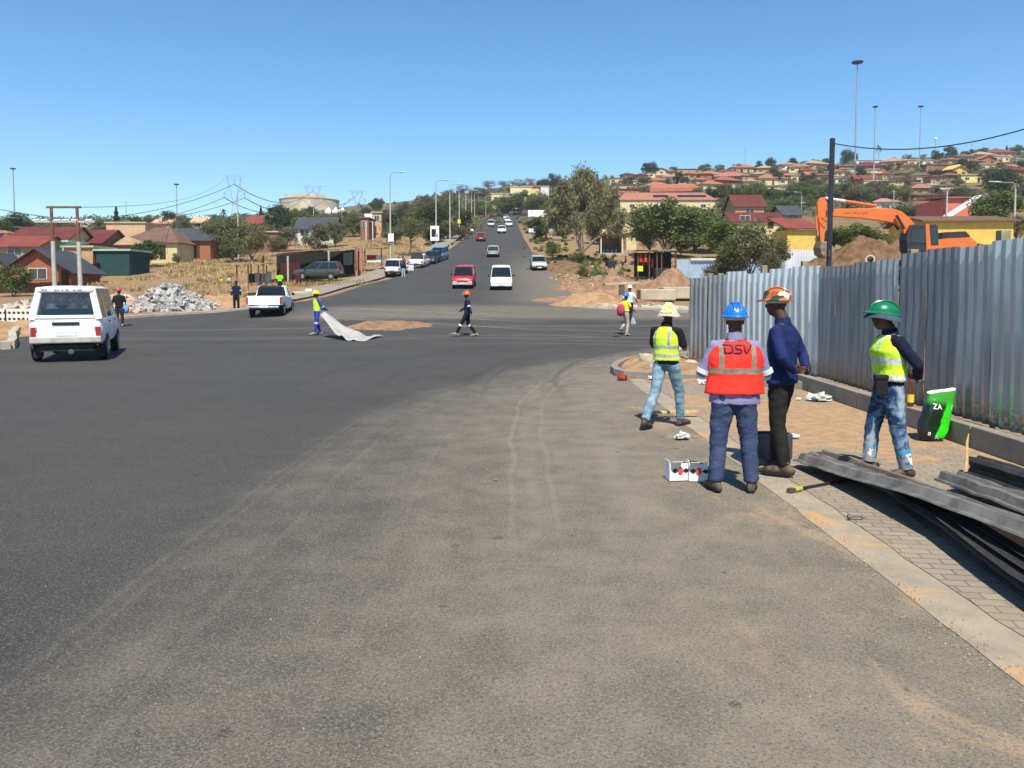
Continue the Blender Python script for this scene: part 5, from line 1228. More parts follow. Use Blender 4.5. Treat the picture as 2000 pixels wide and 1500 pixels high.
CN=dict(round='rounded dark',green='bright green',olive='olive',dull='brownish',deep='deep green',acacia='thorn',conifer='pointed conifer',bush='low bush',bare='bare twiggy',palm='palm',bloom='flowering')
def tr2(kind,px,py,h_,w_,lvl=None,Y=None):
    wd=('wide ' if w_>h_*1.25 else 'tall ' if h_>w_*1.2 else '')
    base=wd+CN[kind]+('' if kind in('bush','palm','conifer') else ' tree')
    t=tree(kind,px,py,h_,w_,'',Y=Y); PEND.append((t,base,(lvl+' ' if lvl else '')+where(px),px)); return t
# left skyline and middle
for a in [('deep',38,470,56,66),('deep',5,478,50,50),('green',85,468,36,44),('dull',118,466,38,36),('bare',145,462,34,34),('conifer',228,460,56,28),('olive',205,462,36,44),('deep',268,456,34,34),('olive',300,455,40,36),('deep',328,456,46,44),('olive',358,462,46,44),('deep',386,450,30,22),('olive',405,452,28,30),
 ('palm',437,440,36,20),('conifer',510,440,38,16),('deep',545,456,58,60),('green',575,452,48,52),('deep',603,440,40,44),('olive',640,448,34,50),('deep',715,425,22,24),('deep',736,418,34,26),('olive',705,462,44,48),('dull',748,448,44,44),('olive',560,480,40,54),('dull',520,482,44,56),('olive',668,448,40,44),('deep',160,475,26,50),('olive',60,478,30,60),
 ('deep',780,462,52,60),('olive',820,452,60,64),('olive',860,440,58,58),('dull',790,430,40,46),('dull',830,415,34,46),('olive',880,430,50,50),('deep',905,452,46,40),('olive',925,432,46,46),('dull',880,400,32,40),('dull',930,395,32,40),('bare',905,380,20,30),('bare',955,372,20,34),('bare',985,362,18,30),('bare',1010,358,20,34),('bare',1035,356,20,30),
 ('deep',942,388,22,24),('green',950,428,40,54),('green',985,425,46,60),('green',1020,422,52,64),('olive',1050,426,56,60),('green',1005,405,34,60),('deep',1062,375,26,34),('deep',1080,372,36,34),('green',1085,440,60,70),('dull',970,432,20,30),('olive',1050,456,36,60)]: tr2(*a)
# hill trees right
for a in [('deep',1262,342,24,20),('deep',1274,342,26,22),('deep',1315,338,14,18),('olive',1376,338,18,24),('olive',1405,340,20,20),('olive',1438,336,18,18),('deep',1483,336,22,16),('deep',1505,334,26,22),('olive',1512,345,26,16),('deep',1547,326,18,20),('deep',1572,326,12,20),('olive',1590,322,12,22),
 ('deep',1615,318,10,20),('deep',1655,322,30,26),('deep',1668,318,22,14),('palm',1716,318,36,14),('olive',1730,308,14,10),('deep',1826,316,24,16),('deep',1855,314,28,28),('deep',1885,308,14,18),('deep',1900,306,16,20),('deep',1922,302,14,20),('conifer',1966,300,16,10),('olive',1985,302,20,30),('deep',1835,312,14,12),
 ('olive',1228,362,18,26),('olive',1262,364,22,30),('deep',1325,362,26,24),('olive',1265,382,18,30),('deep',1340,358,14,16),('olive',1360,388,20,24),('deep',1388,392,26,26),('olive',1442,348,18,22),('deep',1520,358,22,30),('olive',1500,352,14,20),('deep',1575,362,20,22),('olive',1590,385,24,34),
 ('olive',1415,392,34,50),('green',1445,398,38,50),('olive',1480,400,44,50),('green',1510,402,36,40),('green',1535,396,34,50),('green',1560,390,36,50),('olive',1420,415,30,40),('green',1500,425,44,50),('green',1530,432,46,54),('deep',1545,420,34,40),('green',1580,400,40,40),('olive',1460,385,24,40),('green',1590,372,24,30),('olive',1570,415,36,44),
 ('olive',1620,398,38,50),('olive',1650,402,46,60),('olive',1685,405,44,60),('dull',1715,400,36,50),('bare',1735,385,40,44),('olive',1755,400,40,44),('bare',1770,372,30,34),('olive',1640,380,24,40),('dull',1700,382,24,40),
 ('deep',1680,350,24,24),('olive',1735,335,20,22),('olive',1760,330,16,20),('green',1780,352,16,24),('deep',1825,348,16,34),('deep',1850,345,14,30),('deep',1878,328,18,26),('deep',1900,335,20,26),('olive',1870,362,14,24),('olive',1840,390,30,50),('olive',1880,398,34,60),('deep',1935,362,34,44),('dull',1990,400,60,36),('olive',1975,380,40,40),('deep',1990,330,18,22),('olive',1960,345,16,30),('palm',1985,405,60,40),
 ('olive',1210,398,18,26),('deep',1200,372,14,20),('olive',1240,352,12,14),('deep',1305,392,14,24),('olive',1610,358,14,16),('deep',1590,352,16,20),('dull',1660,366,16,40),('olive',1700,370,12,30),('olive',1305,362,16,14),('dull',1350,395,18,30)]: tr2(a[0],a[1],a[2]+2,a[3]*1.12,a[4]*1.15,level(a[2]))
# scrub covering the far slopes: one mass
def scrub(name,label,boxes,n,mats,ls,seed,hgt):
    r=random.Random(seed); b=B()
    for i in range(n):
        x0,x1,y0,y1=boxes[i%len(boxes)]; px=r.uniform(x0,x1); py=r.uniform(y0,y1); 
        g=G(px,py)
        if g.y>690: continue
        mi=r.randrange(len(mats)); h=hgt*r.uniform(.5,1.4); w_=h*r.uniform(.7,1.2)
        for k in range(44):
            p=V((r.gauss(0,1),r.gauss(0,1),r.gauss(0,1))); p=p/max(p.length,.1)*r.random()**.4; p=g+V((p.x*w_,p.y*w_,abs(p.z*h)+h*.15)); a=V((r.gauss(0,1),r.gauss(0,1),r.gauss(0,1))).normalized(); u=a.orthogonal().normalized(); l=ls*r.uniform(.6,1.3)*g.y/300
            q=len(b.v); b.v+=[tuple(p-a*l),tuple(p+u*l*.5),tuple(p+a*l),tuple(p-u*l*.5)]; b.f.append((q,q+1,q+2,q+3)); b.mi.append(mi)
    return tag(b.build(name,mats),label,None,None,'stuff')
scrub('scrub','dry scrub and bush covering the far slopes',[(700,1080,372,440),(780,1080,358,400),(1400,1600,372,425),(1600,1780,368,420),(1180,2000,318,400),(1600,2000,300,345),(780,930,410,460),(1080,1260,350,420)],1350,[LF['dull'],LF['olive'],LF['bare'],LF['green']],.55,3,2.2)
scrub('scrub','dark bush and low trees along the left skyline',[(-60,420,436,462),(400,760,425,465),(-60,400,434,450)],520,[LF['deep'],LF['deep'],LF['olive']],.5,4,3.0)
# ---- dry grass
def grass(name,label,boxes,n,h0,mats,seed,w0=.02):
    r=random.Random(seed); b=B()
    for i in range(n):
        x0,x1,y0,y1=boxes[r.randrange(len(boxes))]; g=G(r.uniform(x0,x1),r.uniform(y0,y1)) if i%6==0 or i==0 else g
        m0=r.randrange(len(mats)) if i%6==0 else m0
        if noise.noise(V((g.x*.12,g.y*.12,1)))<-.02 or xl(g.y)<g.x<xr(g.y): continue
        for k in range(2):
            c=g+V((r.gauss(0,.22),r.gauss(0,.22),-.02)); a=r.random()*6.28; h=h0*r.uniform(.4,1.25); w_=w0*r.uniform(.7,1.5)*(1+g.y/60); q=len(b.v)
            b.v+=[(c.x-w_*math.cos(a),c.y-w_*math.sin(a),c.z),(c.x+w_*math.cos(a),c.y+w_*math.sin(a),c.z),(c.x+r.gauss(0,.3)*h,c.y+r.gauss(0,.3)*h,c.z+h)]; b.f.append((q,q+1,q+2)); b.mi.append(m0)
    return tag(b.build(name,mats),label,None,None,'stuff')
GR=[M('grass_straw','a38c60',.95,var=.2),M('grass_tan','8a6f42',.95,var=.2),M('grass_olive','75693f',.95,var=.2),M('grass_pale','b5a27a',.95,var=.15)]
grass('dry_grass','knee high dry straw coloured grass on the waste ground at left',[(150,480,512,590),(330,720,480,560),(400,760,470,520),(700,900,455,500)],24000,.36,GR,5)
scrub('scrub','low green and brown weeds on the right hand road bank',[(1020,1140,440,530),(1040,1110,465,520),(1130,1240,500,545)],120,[LF['olive'],LF['dull'],LF['green']],.6,8,.35)
grass('dry_grass','sparse dry weeds on the right hand road bank and around the pavement',[(1040,1130,470,560),(590,760,552,592),(1130,1330,500,560)],2600,.35,[GR[2],GR[1],M('grass_green','4d5a28',.9,var=.2)],6)
# ---------------- houses
HC={}
def hm(kind,name,c):
    k=kind+'_'+name.replace(' ','_')
    if k not in HC:
        if kind=='roof':
            s=NB(k,.85); p=s.tc.outputs['Object']; wv=s.n.new('ShaderNodeTexWave'); wv.inputs['Scale'].default_value=3; wv.bands_direction='X'; s.l.new(p,wv.inputs['Vector']); n=s.noise(p,.7,4,.6); 
            a=hx(c); q=s.mix(s.ramp(n,.3,.7),[v*.8 for v in a],[min(1,v*1.12) for v in a]); q=s.mix(s.ma('MULTIPLY',wv.outputs['Fac'],.22),q,[v*.5 for v in a]); s.color(q); HC[k]=s.m
        else: HC[k]=M(k,c,.9,var=.10,scale=1.2)
    return HC[k]
ROOFC=dict(salmon='9c6a58',orange='a3654a',maroon='63332f',red='7d4238',brown='6e5546',grey='6b6c6e',slate='43474d',tan='a58c6c',pink='a67a6c',white='bdbcb4',mint='9cb8a4',brick='8f5844',pale='b8a68c')
WALLC=dict(cream='cbb98e',white='c9c6bd',peach='b89a7c',tan='a98c66',brick='97614a',yellow='d0b058',pink='c46e60',brown='7d5c46',teal='24423f',mint='8dc0ac',gold='b89a60',pale_yellow='cfc07e')
GLD=M('window_dark',(.03,.035,.04),.15,var=.1,spec=.6); DOORM=M('door_brown','4a3426',.6); FRM=M('frame_white','c4c0b4',.7)
_wm={}
def winmesh(w_,h):
    k=(round(w_,1),round(h,1))
    if k not in _wm: b=B(); b.box((0,0,0),(w_,.06,h),mi=0); b.box((0,-.035,0),(w_-.14,.03,h-.14),mi=1); b.box((0,-.05,0),(.05,.03,h-.1),mi=0); _wm[k]=b.mesh('window',[FRM,GLD])
    return _wm[k]
def house(label,px,py,wpx,rt,roof,wall,d=None,h=2.7,rh=None,rz=0,Y=None,nwin=None,door=True,over=.45,ridge=None,chim=False,found=3,name='house',group=None,win=True,cat='house',base=None):
    g=G(px,py) if Y is None else at(px,py,Y)
    w_=wpx/FP*g.y; d=d or w_*.75; t=thing(name,label,cat,g,rz,group)
    wm=hm('wall',wall,WALLC[wall]); rm=hm('roof',roof,ROOFC[roof])
    b=B(); 
    if rt=='gable': # ridge along x, gables left right
        b.bbox((-w_/2,0,-found),(w_/2,d,h)); b.prism([(0,h),(d,h),(d/2,h+(rh or d*.28))],-w_/2,w_/2,'x')
    elif rt=='gablef': # gable faces camera
        b.bbox((-w_/2,0,-found),(w_/2,d,h)); b.prism([(-w_/2,h),(w_/2,h),(0,h+(rh or w_*.28))],0,d,'y')
    else: b.bbox((-w_/2,0,-found),(w_/2,d,h))
    b.build('wall',wm,t)
    b=B(); o=over; W2=w_/2+o; rh=rh or min(d,w_)*.26
    if rt=='hip':
        rl=max(0,w_/2-d/2)*.95 if ridge is None else ridge*w_/2
        A=[(-W2,-o,h),(W2,-o,h),(W2,d+o,h),(-W2,d+o,h),(-rl,d/2,h+rh),(rl,d/2,h+rh)]
        b.add([(x,y,z-.10) for x,y,z in A[:4]]+A,[(3,2,1,0),(0,1,5,4),(1,2,6,5),(2,3,7,6),(3,0,4,7),(4,5,9,8),(6,7,8,9),(5,6,9),(7,4,8)])
    elif rt=='gable':
        th=.12; e=rh/(d/2)*o
        b.prism([(-o,h-e),(d/2,h+rh),(d+o,h-e),(d+o,h-e+th),(d/2,h+rh+th),(-o,h-e+th)],-W2,W2,'x')
    elif rt=='gablef':
        th=.12; e=rh/(w_/2)*o
        b.prism([(-W2,h-e),(0,h+rh),(W2,h-e),(W2,h-e+th),(0,h+rh+th),(-W2,h-e+th)],-o,d+o,'y')
    elif rt=='shed':
        b.slab([(-W2,-o,h+.02),(W2,-o,h+.02),(W2,d+o,h+rh),(-W2,d+o,h+rh)],.12)
    else: b.bbox((-W2+o*.4,-o*.6,h),(W2-o*.4,d+o*.6,h+.22))
    ro=b.build('roof',rm,t)
    if chim: b=B(); b.bbox((w_*.2,d*.4,h+rh*.3),(w_*.2+.5,d*.4+.5,h+rh+.6)); b.build('chimney',wm,ro)
    if win:
        n=nwin if nwin is not None else max(1,min(4,int(w_/3.4))); 
        xs=[-w_/2+w_*(i+.5)/n for i in range(n)]; k=len(xs)//2
        for i,x in enumerate(xs):
            if door and n>1 and i==k:
                b=B(); b.box((x,-.02,1.0),(.9,.08,2.0)); b.build('door',DOORM,t)
            else:
                o_=bpy.data.objects.new('window',winmesh(min(1.7,w_/n*.55),1.1)); col.objects.link(o_); o_.parent=t; o_.location=(x,-.03,1.55)
    return t
RN=dict(salmon='salmon',orange='orange',maroon='maroon',red='red',brown='brown',grey='grey',slate='slate',tan='tan',pink='pink',white='white',mint='mint',brick='rust',pale='pale')
def hh(px,py,w_,rt,roof,wall,**k):
    t=house('',px,py,w_,rt,roof,wall,rz=k.pop('rz',rng.uniform(-.35,.35)),**k)
    kind={'hip':'hipped','gable':'pitched','gablef':'gabled','flat':'flat','shed':'sloping'}[rt]
    PEND.append((t,f'{wall.replace("_"," ")} house with {kind} {RN[roof]} roof',level(py)+' '+where(px),px)); t['group']='houses on the hillside'; return t
HL_=[(1205,359,24,'flat','grey','cream'),(1228,351,20,'hip','brown','tan'),(1256,353,20,'hip','maroon','tan'),(1272,348,14,'flat','grey','cream'),(1292,342,18,'gablef','orange','cream'),(1308,357,26,'hip','pink','white'),(1252,366,26,'flat','pale','cream'),(1286,365,28,'hip','orange','gold'),
(1293,378,50,'hip','salmon','white'),(1338,380,44,'hip','tan','white'),(1346,341,40,'flat','grey','tan'),(1357,351,28,'hip','orange','peach'),(1388,351,34,'hip','orange','brick'),(1395,374,40,'hip','orange','cream'),(1228,385,40,'flat','maroon','pink'),(1217,374,36,'flat','brown','peach'),(1315,388,70,'gable','brick','brick'),(1332,358,16,'flat','tan','peach'),
(1430,357,54,'hip','salmon','tan'),(1455,338,46,'hip','salmon','peach'),(1494,339,28,'hip','tan','tan'),(1538,332,28,'hip','pink','white'),(1562,337,34,'hip','salmon','cream'),(1600,331,40,'hip','tan','tan'),(1536,356,26,'hip','orange','tan'),(1552,356,12,'flat','pale','cream'),(1510,362,50,'hip','salmon','cream'),(1465,357,28,'flat','slate','tan'),
(1466,368,24,'hip','pink','pale_yellow'),(1425,366,46,'hip','brick','brown'),(1592,354,28,'gable','orange','tan'),(1632,336,18,'flat','red','brown'),(1652,336,22,'flat','tan','brown'),(1655,342,24,'flat','pale','cream'),(1718,324,84,'flat','white','white'),(1698,336,50,'hip','maroon','brick'),(1745,326,38,'hip','pink','cream'),(1782,324,34,'flat','white','cream'),
(1698,344,24,'flat','pale','cream'),(1720,353,26,'shed','pale','peach'),(1736,354,24,'hip','red','cream'),(1650,361,32,'shed','red','white'),(1692,363,34,'gable','red','brown'),(1702,368,26,'flat','pale','cream'),(1732,370,36,'flat','pale','pale_yellow'),(1773,353,22,'hip','brown','tan'),(1795,357,30,'hip','brown','cream'),(1608,356,22,'hip','brown','tan'),
(1608,384,18,'hip','pink','pink'),(1730,415,38,'hip','pink','white'),(1788,368,20,'flat','maroon','brown'),(1810,385,48,'hip','salmon','tan'),(1806,400,40,'shed','brown','brick'),(1840,335,60,'flat','brick','brick'),(1874,345,32,'gablef','yellow_' if 0 else 'tan','yellow'),(1900,357,38,'flat','pale','pale_yellow'),(1862,357,30,'hip','brown','brown'),(1832,360,24,'hip','maroon','tan'),
(1888,317,34,'hip','brown','tan'),(1926,313,36,'hip','tan','tan'),(1958,309,46,'hip','red','tan'),(1930,322,26,'gablef','orange','brick'),(1928,334,28,'flat','pale','cream'),(1956,317,36,'flat','white','cream'),(1966,332,24,'flat','brick','brick'),(1990,323,14,'flat','white','white'),(1996,348,40,'hip','maroon','brown'),(1936,345,28,'flat','pale','cream'),
(1884,397,60,'gable','slate','tan'),(1520,388,36,'shed','white','tan'),(1568,418,30,'shed','mint','mint'),(1416,345,20,'hip','red','cream'),(1480,352,18,'hip','tan','peach'),(1574,345,18,'hip','red','tan'),(1622,350,20,'hip','brick','cream'),(1812,325,16,'flat','pale','white'),(1822,335,18,'hip','salmon','cream'),(1908,327,18,'hip','brick','tan'),(1862,323,20,'hip','salmon','tan'),(1978,338,20,'gable','orange','cream'),(1772,336,22,'hip','red','peach'),(1760,362,22,'hip','brown','cream'),(1950,356,24,'hip','salmon','tan'),
(1310,345,14,'hip','orange','tan'),(1240,342,16,'hip','brown','tan'),(1370,364,20,'hip','salmon','peach'),(1404,352,16,'flat','white','cream'),(1640,347,20,'hip','orange','cream'),(1528,346,14,'hip','orange','cream')]
for a in HL_: hh(a[0],a[1],a[2]*1.16,*a[3:],h=2.9,over=.7)
# named nearer buildings on the right
def solar(t,x0,x1,y,z,sl):
    b=B(); b.box(((x0+x1)/2,y,z),(x1-x0,1.6,.08),rx=sl); o=b.build('solar_panels',M('solar_panel',(.01,.012,.03),.2,var=.3,scale=3,spec=.6),t); return o
sc_=house('long cream school building with salmon roof and dark solar panels','1304' and 1304,412,184,'hip','salmon','cream',d=12,h=3.4,rh=3.0,nwin=4,found=5,ridge=.86,name='school',cat='school')
sw=184/FP*G(1304,412).y; solar(sc_,-sw*.14,sw*.02,2.4,3.4+1.55,R(24)); solar(sc_,sw*.12,sw*.42,2.4,3.4+1.55,R(24))
house('maroon tiled house with grey walls above the orange flowering tree',1464,428,56,'gable','maroon','tan',h=2.6,rh=2.4,Y=150,d=7)
house('wide house with pink maroon roof behind the orange flowering tree',1480,446,100,'gable','maroon','cream',h=1.2,rh=1.6,Y=125,d=7)
house('flat grey roofed outbuilding right of the maroon roofs',1548,442,36,'gable','slate','tan',h=2,rh=1.6,Y=128,d=6)
house('yellow house with a sloping red roof left of the excavator arm',1566,490,60,'shed','red','yellow',h=2.4,rh=1.6,Y=88,d=4,rz=.1,win=False)
house('bright pink house behind the yellow building',1882,448,68,'shed','pink','pink',h=4.2,rh=.6,Y=105,d=8,win=False)
q=at(1878,410,102); b=B(); b.slab([(-2.9,-.2,-1.6),(2.6,-.2,1.9),(2.6,2.4,1.9),(-2.9,2.4,-1.6)],.12); o=b.build('canopy_roof',M('sheet_bright_white','d5d2cc',.5),loc=(q.x,101,q.z)); tag(o,'bright white sloping roof sheet against the pink house','roof sheet')
house('long low yellow building with thin grey roof behind the excavator',1892,480,166,'gable','brown','yellow',h=2.3,rh=.7,Y=72,d=8,rz=-.06,found=2,win=False,name='building',cat='building')
# left hand houses
house('large maroon roofed house at the far left behind the slate roofed one',70,508,112,'gable','maroon','cream',h=2.4,rh=2.1,Y=100,d=8)
house('maroon roofed house with brown gable between the twin poles and teal wall',152,505,92,'gable','maroon','brown',h=2.2,rh=1.9,Y=105,d=8)
house('low red roofed house at the left edge',30,516,92,'gable','red','tan',h=2.1,rh=1.2,Y=88,d=6)
WALLC['orangebrick']='93583e'
house('orange brick house with slate gable roof and one white window',75,566,118,'gablef','slate','orangebrick',h=1.9,rh=2.0,Y=74,d=7,nwin=1,over=.6,rz=.12)
house('dark gabled shed at the very left edge',-5,565,60,'gablef','slate','brown',h=2,rh=1.6,Y=78,win=False,name='shed',cat='shed')
house('pale mint painted outbuilding between the twin poles',118,532,30,'flat','mint','mint',h=3.6,Y=92,d=4,win=False,name='outbuilding',cat='outbuilding')
house('tan brick outbuilding right of the twin poles',154,532,56,'flat','pale','tan',h=2.9,Y=90,d=5,win=False,name='outbuilding',cat='outbuilding')
house('dark teal sheet metal building left of the round dark tree',221,532,64,'flat','mint','teal',h=2.5,Y=90,d=5,win=False,name='outbuilding',cat='outbuilding')
house('small house with brown roof and pale pink wall above the teal building',228,500,70,'hip','tan','pink',h=1.6,rh=1.4,Y=108,d=6,win=False)
house('large house with broad brown hipped roof and cream wall',290,506,112,'hip','brown','cream',h=2.4,rh=2.6,Y=112,d=10,ridge=.25)
house('pale flat roofed house behind the broad brown roof',246,470,76,'flat','pale','peach',h=3.4,Y=150,d=8,win=False)
house('dark slate roofed brick house with white framed carport at left',358,503,106,'gable','slate','brick',h=2.7,rh=2.0,Y=118,d=9)
house('house with bright red roof above the big grey green tree',494,455,30,'gable','red','cream',h=2.4,rh=2.4,Y=200,d=8,win=False)
house('small salmon house right of the conifer on the left skyline',316,452,38,'gable','pink','peach',h=2.2,Y=210,d=7)
house('salmon house left of the big grey green tree',386,452,34,'gable','pink','peach',h=2.2,Y=200,d=7)
house('salmon roofed house at the far left edge above the red one',0,478,30,'hip','salmon','cream',h=2,Y=130)
house('white flat house far behind the twin poles',160,448,30,'flat','white','white',h=3,Y=260,win=False)
house('white house on the left skyline right of the twin poles',178,446,18,'flat','white','white',h=3,Y=280,win=False)
house('grey roofed house with white gutter between the trees at centre left',614,470,74,'gable','slate','white',h=2.4,rh=2.4,Y=150,d=8)
house('small yellow house peeping out right of the grey roof',650,448,20,'gablef','tan','yellow',h=2.2,Y=190,win=False)
house('brown carport shed with pale parapet above the orange bricks',521,476,42,'flat','pale','brown',h=1.9,Y=130,win=False,name='shed',cat='shed')
for i,(px,py,w_,rt,rf,wl,lab) in enumerate(((724,455,34,'gable','red','white','red roofed shop with white front and dark opening'),(736,440,18,'flat','pale','peach','cream topped shop front behind the red roofed shop'),(712,452,16,'flat','brown','brown','small brown shop left of the red roofed shop'))): house(lab,px,py,w_,rt,rf,wl,Y=170-i*8,h=2.6,d=7,name='shop',cat='shop')
house('long white building on the ridge above the road crest',986,394,52,'flat','white','cream',h=3.4,Y=330,d=8)
house('white building with brown doorway right of the long one above the crest',1018,384,42,'flat','white','cream',h=4.2,Y=340,d=8,nwin=1)
house('small white house left of the tallest tree on the ridge',1064,382,16,'flat','white','white',h=4,Y=340,win=False)
house('cream house between the ridge buildings and the tallest tree',1044,378,18,'gable','red','cream',h=3,Y=350,win=False)
# open fronted shack and house behind
t=house('tan roofed house right of the tallest tree, above the clothes stall',1222,486,42,'hip','tan','cream',Y=124,h=2.6,rh=2,d=6,win=False)
q=at(1198,494,112); t=thing('shack','open fronted shack with tan roof and dark interior','shack',q)
w_=48/FP*112
b=B(); b.bbox((-w_/2,2.6,-1),(w_/2,2.75,2.7)); b.build('wall',hm('wall','brown',0) if 'wall_brown' in HC else BARK,t)
for x in (-w_/2,w_/2-.5,w_/2): b=B(); b.bbox((x-.08,0,-1),(x+.08,.16,2.7)); b.build('post',FRM,t)
b=B(); b.bbox((w_/2-.5,.1,-.5),(w_/2-.1,2.6,2.7)); b.build('side_wall',hm('wall','tan','a98c66'),t)
b=B(); b.slab([(-w_/2-.3,-.4,2.7),(w_/2+.5,-.4,2.7),(w_/2+.3,3,3.6),(-w_/2-.1,3,3.6)],.12); b.build('roof',hm('roof','tan',ROOFC['tan']),t)
b=B(); b.bbox((-w_/2-.2,-.5,-.8),(w_/2+.6,3,-.02)); b.build('floor_slab',M('kerb_pale','a59c8d'),t)
for i in range(4): b=B(); b.box((-w_/2+.5+i*.6,1.2,.45),(.4,.5,.9)); tag(b.build('crate',M('crate_blue','27324e',.8,var=.3),loc=t.location+V((0,0,0)),bevel=.05),('first','second','third','fourth')[i]+' dark blue bundle from the left inside the open shack','bundle','bundles inside the open shack')
# ---------------- pylons, lamp posts, masts, shelter, props
POLE=M('pole_concrete','a7a79c',.85,var=.12,scale=2); POLED=M('pole_wood','6a4a3a',.9,var=.25,scale=2); MAST=M('mast_steel','9a9da0',.5,.4,var=.1); LAMPH=M('lamp_housing','b9bcbd',.5)
def lamp(px,py,ytop,label,arm=1.9,side=1,group='street lamps along the left pavement',sign=None,r=.085,Y=None):
    g=G(px,py) if Y is None else at(px,py,Y); H=(py-ytop)/FP*g.y; t=thing('street_lamp',label,'street lamp',g,0,group)
    b=B(); b.tube([(0,0,-.5),(0,0,H*.55),(0,0,H*.85)],[r*1.5,r*1.15,r],8); b.build('post',POLE,t,smooth=60)
    b=B(); b.tube([(0,0,H*.85),(0,0,H*.96),(side*.25,0,H),(side*arm*.6,0,H+.05)],[r*.75,r*.6,r*.5,r*.4],6); b.build('arm',MAST,t,smooth=60)
    b=B(); b.tube([(side*arm*.55,0,H+.05),(side*arm*.7,0,H+.07),(side*(arm+.2),0,H+.12)],[(.09,.05),(.16,.09),(.08,.05)],8,side=(0,1,0)); b.build('lamp_head',LAMPH,t,smooth=60)
    return t,g,H
LP=[(763,512,340,'street lamp nearest the camera on the left pavement with a white and black board'),(852,492,355,'second street lamp up the left pavement, carrying the picture poster'),(879,483,362,'third street lamp up the left pavement'),(897,463,364,'fourth street lamp up the left pavement, with a yellow sign'),
 (910,447,373,'fifth street lamp up the left pavement'),(921,440,374,'sixth street lamp up the left pavement'),(927,438,377,'seventh street lamp up the left pavement'),(949,430,384,'eighth and farthest street lamp near the road crest')]
for i,(px,py,yt,lab) in enumerate(LP):
    t,g,H=lamp(px,py,yt,lab)
    S=g.y/FP
    def board(name,px0,py0,px1,py1,m,cat,lab,extra=None):
        b=B(); w_=(px1-px0)*S; h=(py1-py0)*S; b.box((0,0,0),(w_,.06,h)); o=b.build(name,m,bevel=.0); p=V((g.x+((px0+px1)/2-px)*S,g.y-.22,g.z+(py-(py0+py1)/2)*S)); o.location=p; tag(o,lab,cat); 
        if extra: extra(o,w_,h)
        return o
    BW=M('board_white','d8d8d4',.5,var=.03); BK=M('board_dark','20242a',.6)
    if i==0:
        def ex_(o,w_,h): b=B(); b.box((0,-.035,-h*.39),(w_*.92,.012,h*.14)); b.build('print_band',BK,o)
        board('sign_board',759,457,770,476,BW,'sign','small white board with a black bottom band on the nearest lamp post',ex_)
    if i==1:
        def ex_(o,w_,h):
            b=B(); b.box((-.1*w_,-.035,.02*h),(w_*.5,.012,h*.52)); b.build('print_picture',BK,o); b=B(); b.box((.22*w_,-.045,-.15*h),(w_*.3,.012,h*.2)); b.build('print_patch',M('board_grey','8b8f8c',.6),o)
        board('poster',841,442,858,471,BW,'poster','tall white poster with a dark picture on the second lamp post',ex_)
    if i==3: board('sign_board',894,429,900,437,M('board_yellow','c9bb3a',.6),'sign','small yellow sign on the fourth lamp post')
lamp(466,508,374,'grey lamp post in the dry grass left of the shelter',arm=.5,group=None)
lamp(613,455,398,'plain pole with a cross bar below the reservoir',arm=.4,group=None)
for px,py,yt,lab in ((787,430,386,'thin pale pole behind the nearest lamp posts'),(752,432,390,'thin pale pole left of the nearest street lamp')): lamp(px,py,yt,lab,arm=.6,group=None)
lamp(1848,440,363,'street lamp with white head left of the pink house',side=-1,arm=2.2,group='street lamps behind the site fence',Y=85)
lamp(1981,440,358,'street lamp at the right edge before the bright green tree',side=-1,arm=2.6,group='street lamps behind the site fence',Y=80)
lamp(1565,430,377,'street lamp among the hill trees left of the excavator arm',side=-1,arm=2,group='street lamps behind the site fence')
lamp(1705,368,323,'curved arm lamp below the second tall mast',side=1,arm=5,group=None)
for px,py,yt,lab,m_ in ((1777,440,355,'thin brown pole left of the tree behind the excavator cab',POLED),(1822,440,348,'brown wooden pole right of the excavator cab',POLED),(1745,415,372,'short pale pole behind the excavator boom',POLE),(1432,398,362,'short white column standing among hill trees',POLE)):
    g=G(px,py); H=(py-yt)/FP*g.y; t=thing('pole',lab,'pole',g); b=B(); b.tube([(0,0,-1),(0,0,H)],[.13 if px!=1432 else .55,.10 if px!=1432 else .5],8); b.build('post',m_,t); 
    if px!=1432: b=B(); b.box((0,0,H-.4),(1.0,.1,.1)); b.build('cross_arm',m_,t)
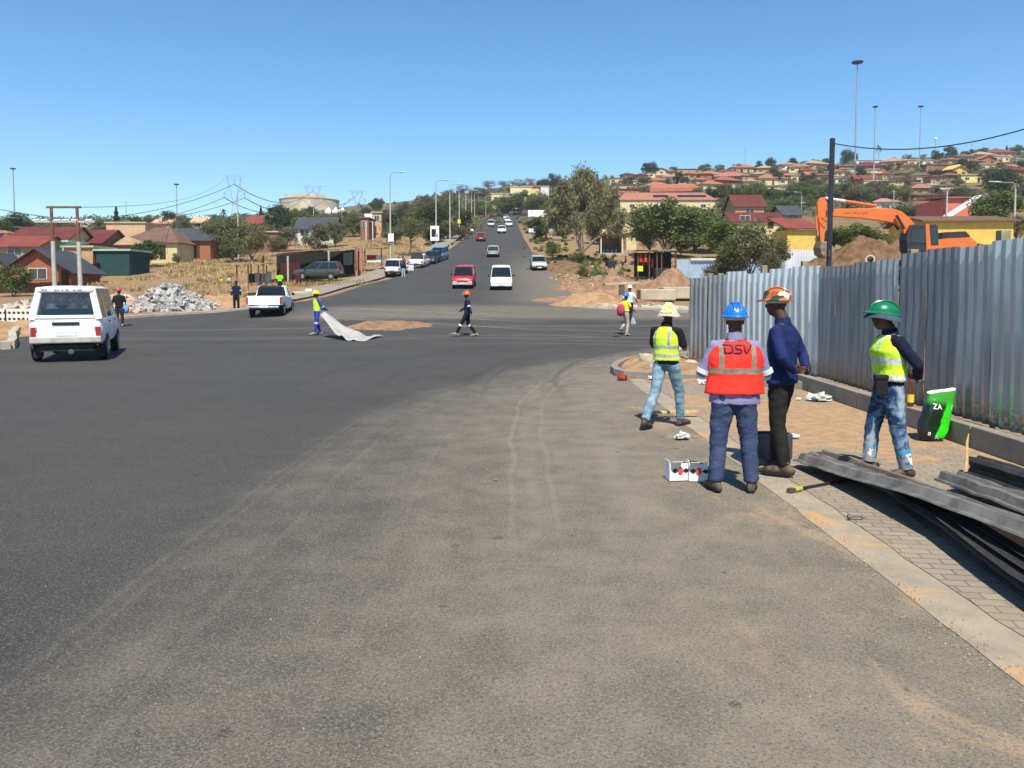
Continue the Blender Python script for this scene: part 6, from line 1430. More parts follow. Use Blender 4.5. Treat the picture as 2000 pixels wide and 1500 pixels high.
# high masts
for px,py,yt,w_,lab,kd in ((1669,362,130,.36,'tallest high mast light with a wide round lamp crown','ring'),(1706,366,213,.30,'second high mast light right of the tallest','ring'),(1795,338,212,.22,'third high mast light above the hillside houses','ring'),(1897,300,224,.22,'faint lattice mast near the right edge',''),(1455,326,240,.2,'thin mast on the ridge near the middle of the hill',''),(1826,318,272,.15,'short mast with a small white lamp on the ridge','ball'),(29,440,332,.3,'thin high mast at the left edge of the skyline','ring'),(346,432,362,.25,'thin high mast left of the first lattice pylon','ring'),(247,440,396,.16,'short faint mast on the left skyline',''),(559,400,366,.16,'faint mast beside the reservoir','')):
    g=G(px,py); H=(py-yt)/FP*g.y; t=thing('light_mast',lab,'mast',g); S=g.y/FP
    b=B(); b.tube([(0,0,-1),(0,0,H*.5),(0,0,H)],[w_*1.3*S*4,w_*S*4,w_*.7*S*4],8); b.build('shaft',MAST,t,smooth=60)
    if kd=='ring':
        k=S*(10 if w_>.33 else 5)
        b=B(); b.tube([(0,0,H-.15*k),(0,0,H+.02*k),(0,0,H+.28*k),(0,0,H+.36*k)],[.35*k,.95*k,1.12*k,.9*k],16); b.build('lamp_crown',M('lamp_crown_dark',(.05,.05,.05),.6),t,smooth=40)
        b=B(); b.tube([(0,0,H+.36*k),(0,0,H+.46*k)],[.85*k,.5*k],14); b.build('crown_cap',LAMPH,t)
    elif kd=='ball': b=B(); b.ball((0,0,H),(1.6*S*1.5,1.6*S*1.5,2.6*S),10,6); b.build('lamp',M('lamp_white','e6e8e8',.4),t,smooth=60)
    else: b=B(); b.box((0,0,H),(4*S,1*S,1.5*S)); b.build('head',MAST,t)
# lattice pylons
def pylon(px,py,yt,hw,label,Y=None):
    g=G(px,py); S=g.y/FP; H=(py-yt)*S; t=thing('lattice_pylon',label,'pylon',g,.15); W=hw*S; r=.10*S*4
    m_=M('pylon_steel','8f9aa2',.6,.2)
    b=B()
    def br(a,c,rr=r): b.cyl(V(a),V(c),rr,4)
    waist=H*.55; arm=H*.72
    for s_ in (-1,1):
        br((s_*W*.35,0,-1),(s_*W*.13,0,waist)); br((s_*W*.13,0,waist),(s_*W*.55,0,H)); br((s_*W*.55,0,H),(s_*W*.45,0,arm),r*.7); br((s_*W*.13,0,waist),(s_*W*.80,0,arm-.05*H),r*.8); br((s_*W*.45,0,arm),(s_*W*.80,0,arm-.05*H),r*.8); br((s_*W*.55,0,H),(s_*W,0,H),r*.7)
    br((-W*.55,0,H),(W*.55,0,H)); br((-W*.5,0,H*.93),(W*.5,0,H*.93),r*.6)
    n=7
    for i in range(n):
        z0=waist*i/n; z1=waist*(i+1)/n; w0=W*(.35-.22*i/n); w1=W*(.35-.22*(i+1)/n); s_=1 if i%2 else -1; br((s_*w0,0,z0),(-s_*w1,0,z1),r*.5)
    for i in range(6): x0=-W*.5+W*i/6; br((x0,0,H if i%2 else H*.93),(x0+W/6,0,H*.93 if i%2 else H),r*.4)
    b.build('tower',m_,t)
    for x in (-.8,0,.8):
        z=arm-.05*H if x else H*.93; bb=B(); bb.tube([(x*W,0,z),(x*W,0,z-.09*H)],r*1.2,6); bb.build('insulator',M('insulator_glass','5f6f78',.4),t)
    return g,S,H,W
P1_=pylon(459,445,345,24,'first and largest lattice power pylon standing left of the reservoir'); P2_=pylon(612,425,364,26,'second lattice power pylon in front of the reservoir'); P3_=pylon(698,420,374,20,'third lattice power pylon right of the reservoir')
WP=M('wire_grey','7b858c',.6,var=0)
def pt(P,x,fz): g,S,H,W=P; return V((g.x+x*W*math.cos(.15),g.y+x*W*math.sin(.15),g.z+H*fz))
LL=at(-80,432,170); names=('left','middle','right')
for i,x in enumerate((-.8,0,.8)):
    f=.58 if x else .84
    wire('power_line',names[i]+' power line hanging from the first pylon to the second and third',[pt(P1_,x,f),pt(P2_,x,f),pt(P3_,x,f)],.16,WP,sag=6,group='power lines across the left skyline',n=14)
    wire('power_line',names[i]+' power line running left from the first pylon out of the picture',[pt(P1_,x,f),V((LL.x,LL.y+i*6,LL.z+i*2))],.12,WP,sag=5,group='power lines across the left skyline',n=14)
# twin poled timber pylon at left
gA=at(108,582,66); gB=at(158,578,66)
t=thing('twin_pole_pylon','twin poled transmission pylon with rusty tops and a cross beam at left','pylon',gA)
dx=gB.x-gA.x; S=66/FP
for x,py,yt in ((0,582,404),(dx,580,404)):
    H=(py-yt)*S; b=B(); b.tube([(x,0,-1),(x-.05,0,H*.62)],[.20,.17],10); b.build('pole',POLE,t,smooth=60); b=B(); b.tube([(x-.05,0,H*.62),(x-.12,0,H)],[.15,.12],10); b.build('pole_top',POLED,t,smooth=60)
for yt,x0,x1,m_ in ((406,-.5,dx+.2,POLED),(434,-1.6,dx+1.4,POLE)):
    z=(582-yt)*S; b=B(); b.bbox((x0,-.1,z-.08),(x1,.1,z+.08)); b.build('cross_beam',m_,t)
INS=M('insulator_white','cfd6d4',.4)
for x in (-1.4,-.7,.4,dx*.5,dx-.3,dx+.9):
    z=(582-434)*S; b=B(); b.tube([(x-.28,-.05,z+.1),(x+.28,-.05,z+.14)],[.09,.09],8); b.build('insulator',INS,t)
z=(582-406)*S
wire('power_line','thin power line from the twin poled pylon top towards the first lattice pylon',[gA+V((dx,0,z)),pt(P1_,-.55,.98)],.035,WP,sag=2.5,n=20)
# reservoir
g=at(605,418,560); S=560/FP; t=thing('reservoir','large round concrete reservoir with low conical roof on the left skyline','reservoir',g)
RC=M('reservoir_concrete','b0a287',.9,var=.15,scale=.15,c2='c4b79b'); r_=56*S
b=B(); b.loft([[(math.cos(a)*r_,math.sin(a)*r_,z) for a in [i/48*6.2832 for i in range(48)]] for z in (-6,(418-393)*S)]); b.build('wall',RC,t,smooth=30)
b=B(); z0=(418-393)*S; b.loft([[(math.cos(a)*q,math.sin(a)*q,z) for a in [i/48*6.2832 for i in range(48)]] for q,z in ((r_*1.02,z0),(r_*1.02,z0+.5),(r_*.55,z0+10*S),(2,z0+12*S))]); b.build('roof',M('reservoir_roof','a8926f',.9,var=.15,scale=.1),t,smooth=30)
for i,px in enumerate((642,656,669)):
    g=at(px,414,300); S=300/FP; t=thing('tent',('left','middle','right')[i]+' one of the three pointed white marquees below the reservoir','tent',g,0,'white marquees below the reservoir')
    w_=6.3*S; b=B(); b.loft([[(x*q,y*q,z) for x,y in ((-w_,-w_),(w_,-w_),(w_,w_),(-w_,w_))] for q,z in ((1,3*S),(.45,5*S),(.04,9.5*S))]); b.build('canvas_roof',M('canvas_white','d9d8d2',.7),t); b=B(); b.bbox((-w_*.95,-w_*.95,-2),(w_*.95,w_*.95,3*S)); b.build('canvas_wall',M('canvas_white','d9d8d2'),t)
# white goal frame and roadside hoarding
g=GY(722,128); S=128/FP; t=thing('gate_frame','white rectangular metal frame standing on the grass bank','frame',at(721,463,128)); 
b=B(); b.tube([(-6*S,0,-.5),(-6*S,0,30*S),(7*S,0,30*S),(7*S,0,-.5)],.10,6); b.build('frame',M('frame_white','c4c0b4'),t)
q=at(1049,424,170); S=170/FP; t=thing('billboard','white billboard with two small red marks right of the road crest','billboard',q)
b=B(); b.box((0,0,7*S),(35*S,.2,13*S)); p=b.build('panel',M('board_white','d8d8d4'),t); b=B(); b.box((-11*S,-.12,9*S),(3*S,.02,1.6*S)); b.build('print_mark',M('print_red','d2504a'),p); b=B(); b.box((13*S,-.12,9*S),(3*S,.02,1.6*S)); b.build('print_mark',M('print_red','d2504a'),p)
for x in (-13,13): b=B(); b.box((x*S,.15,-8*S),(.25,.25,22*S)); b.build('leg',MAST,t)
q=at(1040,447,165); S=165/FP; t=thing('kiosk','white roadside kiosk with dark opening below the billboard','kiosk',q); b=B(); b.bbox((-7*S,0,-1),(7*S,2.2,18*S)); b.build('body',WHITE,t); b=B(); b.box((1*S,-.05,11*S),(6*S,.1,8*S)); b.build('hatch',GLD,t); b=B(); b.bbox((-8*S,-.5,18*S),(8*S,2.4,18.8*S)); b.build('roof',WHITE,t)
# long shelter with car wash
g0=at(500,556,66)
t=thing('shelter','long open shelter with thin corrugated roof shading a parked estate car','shelter',V((0,0,0)))
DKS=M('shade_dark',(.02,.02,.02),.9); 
def W3(px,py,Y): return at(px,py,Y)
b=B(); A=[W3(490,499,70.7),W3(640,487,75.2),W3(694,487,77.5)]; Bk=[V((p.x-1,p.y+6,p.z+.35)) for p in A]
for i in range(2): b.slab([A[i],A[i+1],Bk[i+1],Bk[i]],.08)
b.build('roof',M('roof_sheet_rusty','9c8f80',.7,.2,var=.3,scale=.8),t)
for px,yt,yb,Y,m_ in ((562,500,552,72,POLE),(642,490,546,75,POLE),(514,500,552,72,POLED),(700,490,537,77.5,PLAST),(490,515,550,72,POLED)):
    a=W3(px,yt,Y); z=W3(px,yb,Y); b=B(); b.cyl((a.x,Y,z.z-.6),(a.x,Y,a.z),.09,8); b.build('post',m_,t)
BWL=[V((p.x,p.y+5.6,0)) for p in A]
b=B(); p=W3(540,500,78.7); q=W3(692,492,83.2); b.slab([(p.x,p.y,T(p.x,p.y)-.3),(q.x,q.y,T(q.x,q.y)-.3),(q.x,q.y,T(q.x,q.y)+2.5),(p.x,p.y,T(p.x,p.y)+2.4)],.1); b.build('back_wall',M('shade_net','2c2b28',.95),t)
b=B(); p=W3(660,520,82.6); q=W3(690,520,83.0); b.slab([(p.x,p.y-.3,T(p.x,p.y)+.9),(q.x,q.y-.3,T(q.x,q.y)+.9),(q.x,q.y-.3,T(q.x,q.y)+2.3),(p.x,p.y-.3,T(p.x,p.y)+2.3)],.03); b.build('net_window',M('net_grey','8f9388',.9),t)
for i,px in enumerate((698,706)): a=at(px,530,79); b=B(); b.bbox((a.x-.16,78.8,a.z-1),(a.x+.16,79.1,a.z+2.2)); tag(b.build('brick_pillar',M('pillar_pink','a8715c',.9,var=.15)),('left','right')[i]+' of the two pinkish pillars at the shelter\'s right end','pillar','pillars at the shelter end')
a=at(574,502,84); b=B(); b.bbox((a.x-1.3,84,a.z-1.6),(a.x+1.3,87,a.z+.65),mi=0); b.bbox((a.x+1.3,84.1,a.z-1.6),(a.x+2.6,87,a.z+.6),mi=1); t_=thing('brick_hut','small orange brick hut behind the long shelter','hut',(0,0,0)); b.build('wall',[hm('wall','brick','a25c3a'),hm('wall','brown','7d5c46')],t_); b=B(); b.bbox((a.x-1.5,83.7,a.z+.66),(a.x+2.8,87.3,a.z+.8)); b.build('roof',hm('roof','red',ROOFC['red']),t_)
a=W3(568,534,76); b=B(); b.bbox((a.x-1.0,76,a.z-.5),(a.x+.85,76.5,a.z+1.0)); tag(b.build('metal_sheet',M('panel_salmon','b5654f',.7,var=.15)),'salmon corrugated sheet standing under the long shelter','metal sheet')
# lean-to stall left
t=thing('stall','small timber stall with rusty roof left of the long shelter','stall',at(497,552,60))
S=60/FP
for x in (-34,-12,8,24): b=B(); b.cyl((x*S,0,-.5),(x*S,0,34*S),.05,6); b.build('post',POLED,t)
b=B(); b.slab([(-38*S,-.5,35*S),(26*S,-.5,36*S),(26*S,2,38*S),(-38*S,2,37*S)],.06); b.build('roof',M('roof_sheet_rusty','9c8f80'),t)
for i,(x,w_,h,c) in enumerate(((-15,10,18,'3a3836'),(-3,10,20,'8d8d8a'),(9,9,18,'7f807c'),(18,9,22,'9a9a96'))): b=B(); b.box((x*S,1.2,h*S/2),(w_*S,.5,h*S)); o=b.build('drum',M('drum_%d'%i,c,.7),loc=t.location,bevel=.06); tag(o,('black','tall grey','middle grey','right pale grey')[i]+' drum standing under the small timber stall','drum','drums under the timber stall')
# small stall by the lamp: red white goods
t=thing('stall','small roadside stall with thatch roof and red and white counter','stall',at(728,512,84)); S=84/FP
b=B(); b.slab([(-24*S,-.6,25*S),(24*S,-.6,27*S),(24*S,1.8,28*S),(-24*S,1.8,27*S)],.1); b.build('roof',hm('roof','tan',ROOFC['tan']),t)
for x in (-21,-15,17): b=B(); b.cyl((x*S,0,-.5),(x*S,0,26*S),.06,6); b.build('post',POLED,t)
b=B(); b.bbox((-12*S,.2,0),(18*S,1.0,14*S)); c_=b.build('counter',M('counter_white','cfccc4',.7),t); b=B(); b.bbox((-12*S,.14,5*S),(6*S,.2,14*S)); b.build('red_panel',M('panel_red','9c3a30',.7),c_)
# clothes stall on the right
t=thing('stall','dark market stall hung with orange and red clothes','stall',at(1266,532,73)); S=73/FP
b=B(); b.slab([(-22*S,-.3,38*S),(22*S,-.3,42*S),(22*S,2.6,44*S),(-22*S,2.6,40*S)],.08); b.build('roof',M('roof_sheet_rusty','9c8f80'),t)
for x in (-20,2,20): b=B(); b.cyl((x*S,0,-.5),(x*S,0,40*S),.07,6); b.build('post',POLED,t)
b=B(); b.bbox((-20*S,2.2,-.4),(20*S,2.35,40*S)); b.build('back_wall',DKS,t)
rr=random.Random(3)
CL=('orange shirt','dark red shirt','orange jacket','maroon dress','black trousers','dark red skirt','rust coloured cloth','brown coat')
CC=('b84a22','5c1d18','c4552a','4a1716','161414','6a1f1c','8f4a26','3d2a20')
def cloth(name,label,p,w_,h,m,group):
    b=B(); n=8
    for j in range(n+1):
        for i in range(n+1):
            x=(i/n-.5)*w_*(1-.15*j/n); b.v.append((x,.04*math.sin(i*1.9+j*.3),-h*j/n))
    for j in range(n):
        for i in range(n): q=j*(n+1)+i; b.f.append((q,q+1,q+n+2,q+n+1)); b.mi.append(0)
    o=b.build(name,m,smooth=180,loc=p); md=o.modifiers.new('s','SOLIDIFY'); md.thickness=.03; return tag(o,label,name,group)
for i in range(8):
    x=(-14+i*4.6)*S; z=(30 if i%2 else 36)*S
    cloth('garment',CL[i]+' hanging in the clothes stall',t.location+V((x,.1+.1*(i%2),z)),6*S,(17 if i<5 else 22)*S,M('cloth_%d'%i,CC[i],.9,var=.2),'garments hung in the clothes stall')
a=at(1250,526,71); b=B(); b.box((0,0,.25),(.5,.4,.5)); tag(b.build('crate',M('crate_yellow','d4cf2e',.6),loc=(a.x,a.y,a.z-.2),bevel=.03),'bright yellow crate in front of the clothes stall','crate')
t=thing('stall','dark open stall frame against the pale blue grey fence','stall',at(1300,536,68)); S=68/FP
b=B(); b.slab([(-18*S,-.3,46*S),(20*S,-.3,46*S),(20*S,2.6,48*S),(-18*S,2.6,48*S)],.08); b.build('roof',M('net_grey','8f9388'),t)
for x in (-17,-8,19): b=B(); b.cyl((x*S,0,-.5),(x*S,0,46*S),.06,6); b.build('post',POLED,t)
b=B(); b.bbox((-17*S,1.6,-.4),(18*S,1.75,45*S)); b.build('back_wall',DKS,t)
b=B(); b.bbox((-17*S,.1,-.2),(18*S,1.5,13*S)); b.build('table',DKG,t)
# rubble, heaps, slabs on the right
RB=M('rubble_grey','8f8d88',.95,var=.25,scale=3,bump=.4,bs=8,c2='b0ada6'); RP=M('rubble_pink','b3947c',.95,var=.25,scale=3,c2='c9b09a')
def rubble(name,label,c,rx,ry,h,n,s0,mats,seed,z0=0,kind='stuff'):
    r=random.Random(seed); b=B(); c=V(c)
    for i in range(n):
        a=r.random()*6.28; q=r.random()**.6; x=c.x+math.cos(a)*q*rx; y=c.y+math.sin(a)*q*ry; k=max(0,1-q); z=T(x,y)+h*k*(.55+.45*r.random())
        s_=s0*r.uniform(.5,1.6); vs=[]
        m=Matrix.Rotation(r.random()*6,3,'X')@Matrix.Rotation(r.random()*6,3,'Z')
        for dx in (-1,1):
            for dy in (-1,1):
                for dz in (-1,1): vs.append(V((x,y,z))+m@V((dx*s_*r.uniform(.5,1),dy*s_*r.uniform(.35,.8),dz*s_*r.uniform(.25,.6))))
        b.add(vs,[(0,1,3,2),(4,6,7,5),(0,4,5,1),(2,3,7,6),(0,2,6,4),(1,5,7,3)],mi=r.randrange(len(mats)))
    return tag(b.build(name,mats),label,None,None,kind)
g=G(330,604); rubble('rubble','heap of grey broken concrete beside the left road edge',g,3.2,2.2,1.75,850,.17,[RB],1)
g=G(235,606); rubble('rubble','low heap of pinkish tan rubble left of the grey concrete heap',g,4.2,2.6,1.0,700,.17,[RP,RP,RB],2)
g=G(120,603); rubble('rubble','rubble partly hidden behind the white minibus',g,4.5,3,.8,350,.18,[RB,RP],3)
g=G(30,622); rubble('rubble','grey and tan rubble at the left edge',g,4,2.2,.7,300,.17,[RB,RP],4)
g=G(350,600); mound('sand_heap','orange sand heap beside the grey rubble',(g.x+2.6,g.y,0),3.6,2.2,.7,DS,seed=11,rough=.2)
g=G(440,602); mound('sand_heap','low orange sand bank by the navy clothed worker',(g.x,g.y+1.5,0),3.2,2.2,.45,DM,seed=12,rough=.3)
g=G(20,655); mound('sand_heap','sandy bank inside the left kerb corner',(g.x-1.5,g.y+1.5,0),4,4,.4,DS,seed=13,rough=.3)
for i,(px,py,rx,ry,h,m,lab) in enumerate(((1155,598,3.0,2.2,.8,DS,'pale sand heap spilling onto the road at the right corner'),(1200,582,3.2,2.2,.9,DM,'orange sand heap behind the two walking workers'),(1310,582,4.2,3.0,1.9,DM,'largest orange sand heap right of the corner, left of the tall fence'),(1200,556,2.8,2.2,.7,DM,'orange heap below the clothes stall'),(1115,566,2.6,2.4,.5,DM,'low earth bank by the champagne car'),(1105,528,4.0,5,.8,DB,'brown earth bank under the tallest tree'),(1160,590,6,2.4,.4,DM,'flat orange earth strip along the right corner kerb'))):
    g=G(px,py); mound('sand_heap',lab,g,rx,ry,h,m,seed=20+i,rough=.28,fr=.8)
RD=M('rubble_brown','8a7056',.95,var=.3,scale=3,c2='a58c70')
for k,(px,py,rx,ry,n) in enumerate(((1180,590,5,2.5,260),(1290,575,5,4,220),(1200,560,5,3,200),(1110,545,3,6,200),(1170,525,4,4,140))):
    rubble('rubble',('scattered stones and clods around the right corner heaps','stones scattered below the clothes stall','stones on the orange heap near the flat slab','broken stones along the right road bank','stones around the tallest tree')[k],G(px,py),rx,ry,.25,n,.075,[RD,RP,DM],40+k)
SLAB=M('slab_concrete','aa9c84',.9,var=.15,scale=1,bump=.2)
for i,(px,py,w_,h,rz,lab) in enumerate(((1280,590,2.3,.75,.05,'left of the two big pale concrete blocks at the right corner'),(1318,587,2.1,.8,.12,'right of the two big pale concrete blocks at the right corner'))):
    g=G(px,py); b=B(); b.box((0,0,h/2),(w_,1.2,h),rz=rz); tag(b.build('concrete_block',SLAB,loc=g+V((0,-.3,.1)),bevel=.08),lab,'concrete block','concrete blocks at the right corner')
q=at(1212,557,50); t=thing('concrete_slab','flat pale concrete slab balanced on a short stub like a table','slab',q+V((0,0,-.0)))
b=B(); b.box((0,0,.1),(2.2,1.6,.14),ry=-.05); b.build('slab',SLAB,t,bevel=.02); b=B(); b.box((.05,-.2,-.35),(.35,.3,.8)); b.build('stub',SLAB,t,bevel=.02)
STW=M('kerbstone_white','bfb8a8',.9,var=.15,scale=4)
rr=random.Random(8); ord_=('first','second','third','fourth','fifth','sixth','seventh','eighth','ninth','tenth','eleventh','twelfth')
for i in range(12):
    px=1125+i*19.5; g=G(px,601+i*.8); b=B(); b.box((0,0,.12),(rr.uniform(.3,.75),.28,rr.uniform(.16,.3)),rz=rr.uniform(-.4,.4),ry=rr.uniform(-.2,.2)); tag(b.build('kerbstone',STW,loc=g+V((0,.5,.05)),bevel=.03),ord_[i]+' loose pale kerbstone from the left along the right corner','kerbstone','loose kerbstones along the right corner')
# concrete posts/barrier with diamond holes far left
q=at(30,632,33.5); S=33.5/FP; t=thing('breeze_block_wall','low pale breeze block wall with dark diamond holes at the left edge','wall',V((q.x,q.y,T(q.x,q.y)+.32)))
b=B(); b.bbox((-62*S,0,-.2),(30*S,.25,.62)); b.build('wall',M('block_pale','cfcabd',.9,var=.1),t)
for i in range(10):
    for z in (.18,.45):
        x=(-56+i*9)*S; b=B(); b.add([(x-.08,-.005,z),(x,-.005,z-.07),(x+.08,-.005,z),(x,-.005,z+.07)],[(0,1,2,3)]); b.build('diamond_hole',DKS,t)
b=B(); b.bbox((-20*S,-.01,-.05),(-17*S,0,.6)); b.build('gap',DKS,t)
# low brick walls left
for lab,pts,h,m_ in (('dark red brick wall stepping down behind the twin poles',[(118,575,72),(160,560,80),(195,542,88)],1.9,'4d2c24'),('dark low brick wall before the orange brick house',[(-20,585,68),(60,582,68),(120,572,70)],.9,'3e2620')):
    b=B(); P=[at(*q) for q in pts]
    for a,c in zip(P,P[1:]):
        n=3
        for i in range(n):
            u=a.lerp(c,i/n); v=a.lerp(c,(i+1)/n); z=T(u.x,u.y); L=(v-u).xy.length; an=math.atan2(v.y-u.y,v.x-u.x); b.box(((u.x+v.x)/2,(u.y+v.y)/2,z+h/2-.5),(L,.22,h+1),rz=an)
    tag(b.build('brick_wall',M('brick_dark_'+m_,m_,.9,var=.2)),lab,'wall')
# sheet dragged by the yellow helmet worker
g=G(690,654); b=B(); n=22; r=random.Random(2)
SH=M('tarpaulin_grey_white','a3a09a',.7,var=.1,scale=2)
hand_=at(634,612,29.9); end=at(732,656,29.0)
for j in range(9):
    for i in range(n+1):
        f=i/n; v=j/8-.5
        c=V((hand_.x,hand_.y,hand_.z)).lerp(V((end.x,end.y,.06)),f**.8); wd=.25+1.5*min(1,f*1.9)
        zz=(hand_.z*(1-f)**3.2)+.07+.34*noise.noise(V((f*5,v*4,2)))*(1-abs(2*f-1))+.05*math.sin(f*14+v*5)*f
        b.v.append((c.x+v*.25,c.y+v*wd*1.6,max(.05,zz-abs(v)*.25*(1-f))))
for j in range(8):
    for i in range(n): q=j*(n+1)+i; b.f.append((q,q+1,q+n+2,q+n+1)); b.mi.append(0)
o=b.build('tarpaulin',SH,smooth=180); md=o.modifiers.new('s','SOLIDIFY'); md.thickness=.02; tag(o,'grey white tarpaulin dragged across the road by the yellow helmet worker','tarpaulin')
# ---------------- distant people
hv=lambda n,c: M(n,c,.85,var=.12,scale=6)
OVB=hv('overall_blue','2b3f92'); NAV=hv('overall_navy','161c38'); BLKT=hv('trousers_black_plain','171614'); SHOE=hv('shoe_dusty','8f8677')
V5=vestmat('vest_lime_plain',LIME,[(.98,1.03)],[]); V6=vestmat('vest_yellow_orange','e0d63a',[(1.0,1.05)],[],ref='e8e89a')
def P_(label,px,py,rz,h,**k):
    g=G(px,py); k.setdefault('vox',.03); k.setdefault('fold',.0); k.setdefault('boots',SHOE)
    return person(label,(g.x,g.y,g.z+(OFF(g.y) if g.y<60 else 0)),rz,h,**k)
walk=dict(kneeL=(-.09,.22,.52),ankL=(-.09,.42,.13),toeL=(-.1,.6,.10),kneeR=(.09,-.02,.50),ankR=(.09,-.33,.11),toeR=(.1,-.14,.03),elL=(-.26,-.10,1.14),wrL=(-.27,-.18,.93),hdL=(-.27,-.2,.84),elR=(.26,.08,1.14),wrR=(.25,.30,1.0),hdR=(.24,.38,.95))
P_('worker in navy overalls and orange hard hat walking left across the crossing',913,659,R(88),1.76,J=walk,shirt=NAV,trousers=BLKT,hel=hardhat('helmet_orange','c85a20'),long_shirt=.06,bands=(('shL','elL',.7,.9,.068),('shR','elR',.7,.9,.068)),legbands=(('kneeL','ankL',.1,.28,.078),('kneeR','ankR',.1,.28,.078)),vox=.022)
P_('worker in yellow hard hat and lime vest over blue overalls dragging a tarpaulin',620,656,R(118),1.76,J=dict(walk,elL=(-.26,-.14,1.14),wrL=(-.2,-.32,1.0),hdL=(-.17,-.4,.97),elR=(.26,-.12,1.14),wrR=(.16,-.3,1.0),hdR=(.1,-.38,.97),kneeL=(-.12,.06,.5),ankL=(-.14,.14,.1),toeL=(-.15,.32,.03),kneeR=(.12,.0,.5),ankR=(.14,-.18,.09),toeR=(.15,.0,.03)),shirt=OVB,vest=V5,trousers=OVB,hel=hardhat('helmet_yellow','e2c21c'),legbands=(('kneeL','ankL',.0,.14,.08),('kneeR','ankR',.0,.14,.08)),bands=(('elR','wrR',.0,.2,.062),('elL','wrL',.0,.2,.062)),vox=.022,vz=-.2)
P_('worker in white hard hat and white shirt carrying a bag behind the blue helmet one',1229,636,R(-30),1.78,J=dict(walk),shirt=hv('shirt_white','c9d2d8'),sleeve=.45,trousers=NAV,hel=hardhat('helmet_white','dcdcd8'))
P_('worker in blue hard hat and orange yellow vest walking right',1221,657,R(-60),1.68,J=dict(walk,kneeL=(-.09,.16,.55),ankL=(-.09,-.12,.32),toeL=(-.1,-.02,.2),ankR=(.1,.0,.09),toeR=(.1,.17,.03),kneeR=(.09,.06,.5)),shirt=hv('shirt_pale_yellow','d9c93e'),sleeve=.4,vest=V6,trousers=hv('trousers_stone','a89a8c'),hel=hardhat('helmet_blue','1f6fc8'),vox=.022)
a=at(1214,600,29.2); b=B(); b.ball((0,0,0),(.16,.14,.24),12,8); tag(b.build('bag',hv('bag_magenta','a83a5c'),smooth=60,loc=(a.x,29.4,a.z-.12)),'magenta bag at the side of the blue helmet walking worker','bag')
a=at(1234,630,35.5); b=B(); b.tube([(0,0,.4),(0,0,.25),(.02,0,0)],[(.02,.02),(.12,.06),(.15,.08)],10,round_=True); tag(b.build('bag',hv('bag_grey','9a9da2'),smooth=60,loc=(a.x,a.y-.3,a.z-.15)),'grey plastic bag carried by the white helmet worker','bag')
P_('person in navy overalls with arm bands standing at the left road edge',462,608,R(185),1.76,shirt=NAV,trousers=BLKT,hair=True,long_shirt=.1,bands=(('shL','elL',.75,.95,.072),('shR','elR',.75,.95,.072)),legw=1.1)
P_('worker in red hard hat and black shirt with a blue bag behind the minibus',234,640,R(20),1.74,shirt=BLKSH,sleeve=.5,trousers=hv('trousers_dark_brown','2a2320'),hel=hardhat('helmet_red','b81c28'),J=dict(kneeL=(-.1,.05,.5),ankL=(-.12,.1,.09),toeL=(-.13,.28,.03)))
a=G(240,640); b=B(); b.ball((0,0,0),(.14,.10,.2),12,8); tag(b.build('bag',hv('bag_light_blue','5b93c8'),smooth=60,loc=(a.x+.22,a.y-.12,1.0)),'light blue bag on the red helmet worker\'s hip','bag')
P_('person in a lime shirt standing beyond the pickup by the shelter',547,574,R(10),1.76,shirt=hv('shirt_lime','7fe01f'),sleeve=.4,trousers=NAV,hair=True)
P_('person in a magenta top standing behind the white estate car',779,533,R(160),1.72,shirt=hv('shirt_magenta','a3284a'),trousers=BLKT,hair=True,vox=.04)
P_('person in dark clothes beside the magenta one near the estate car',787,533,R(190),1.8,shirt=hv('shirt_dark_maroon','331a20'),trousers=BLKT,hair=True,vox=.04)
P_('person in pale jeans leaning at the open door of the estate car',788,544,R(20),1.7,shirt=BLKT,trousers=hv('jeans_faded','8ea6b4'),hair=True,vox=.04)
P_('dark clothed person standing under the right end of the shelter',657,548,R(90),1.7,shirt=BLKT,trousers=BLKT,hair=True,vox=.04)
P_('seated trader in maroon by the clothes stall',1222,526,R(60),1.5,shirt=hv('shirt_maroon','5a1820'),trousers=BLKT,hair=True,vox=.04,J=dict(kneeL=(-.1,.4,.85),kneeR=(.1,.4,.85),ankL=(-.1,.45,.4),ankR=(.1,.45,.4),toeL=(-.1,.6,.36),toeR=(.1,.6,.36)))
P_('person in dark clothes walking on the left pavement beyond the third lamp',916,462,R(0),1.75,shirt=NAV,trousers=BLKT,hair=True,vox=.06)
P_('person in a white top walking on the left pavement beyond the third lamp',922,462,R(180),1.75,shirt=hv('shirt_white','c9d2d8'),trousers=BLKT,hair=True,vox=.06)
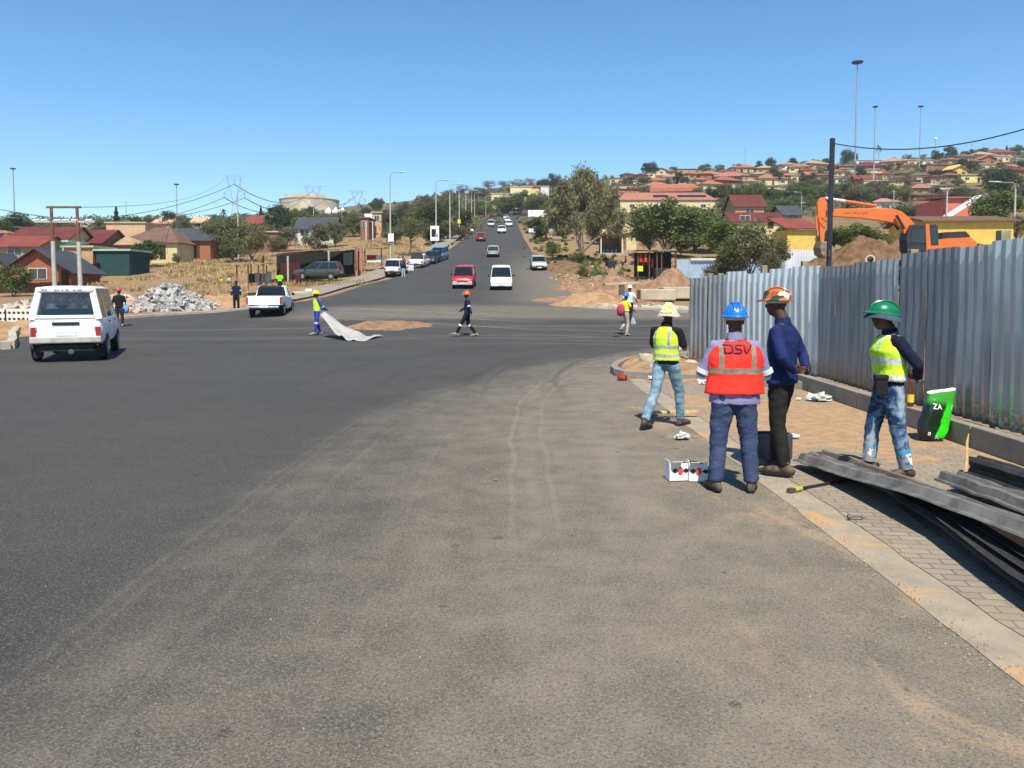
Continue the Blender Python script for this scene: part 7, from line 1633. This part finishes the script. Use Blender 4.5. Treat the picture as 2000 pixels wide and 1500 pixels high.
# small goods in front of the shelter
for i,(px,py,c,s_,lab) in enumerate(((583,556,'4a1c22',(.45,.4,.9),'dark maroon sack standing in front of the long shelter'),(603,573,'cfd3cc',(.5,.4,.35),'white tub on the verge behind the yellow helmet worker'),(598,577,'4fae3c',(.8,.4,.18),'bright green sheet under the white tub'),(585,576,'c9b08a',(.9,.5,.25),'tan bundle left of the white tub'),(433,553,'c9bf4a',(.3,.3,.4),'yellowish container in the dry grass'),(448,552,'c4c2ba',(.3,.3,.45),'pale container right of the yellowish one in the grass'),(1192,524,'2c2c30',(1.1,.9,.8),'dark wheelbarrow load by the pavement left of the clothes stall'))):
    g=G(px,py); b=B(); b.box((0,0,s_[2]/2),s_,rz=.3*i); tag(b.build(('sack','tub','sheet','bundle','container','container','bundle')[i],M('goods_%d'%i,c,.7,var=.15),loc=g,bevel=.06),lab,('sack','tub','sheet','bundle','container','container','bundle')[i])
# ---------------- thin dusty air
b=B(); b.bbox((-1500,-70,-2.5),(1500,1400,175))
s=bpy.data.materials.new('haze'); s.use_nodes=True; n=s.node_tree.nodes; n.remove(n['Principled BSDF'])
vp_=n.new('ShaderNodeVolumePrincipled'); vp_.inputs['Density'].default_value=.00022; vp_.inputs['Color'].default_value=(.88,.92,.96,1); vp_.inputs['Anisotropy'].default_value=.2
s.node_tree.links.new(vp_.outputs[0],[q for q in n if q.type=='OUTPUT_MATERIAL'][0].inputs['Volume'])
tag(b.build('haze',s),'thin dusty air over the whole scene',None,None,'stuff')
# ---------------- tell look-alikes apart: base description + where they stand + order from the left
from collections import defaultdict
byk=defaultdict(list)
for t_,base_,wh_,px_ in PEND: byk[(base_,wh_)].append((px_,t_))
NTH=['leftmost','second','third','fourth','fifth','sixth','seventh','eighth','ninth','tenth']
for (base_,wh_),l_ in byk.items():
    l_.sort(key=lambda q:q[0])
    for i,(px_,t_) in enumerate(l_):
        if len(l_)==1: t_['label']=(base_+' '+wh_)
        else: t_['label']=(('rightmost ' if i==len(l_)-1 else NTH[min(i,9)]+' ')+base_+' '+wh_)
